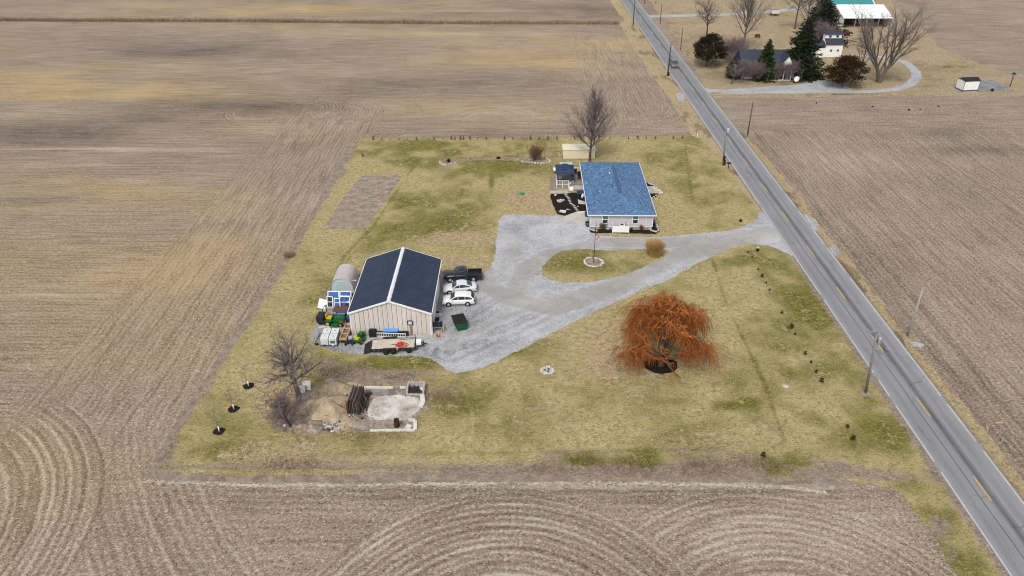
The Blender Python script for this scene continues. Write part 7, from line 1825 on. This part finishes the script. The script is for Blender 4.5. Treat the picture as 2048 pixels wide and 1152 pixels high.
# ---- ornamental grass clump on the island
M_DEADG = fmat('dead_grass_blades', [(.17, .12, .075), (.34, .255, .155), (.48, .385, .25)], .95)
M_PAMPAS = fmat('tan_ornamental_grass', [(.30, .17, .06), (.46, .29, .12), (.58, .41, .20)], .9)
t = thing('ornamental_grass', 'tall tan clump of ornamental grass on the drive island', 'grass clump', (*G(1308, 512), 0)); C = Twigs(); rg = random.Random(5)
for q in range(2600):
    az = rg.uniform(0, 6.28); r = rg.random() ** .5 * .75; a = Vector((r * math.cos(az), r * math.sin(az), 0)); d = Vector((math.cos(az) * r * .32 + rg.gauss(0, .09), math.sin(az) * r * .32 + rg.gauss(0, .09), 1)).normalized(); L = rg.uniform(1.5, 2.6); c_ = rg.random()
    for k_ in range(3):
        b = a + d * L / 3; C.seg(a, b, .012, .009, c_); a = b; d = (d + Vector((math.cos(az) * .10, math.sin(az) * .10, -.06))).normalized()
C.build('blades', M_PAMPAS, t)
for px, py, lb, h in ((578, 512, 'tan clump of dead grass on the left lawn edge by the field', .9),):
    t = thing('grass_clump', lb, 'grass clump', (*G(px, py), 0)); C = Twigs()
    for q in range(500):
        az = rg.uniform(0, 6.28); r = rg.random() ** .5 * .7; C.seg((r * math.cos(az), r * math.sin(az), 0), (r * 1.4 * math.cos(az), r * 1.4 * math.sin(az), h * rg.uniform(.4, .9)), .014, .008, rg.random())
    C.build('blades', M_DEADG, t)

# ---- back island bed with its stone border
ISB = GP([(880, 326), (888, 331), (905, 328), (930, 323), (960, 321), (1000, 320), (1040, 323), (1075, 327), (1095, 326), (1101, 322), (1092, 318), (1060, 316), (1010, 315), (960, 315), (920, 317), (895, 321)])
sheet('mulch_bed', lambda x, y: sdf(ISB, x, y) + fbm(x, y, 200) * .7, bounds(ISB, 1), .2, .016, M_LITTER)
B1 = [(880, 325), (882, 328), (886, 330), (891, 331), (897, 330.5), (903, 329), (910, 327), (1046, 324.5), (1052, 325.5), (1058, 326), (1064, 326.5), (1070, 327), (1076, 327.2), (1082, 327.3), (1088, 327), (1094, 326), (1099, 324.5), (1101, 322.5), (1099, 320.5), (1095, 319)]
for i, p in enumerate(B1):
    a = G(*p); tag(MB().rock((a[0], a[1], .12), .27, 400 + i).build('edging_stone', M_STONE), ('pale edging stone at the left end of the back island bed' if i < 7 else 'pale edging stone round the russet shrub end of the island bed'), 'edging stone', 'edging stones of the back island bed ' + ('left end' if i < 7 else 'right end'))
a = G(997, 318); tag(MB().rock((a[0], a[1], .25), .4, 9).build('dark_clump', M_MULCH), 'dark clump in the middle of the back island bed', 'clump')
a = G(898, 323); tag(MB().rock((a[0], a[1], .3), .5, 12).build('dark_clump', M_MULCH), 'dark clump beside the little tree in the back island bed', 'clump')

# ---- standing dead grass: hedge strip across the fields, verges, lawn margin
M_DEADR = fmat('reddish_dead_weeds', [(.12, .07, .05), (.24, .16, .115), (.42, .33, .26)], .95)
def blades(name, gen, n, h, m, wid, seed):
    rs = np.random.RandomState(seed); x, y, keep = gen(rs, n); x, y = x[keep], y[keep]; n = len(x)
    hh = h * rs.uniform(.35, 1.1, n); az = rs.uniform(0, 6.28, n); w = wid * rs.uniform(.6, 1.4, n); lx, ly = rs.normal(0, .3, n) * hh, rs.normal(0, .3, n) * hh
    z = np.zeros(n)
    a = np.stack([x - np.cos(az) * w, y - np.sin(az) * w, z], 1); b = np.stack([x + np.cos(az) * w, y + np.sin(az) * w, z], 1); c = np.stack([x + lx, y + ly, hh], 1)
    V = np.stack([a, b, c], 1).reshape(-1, 3); me = bpy.data.meshes.new(name); me.from_pydata(V.tolist(), [], np.arange(n * 3).reshape(-1, 3).tolist()); me.materials.append(m)
    at = me.attributes.new('rnd', 'FLOAT', 'FACE'); at.data.foreach_set('value', np.clip(rs.normal(.5, .28, n), 0, 1).astype(np.float32)); me.update()
    o = bpy.data.objects.new(name, me); COL.objects.link(o); o['kind'] = 'stuff'; return o
def hedge(rs, n):
    x = rs.uniform(-190, 36, n); y = 263.3 - .03 * (x - 35) + rs.normal(0, .8, n) + np.sin(x * .05) * .5
    return x, y, (fbm(x * .12, y * 0, 210, 4) + .62 > rs.random(n))
sheet('field_margin', lambda x, y: 1.5 - np.abs(y - (262.9 - .03 * (x - 35))) + fbm(x * .3, y * .3, 211) * 1.6, (-200, 38, 258, 274), .5, .0048, M_LITTER)
blades('dry_weeds', hedge, 14000, 1.5, M_DEADG, .07, 5); blades('dry_weeds', hedge, 9000, 1.2, M_DEADR, .07, 6)
def verge_e(rs, n):
    y = rs.uniform(45, 155, n); x = 47.2 + ROAD_K * y + 3.5 + np.abs(rs.normal(.7, .7, n)); return x, y, (fbm(x * .5, y * .25, 220, 4) + .45 > rs.random(n) * .9)
blades('verge_grass', verge_e, 9000, .22, M_DEADG, .035, 8)
def verge_w(rs, n):
    y = rs.uniform(155, 300, n); x = 47.2 + ROAD_K * y - 3.6 - rs.uniform(0, 6, n); return x, y, (fbm(x * .4, y * .2, 221, 4) + .4 > rs.random(n) * .9) & (x > 38.5)
blades('verge_grass', verge_w, 6000, .35, M_DEADG, .05, 9)
def margin(rs, n):
    i = rs.randint(0, len(LAWN), n); A0 = np.array(LAWN); t = rs.random(n)[:, None]; p = A0[i] * (1 - t) + A0[(i + 1) % len(LAWN)] * t + rs.normal(0, .55, (n, 2))
    return p[:, 0], p[:, 1], (p[:, 0] < 30) & (sdf(LAWN, p[:, 0], p[:, 1]) > -.9) & (p[:, 1] < 153) & (fbm(p[:, 0] * .5, p[:, 1] * .5, 222, 4) + .5 > rs.random(n))
blades('margin_weeds', margin, 12000, .24, M_DEADG, .035, 10)
def weeds(rs, n):
    q = np.array([G(a, b) for a, b in ((1175, 925), (1090, 935), (1280, 935), (1420, 935), (1390, 935), (1560, 935), (1500, 925), (1240, 930), (620, 930), (560, 925), (700, 740), (800, 752), (880, 790), (900, 800), (650, 745), (560, 790), (700, 870), (780, 870))]); i = rs.randint(0, len(q), n)
    p = q[i] + rs.normal(0, 1, (n, 2)) * np.array([1.5, .7]); return p[:, 0], p[:, 1], np.ones(n, bool)
blades('low_weeds', weeds, 9000, .26, M_DEADR, .035, 11)
def tufts(rs, n):
    x = rs.uniform(-38, 44, n); y = rs.uniform(54, 153, n); k = (sdf(LAWN, x, y) > .3) & (DHOLE(x, y) < -.3) & (sdf(PLOT, x, y) < 0) & (fbm(x * .35, y * .35, 223, 4) * 2.2 + .45 > rs.random(n))
    return x, y, k & ~((np.abs(x + 15) < 7) & (np.abs(y - 87) < 9)) & ~((x > 5) & (x < 24.5) & (y > 106) & (y < 135))
M_TUFT = fmat('lawn_tufts', [(.10, .10, .03), (.22, .20, .07), (.38, .32, .16)], .95)
blades('lawn_tufts', tufts, 60000, .10, M_TUFT, .035, 12)
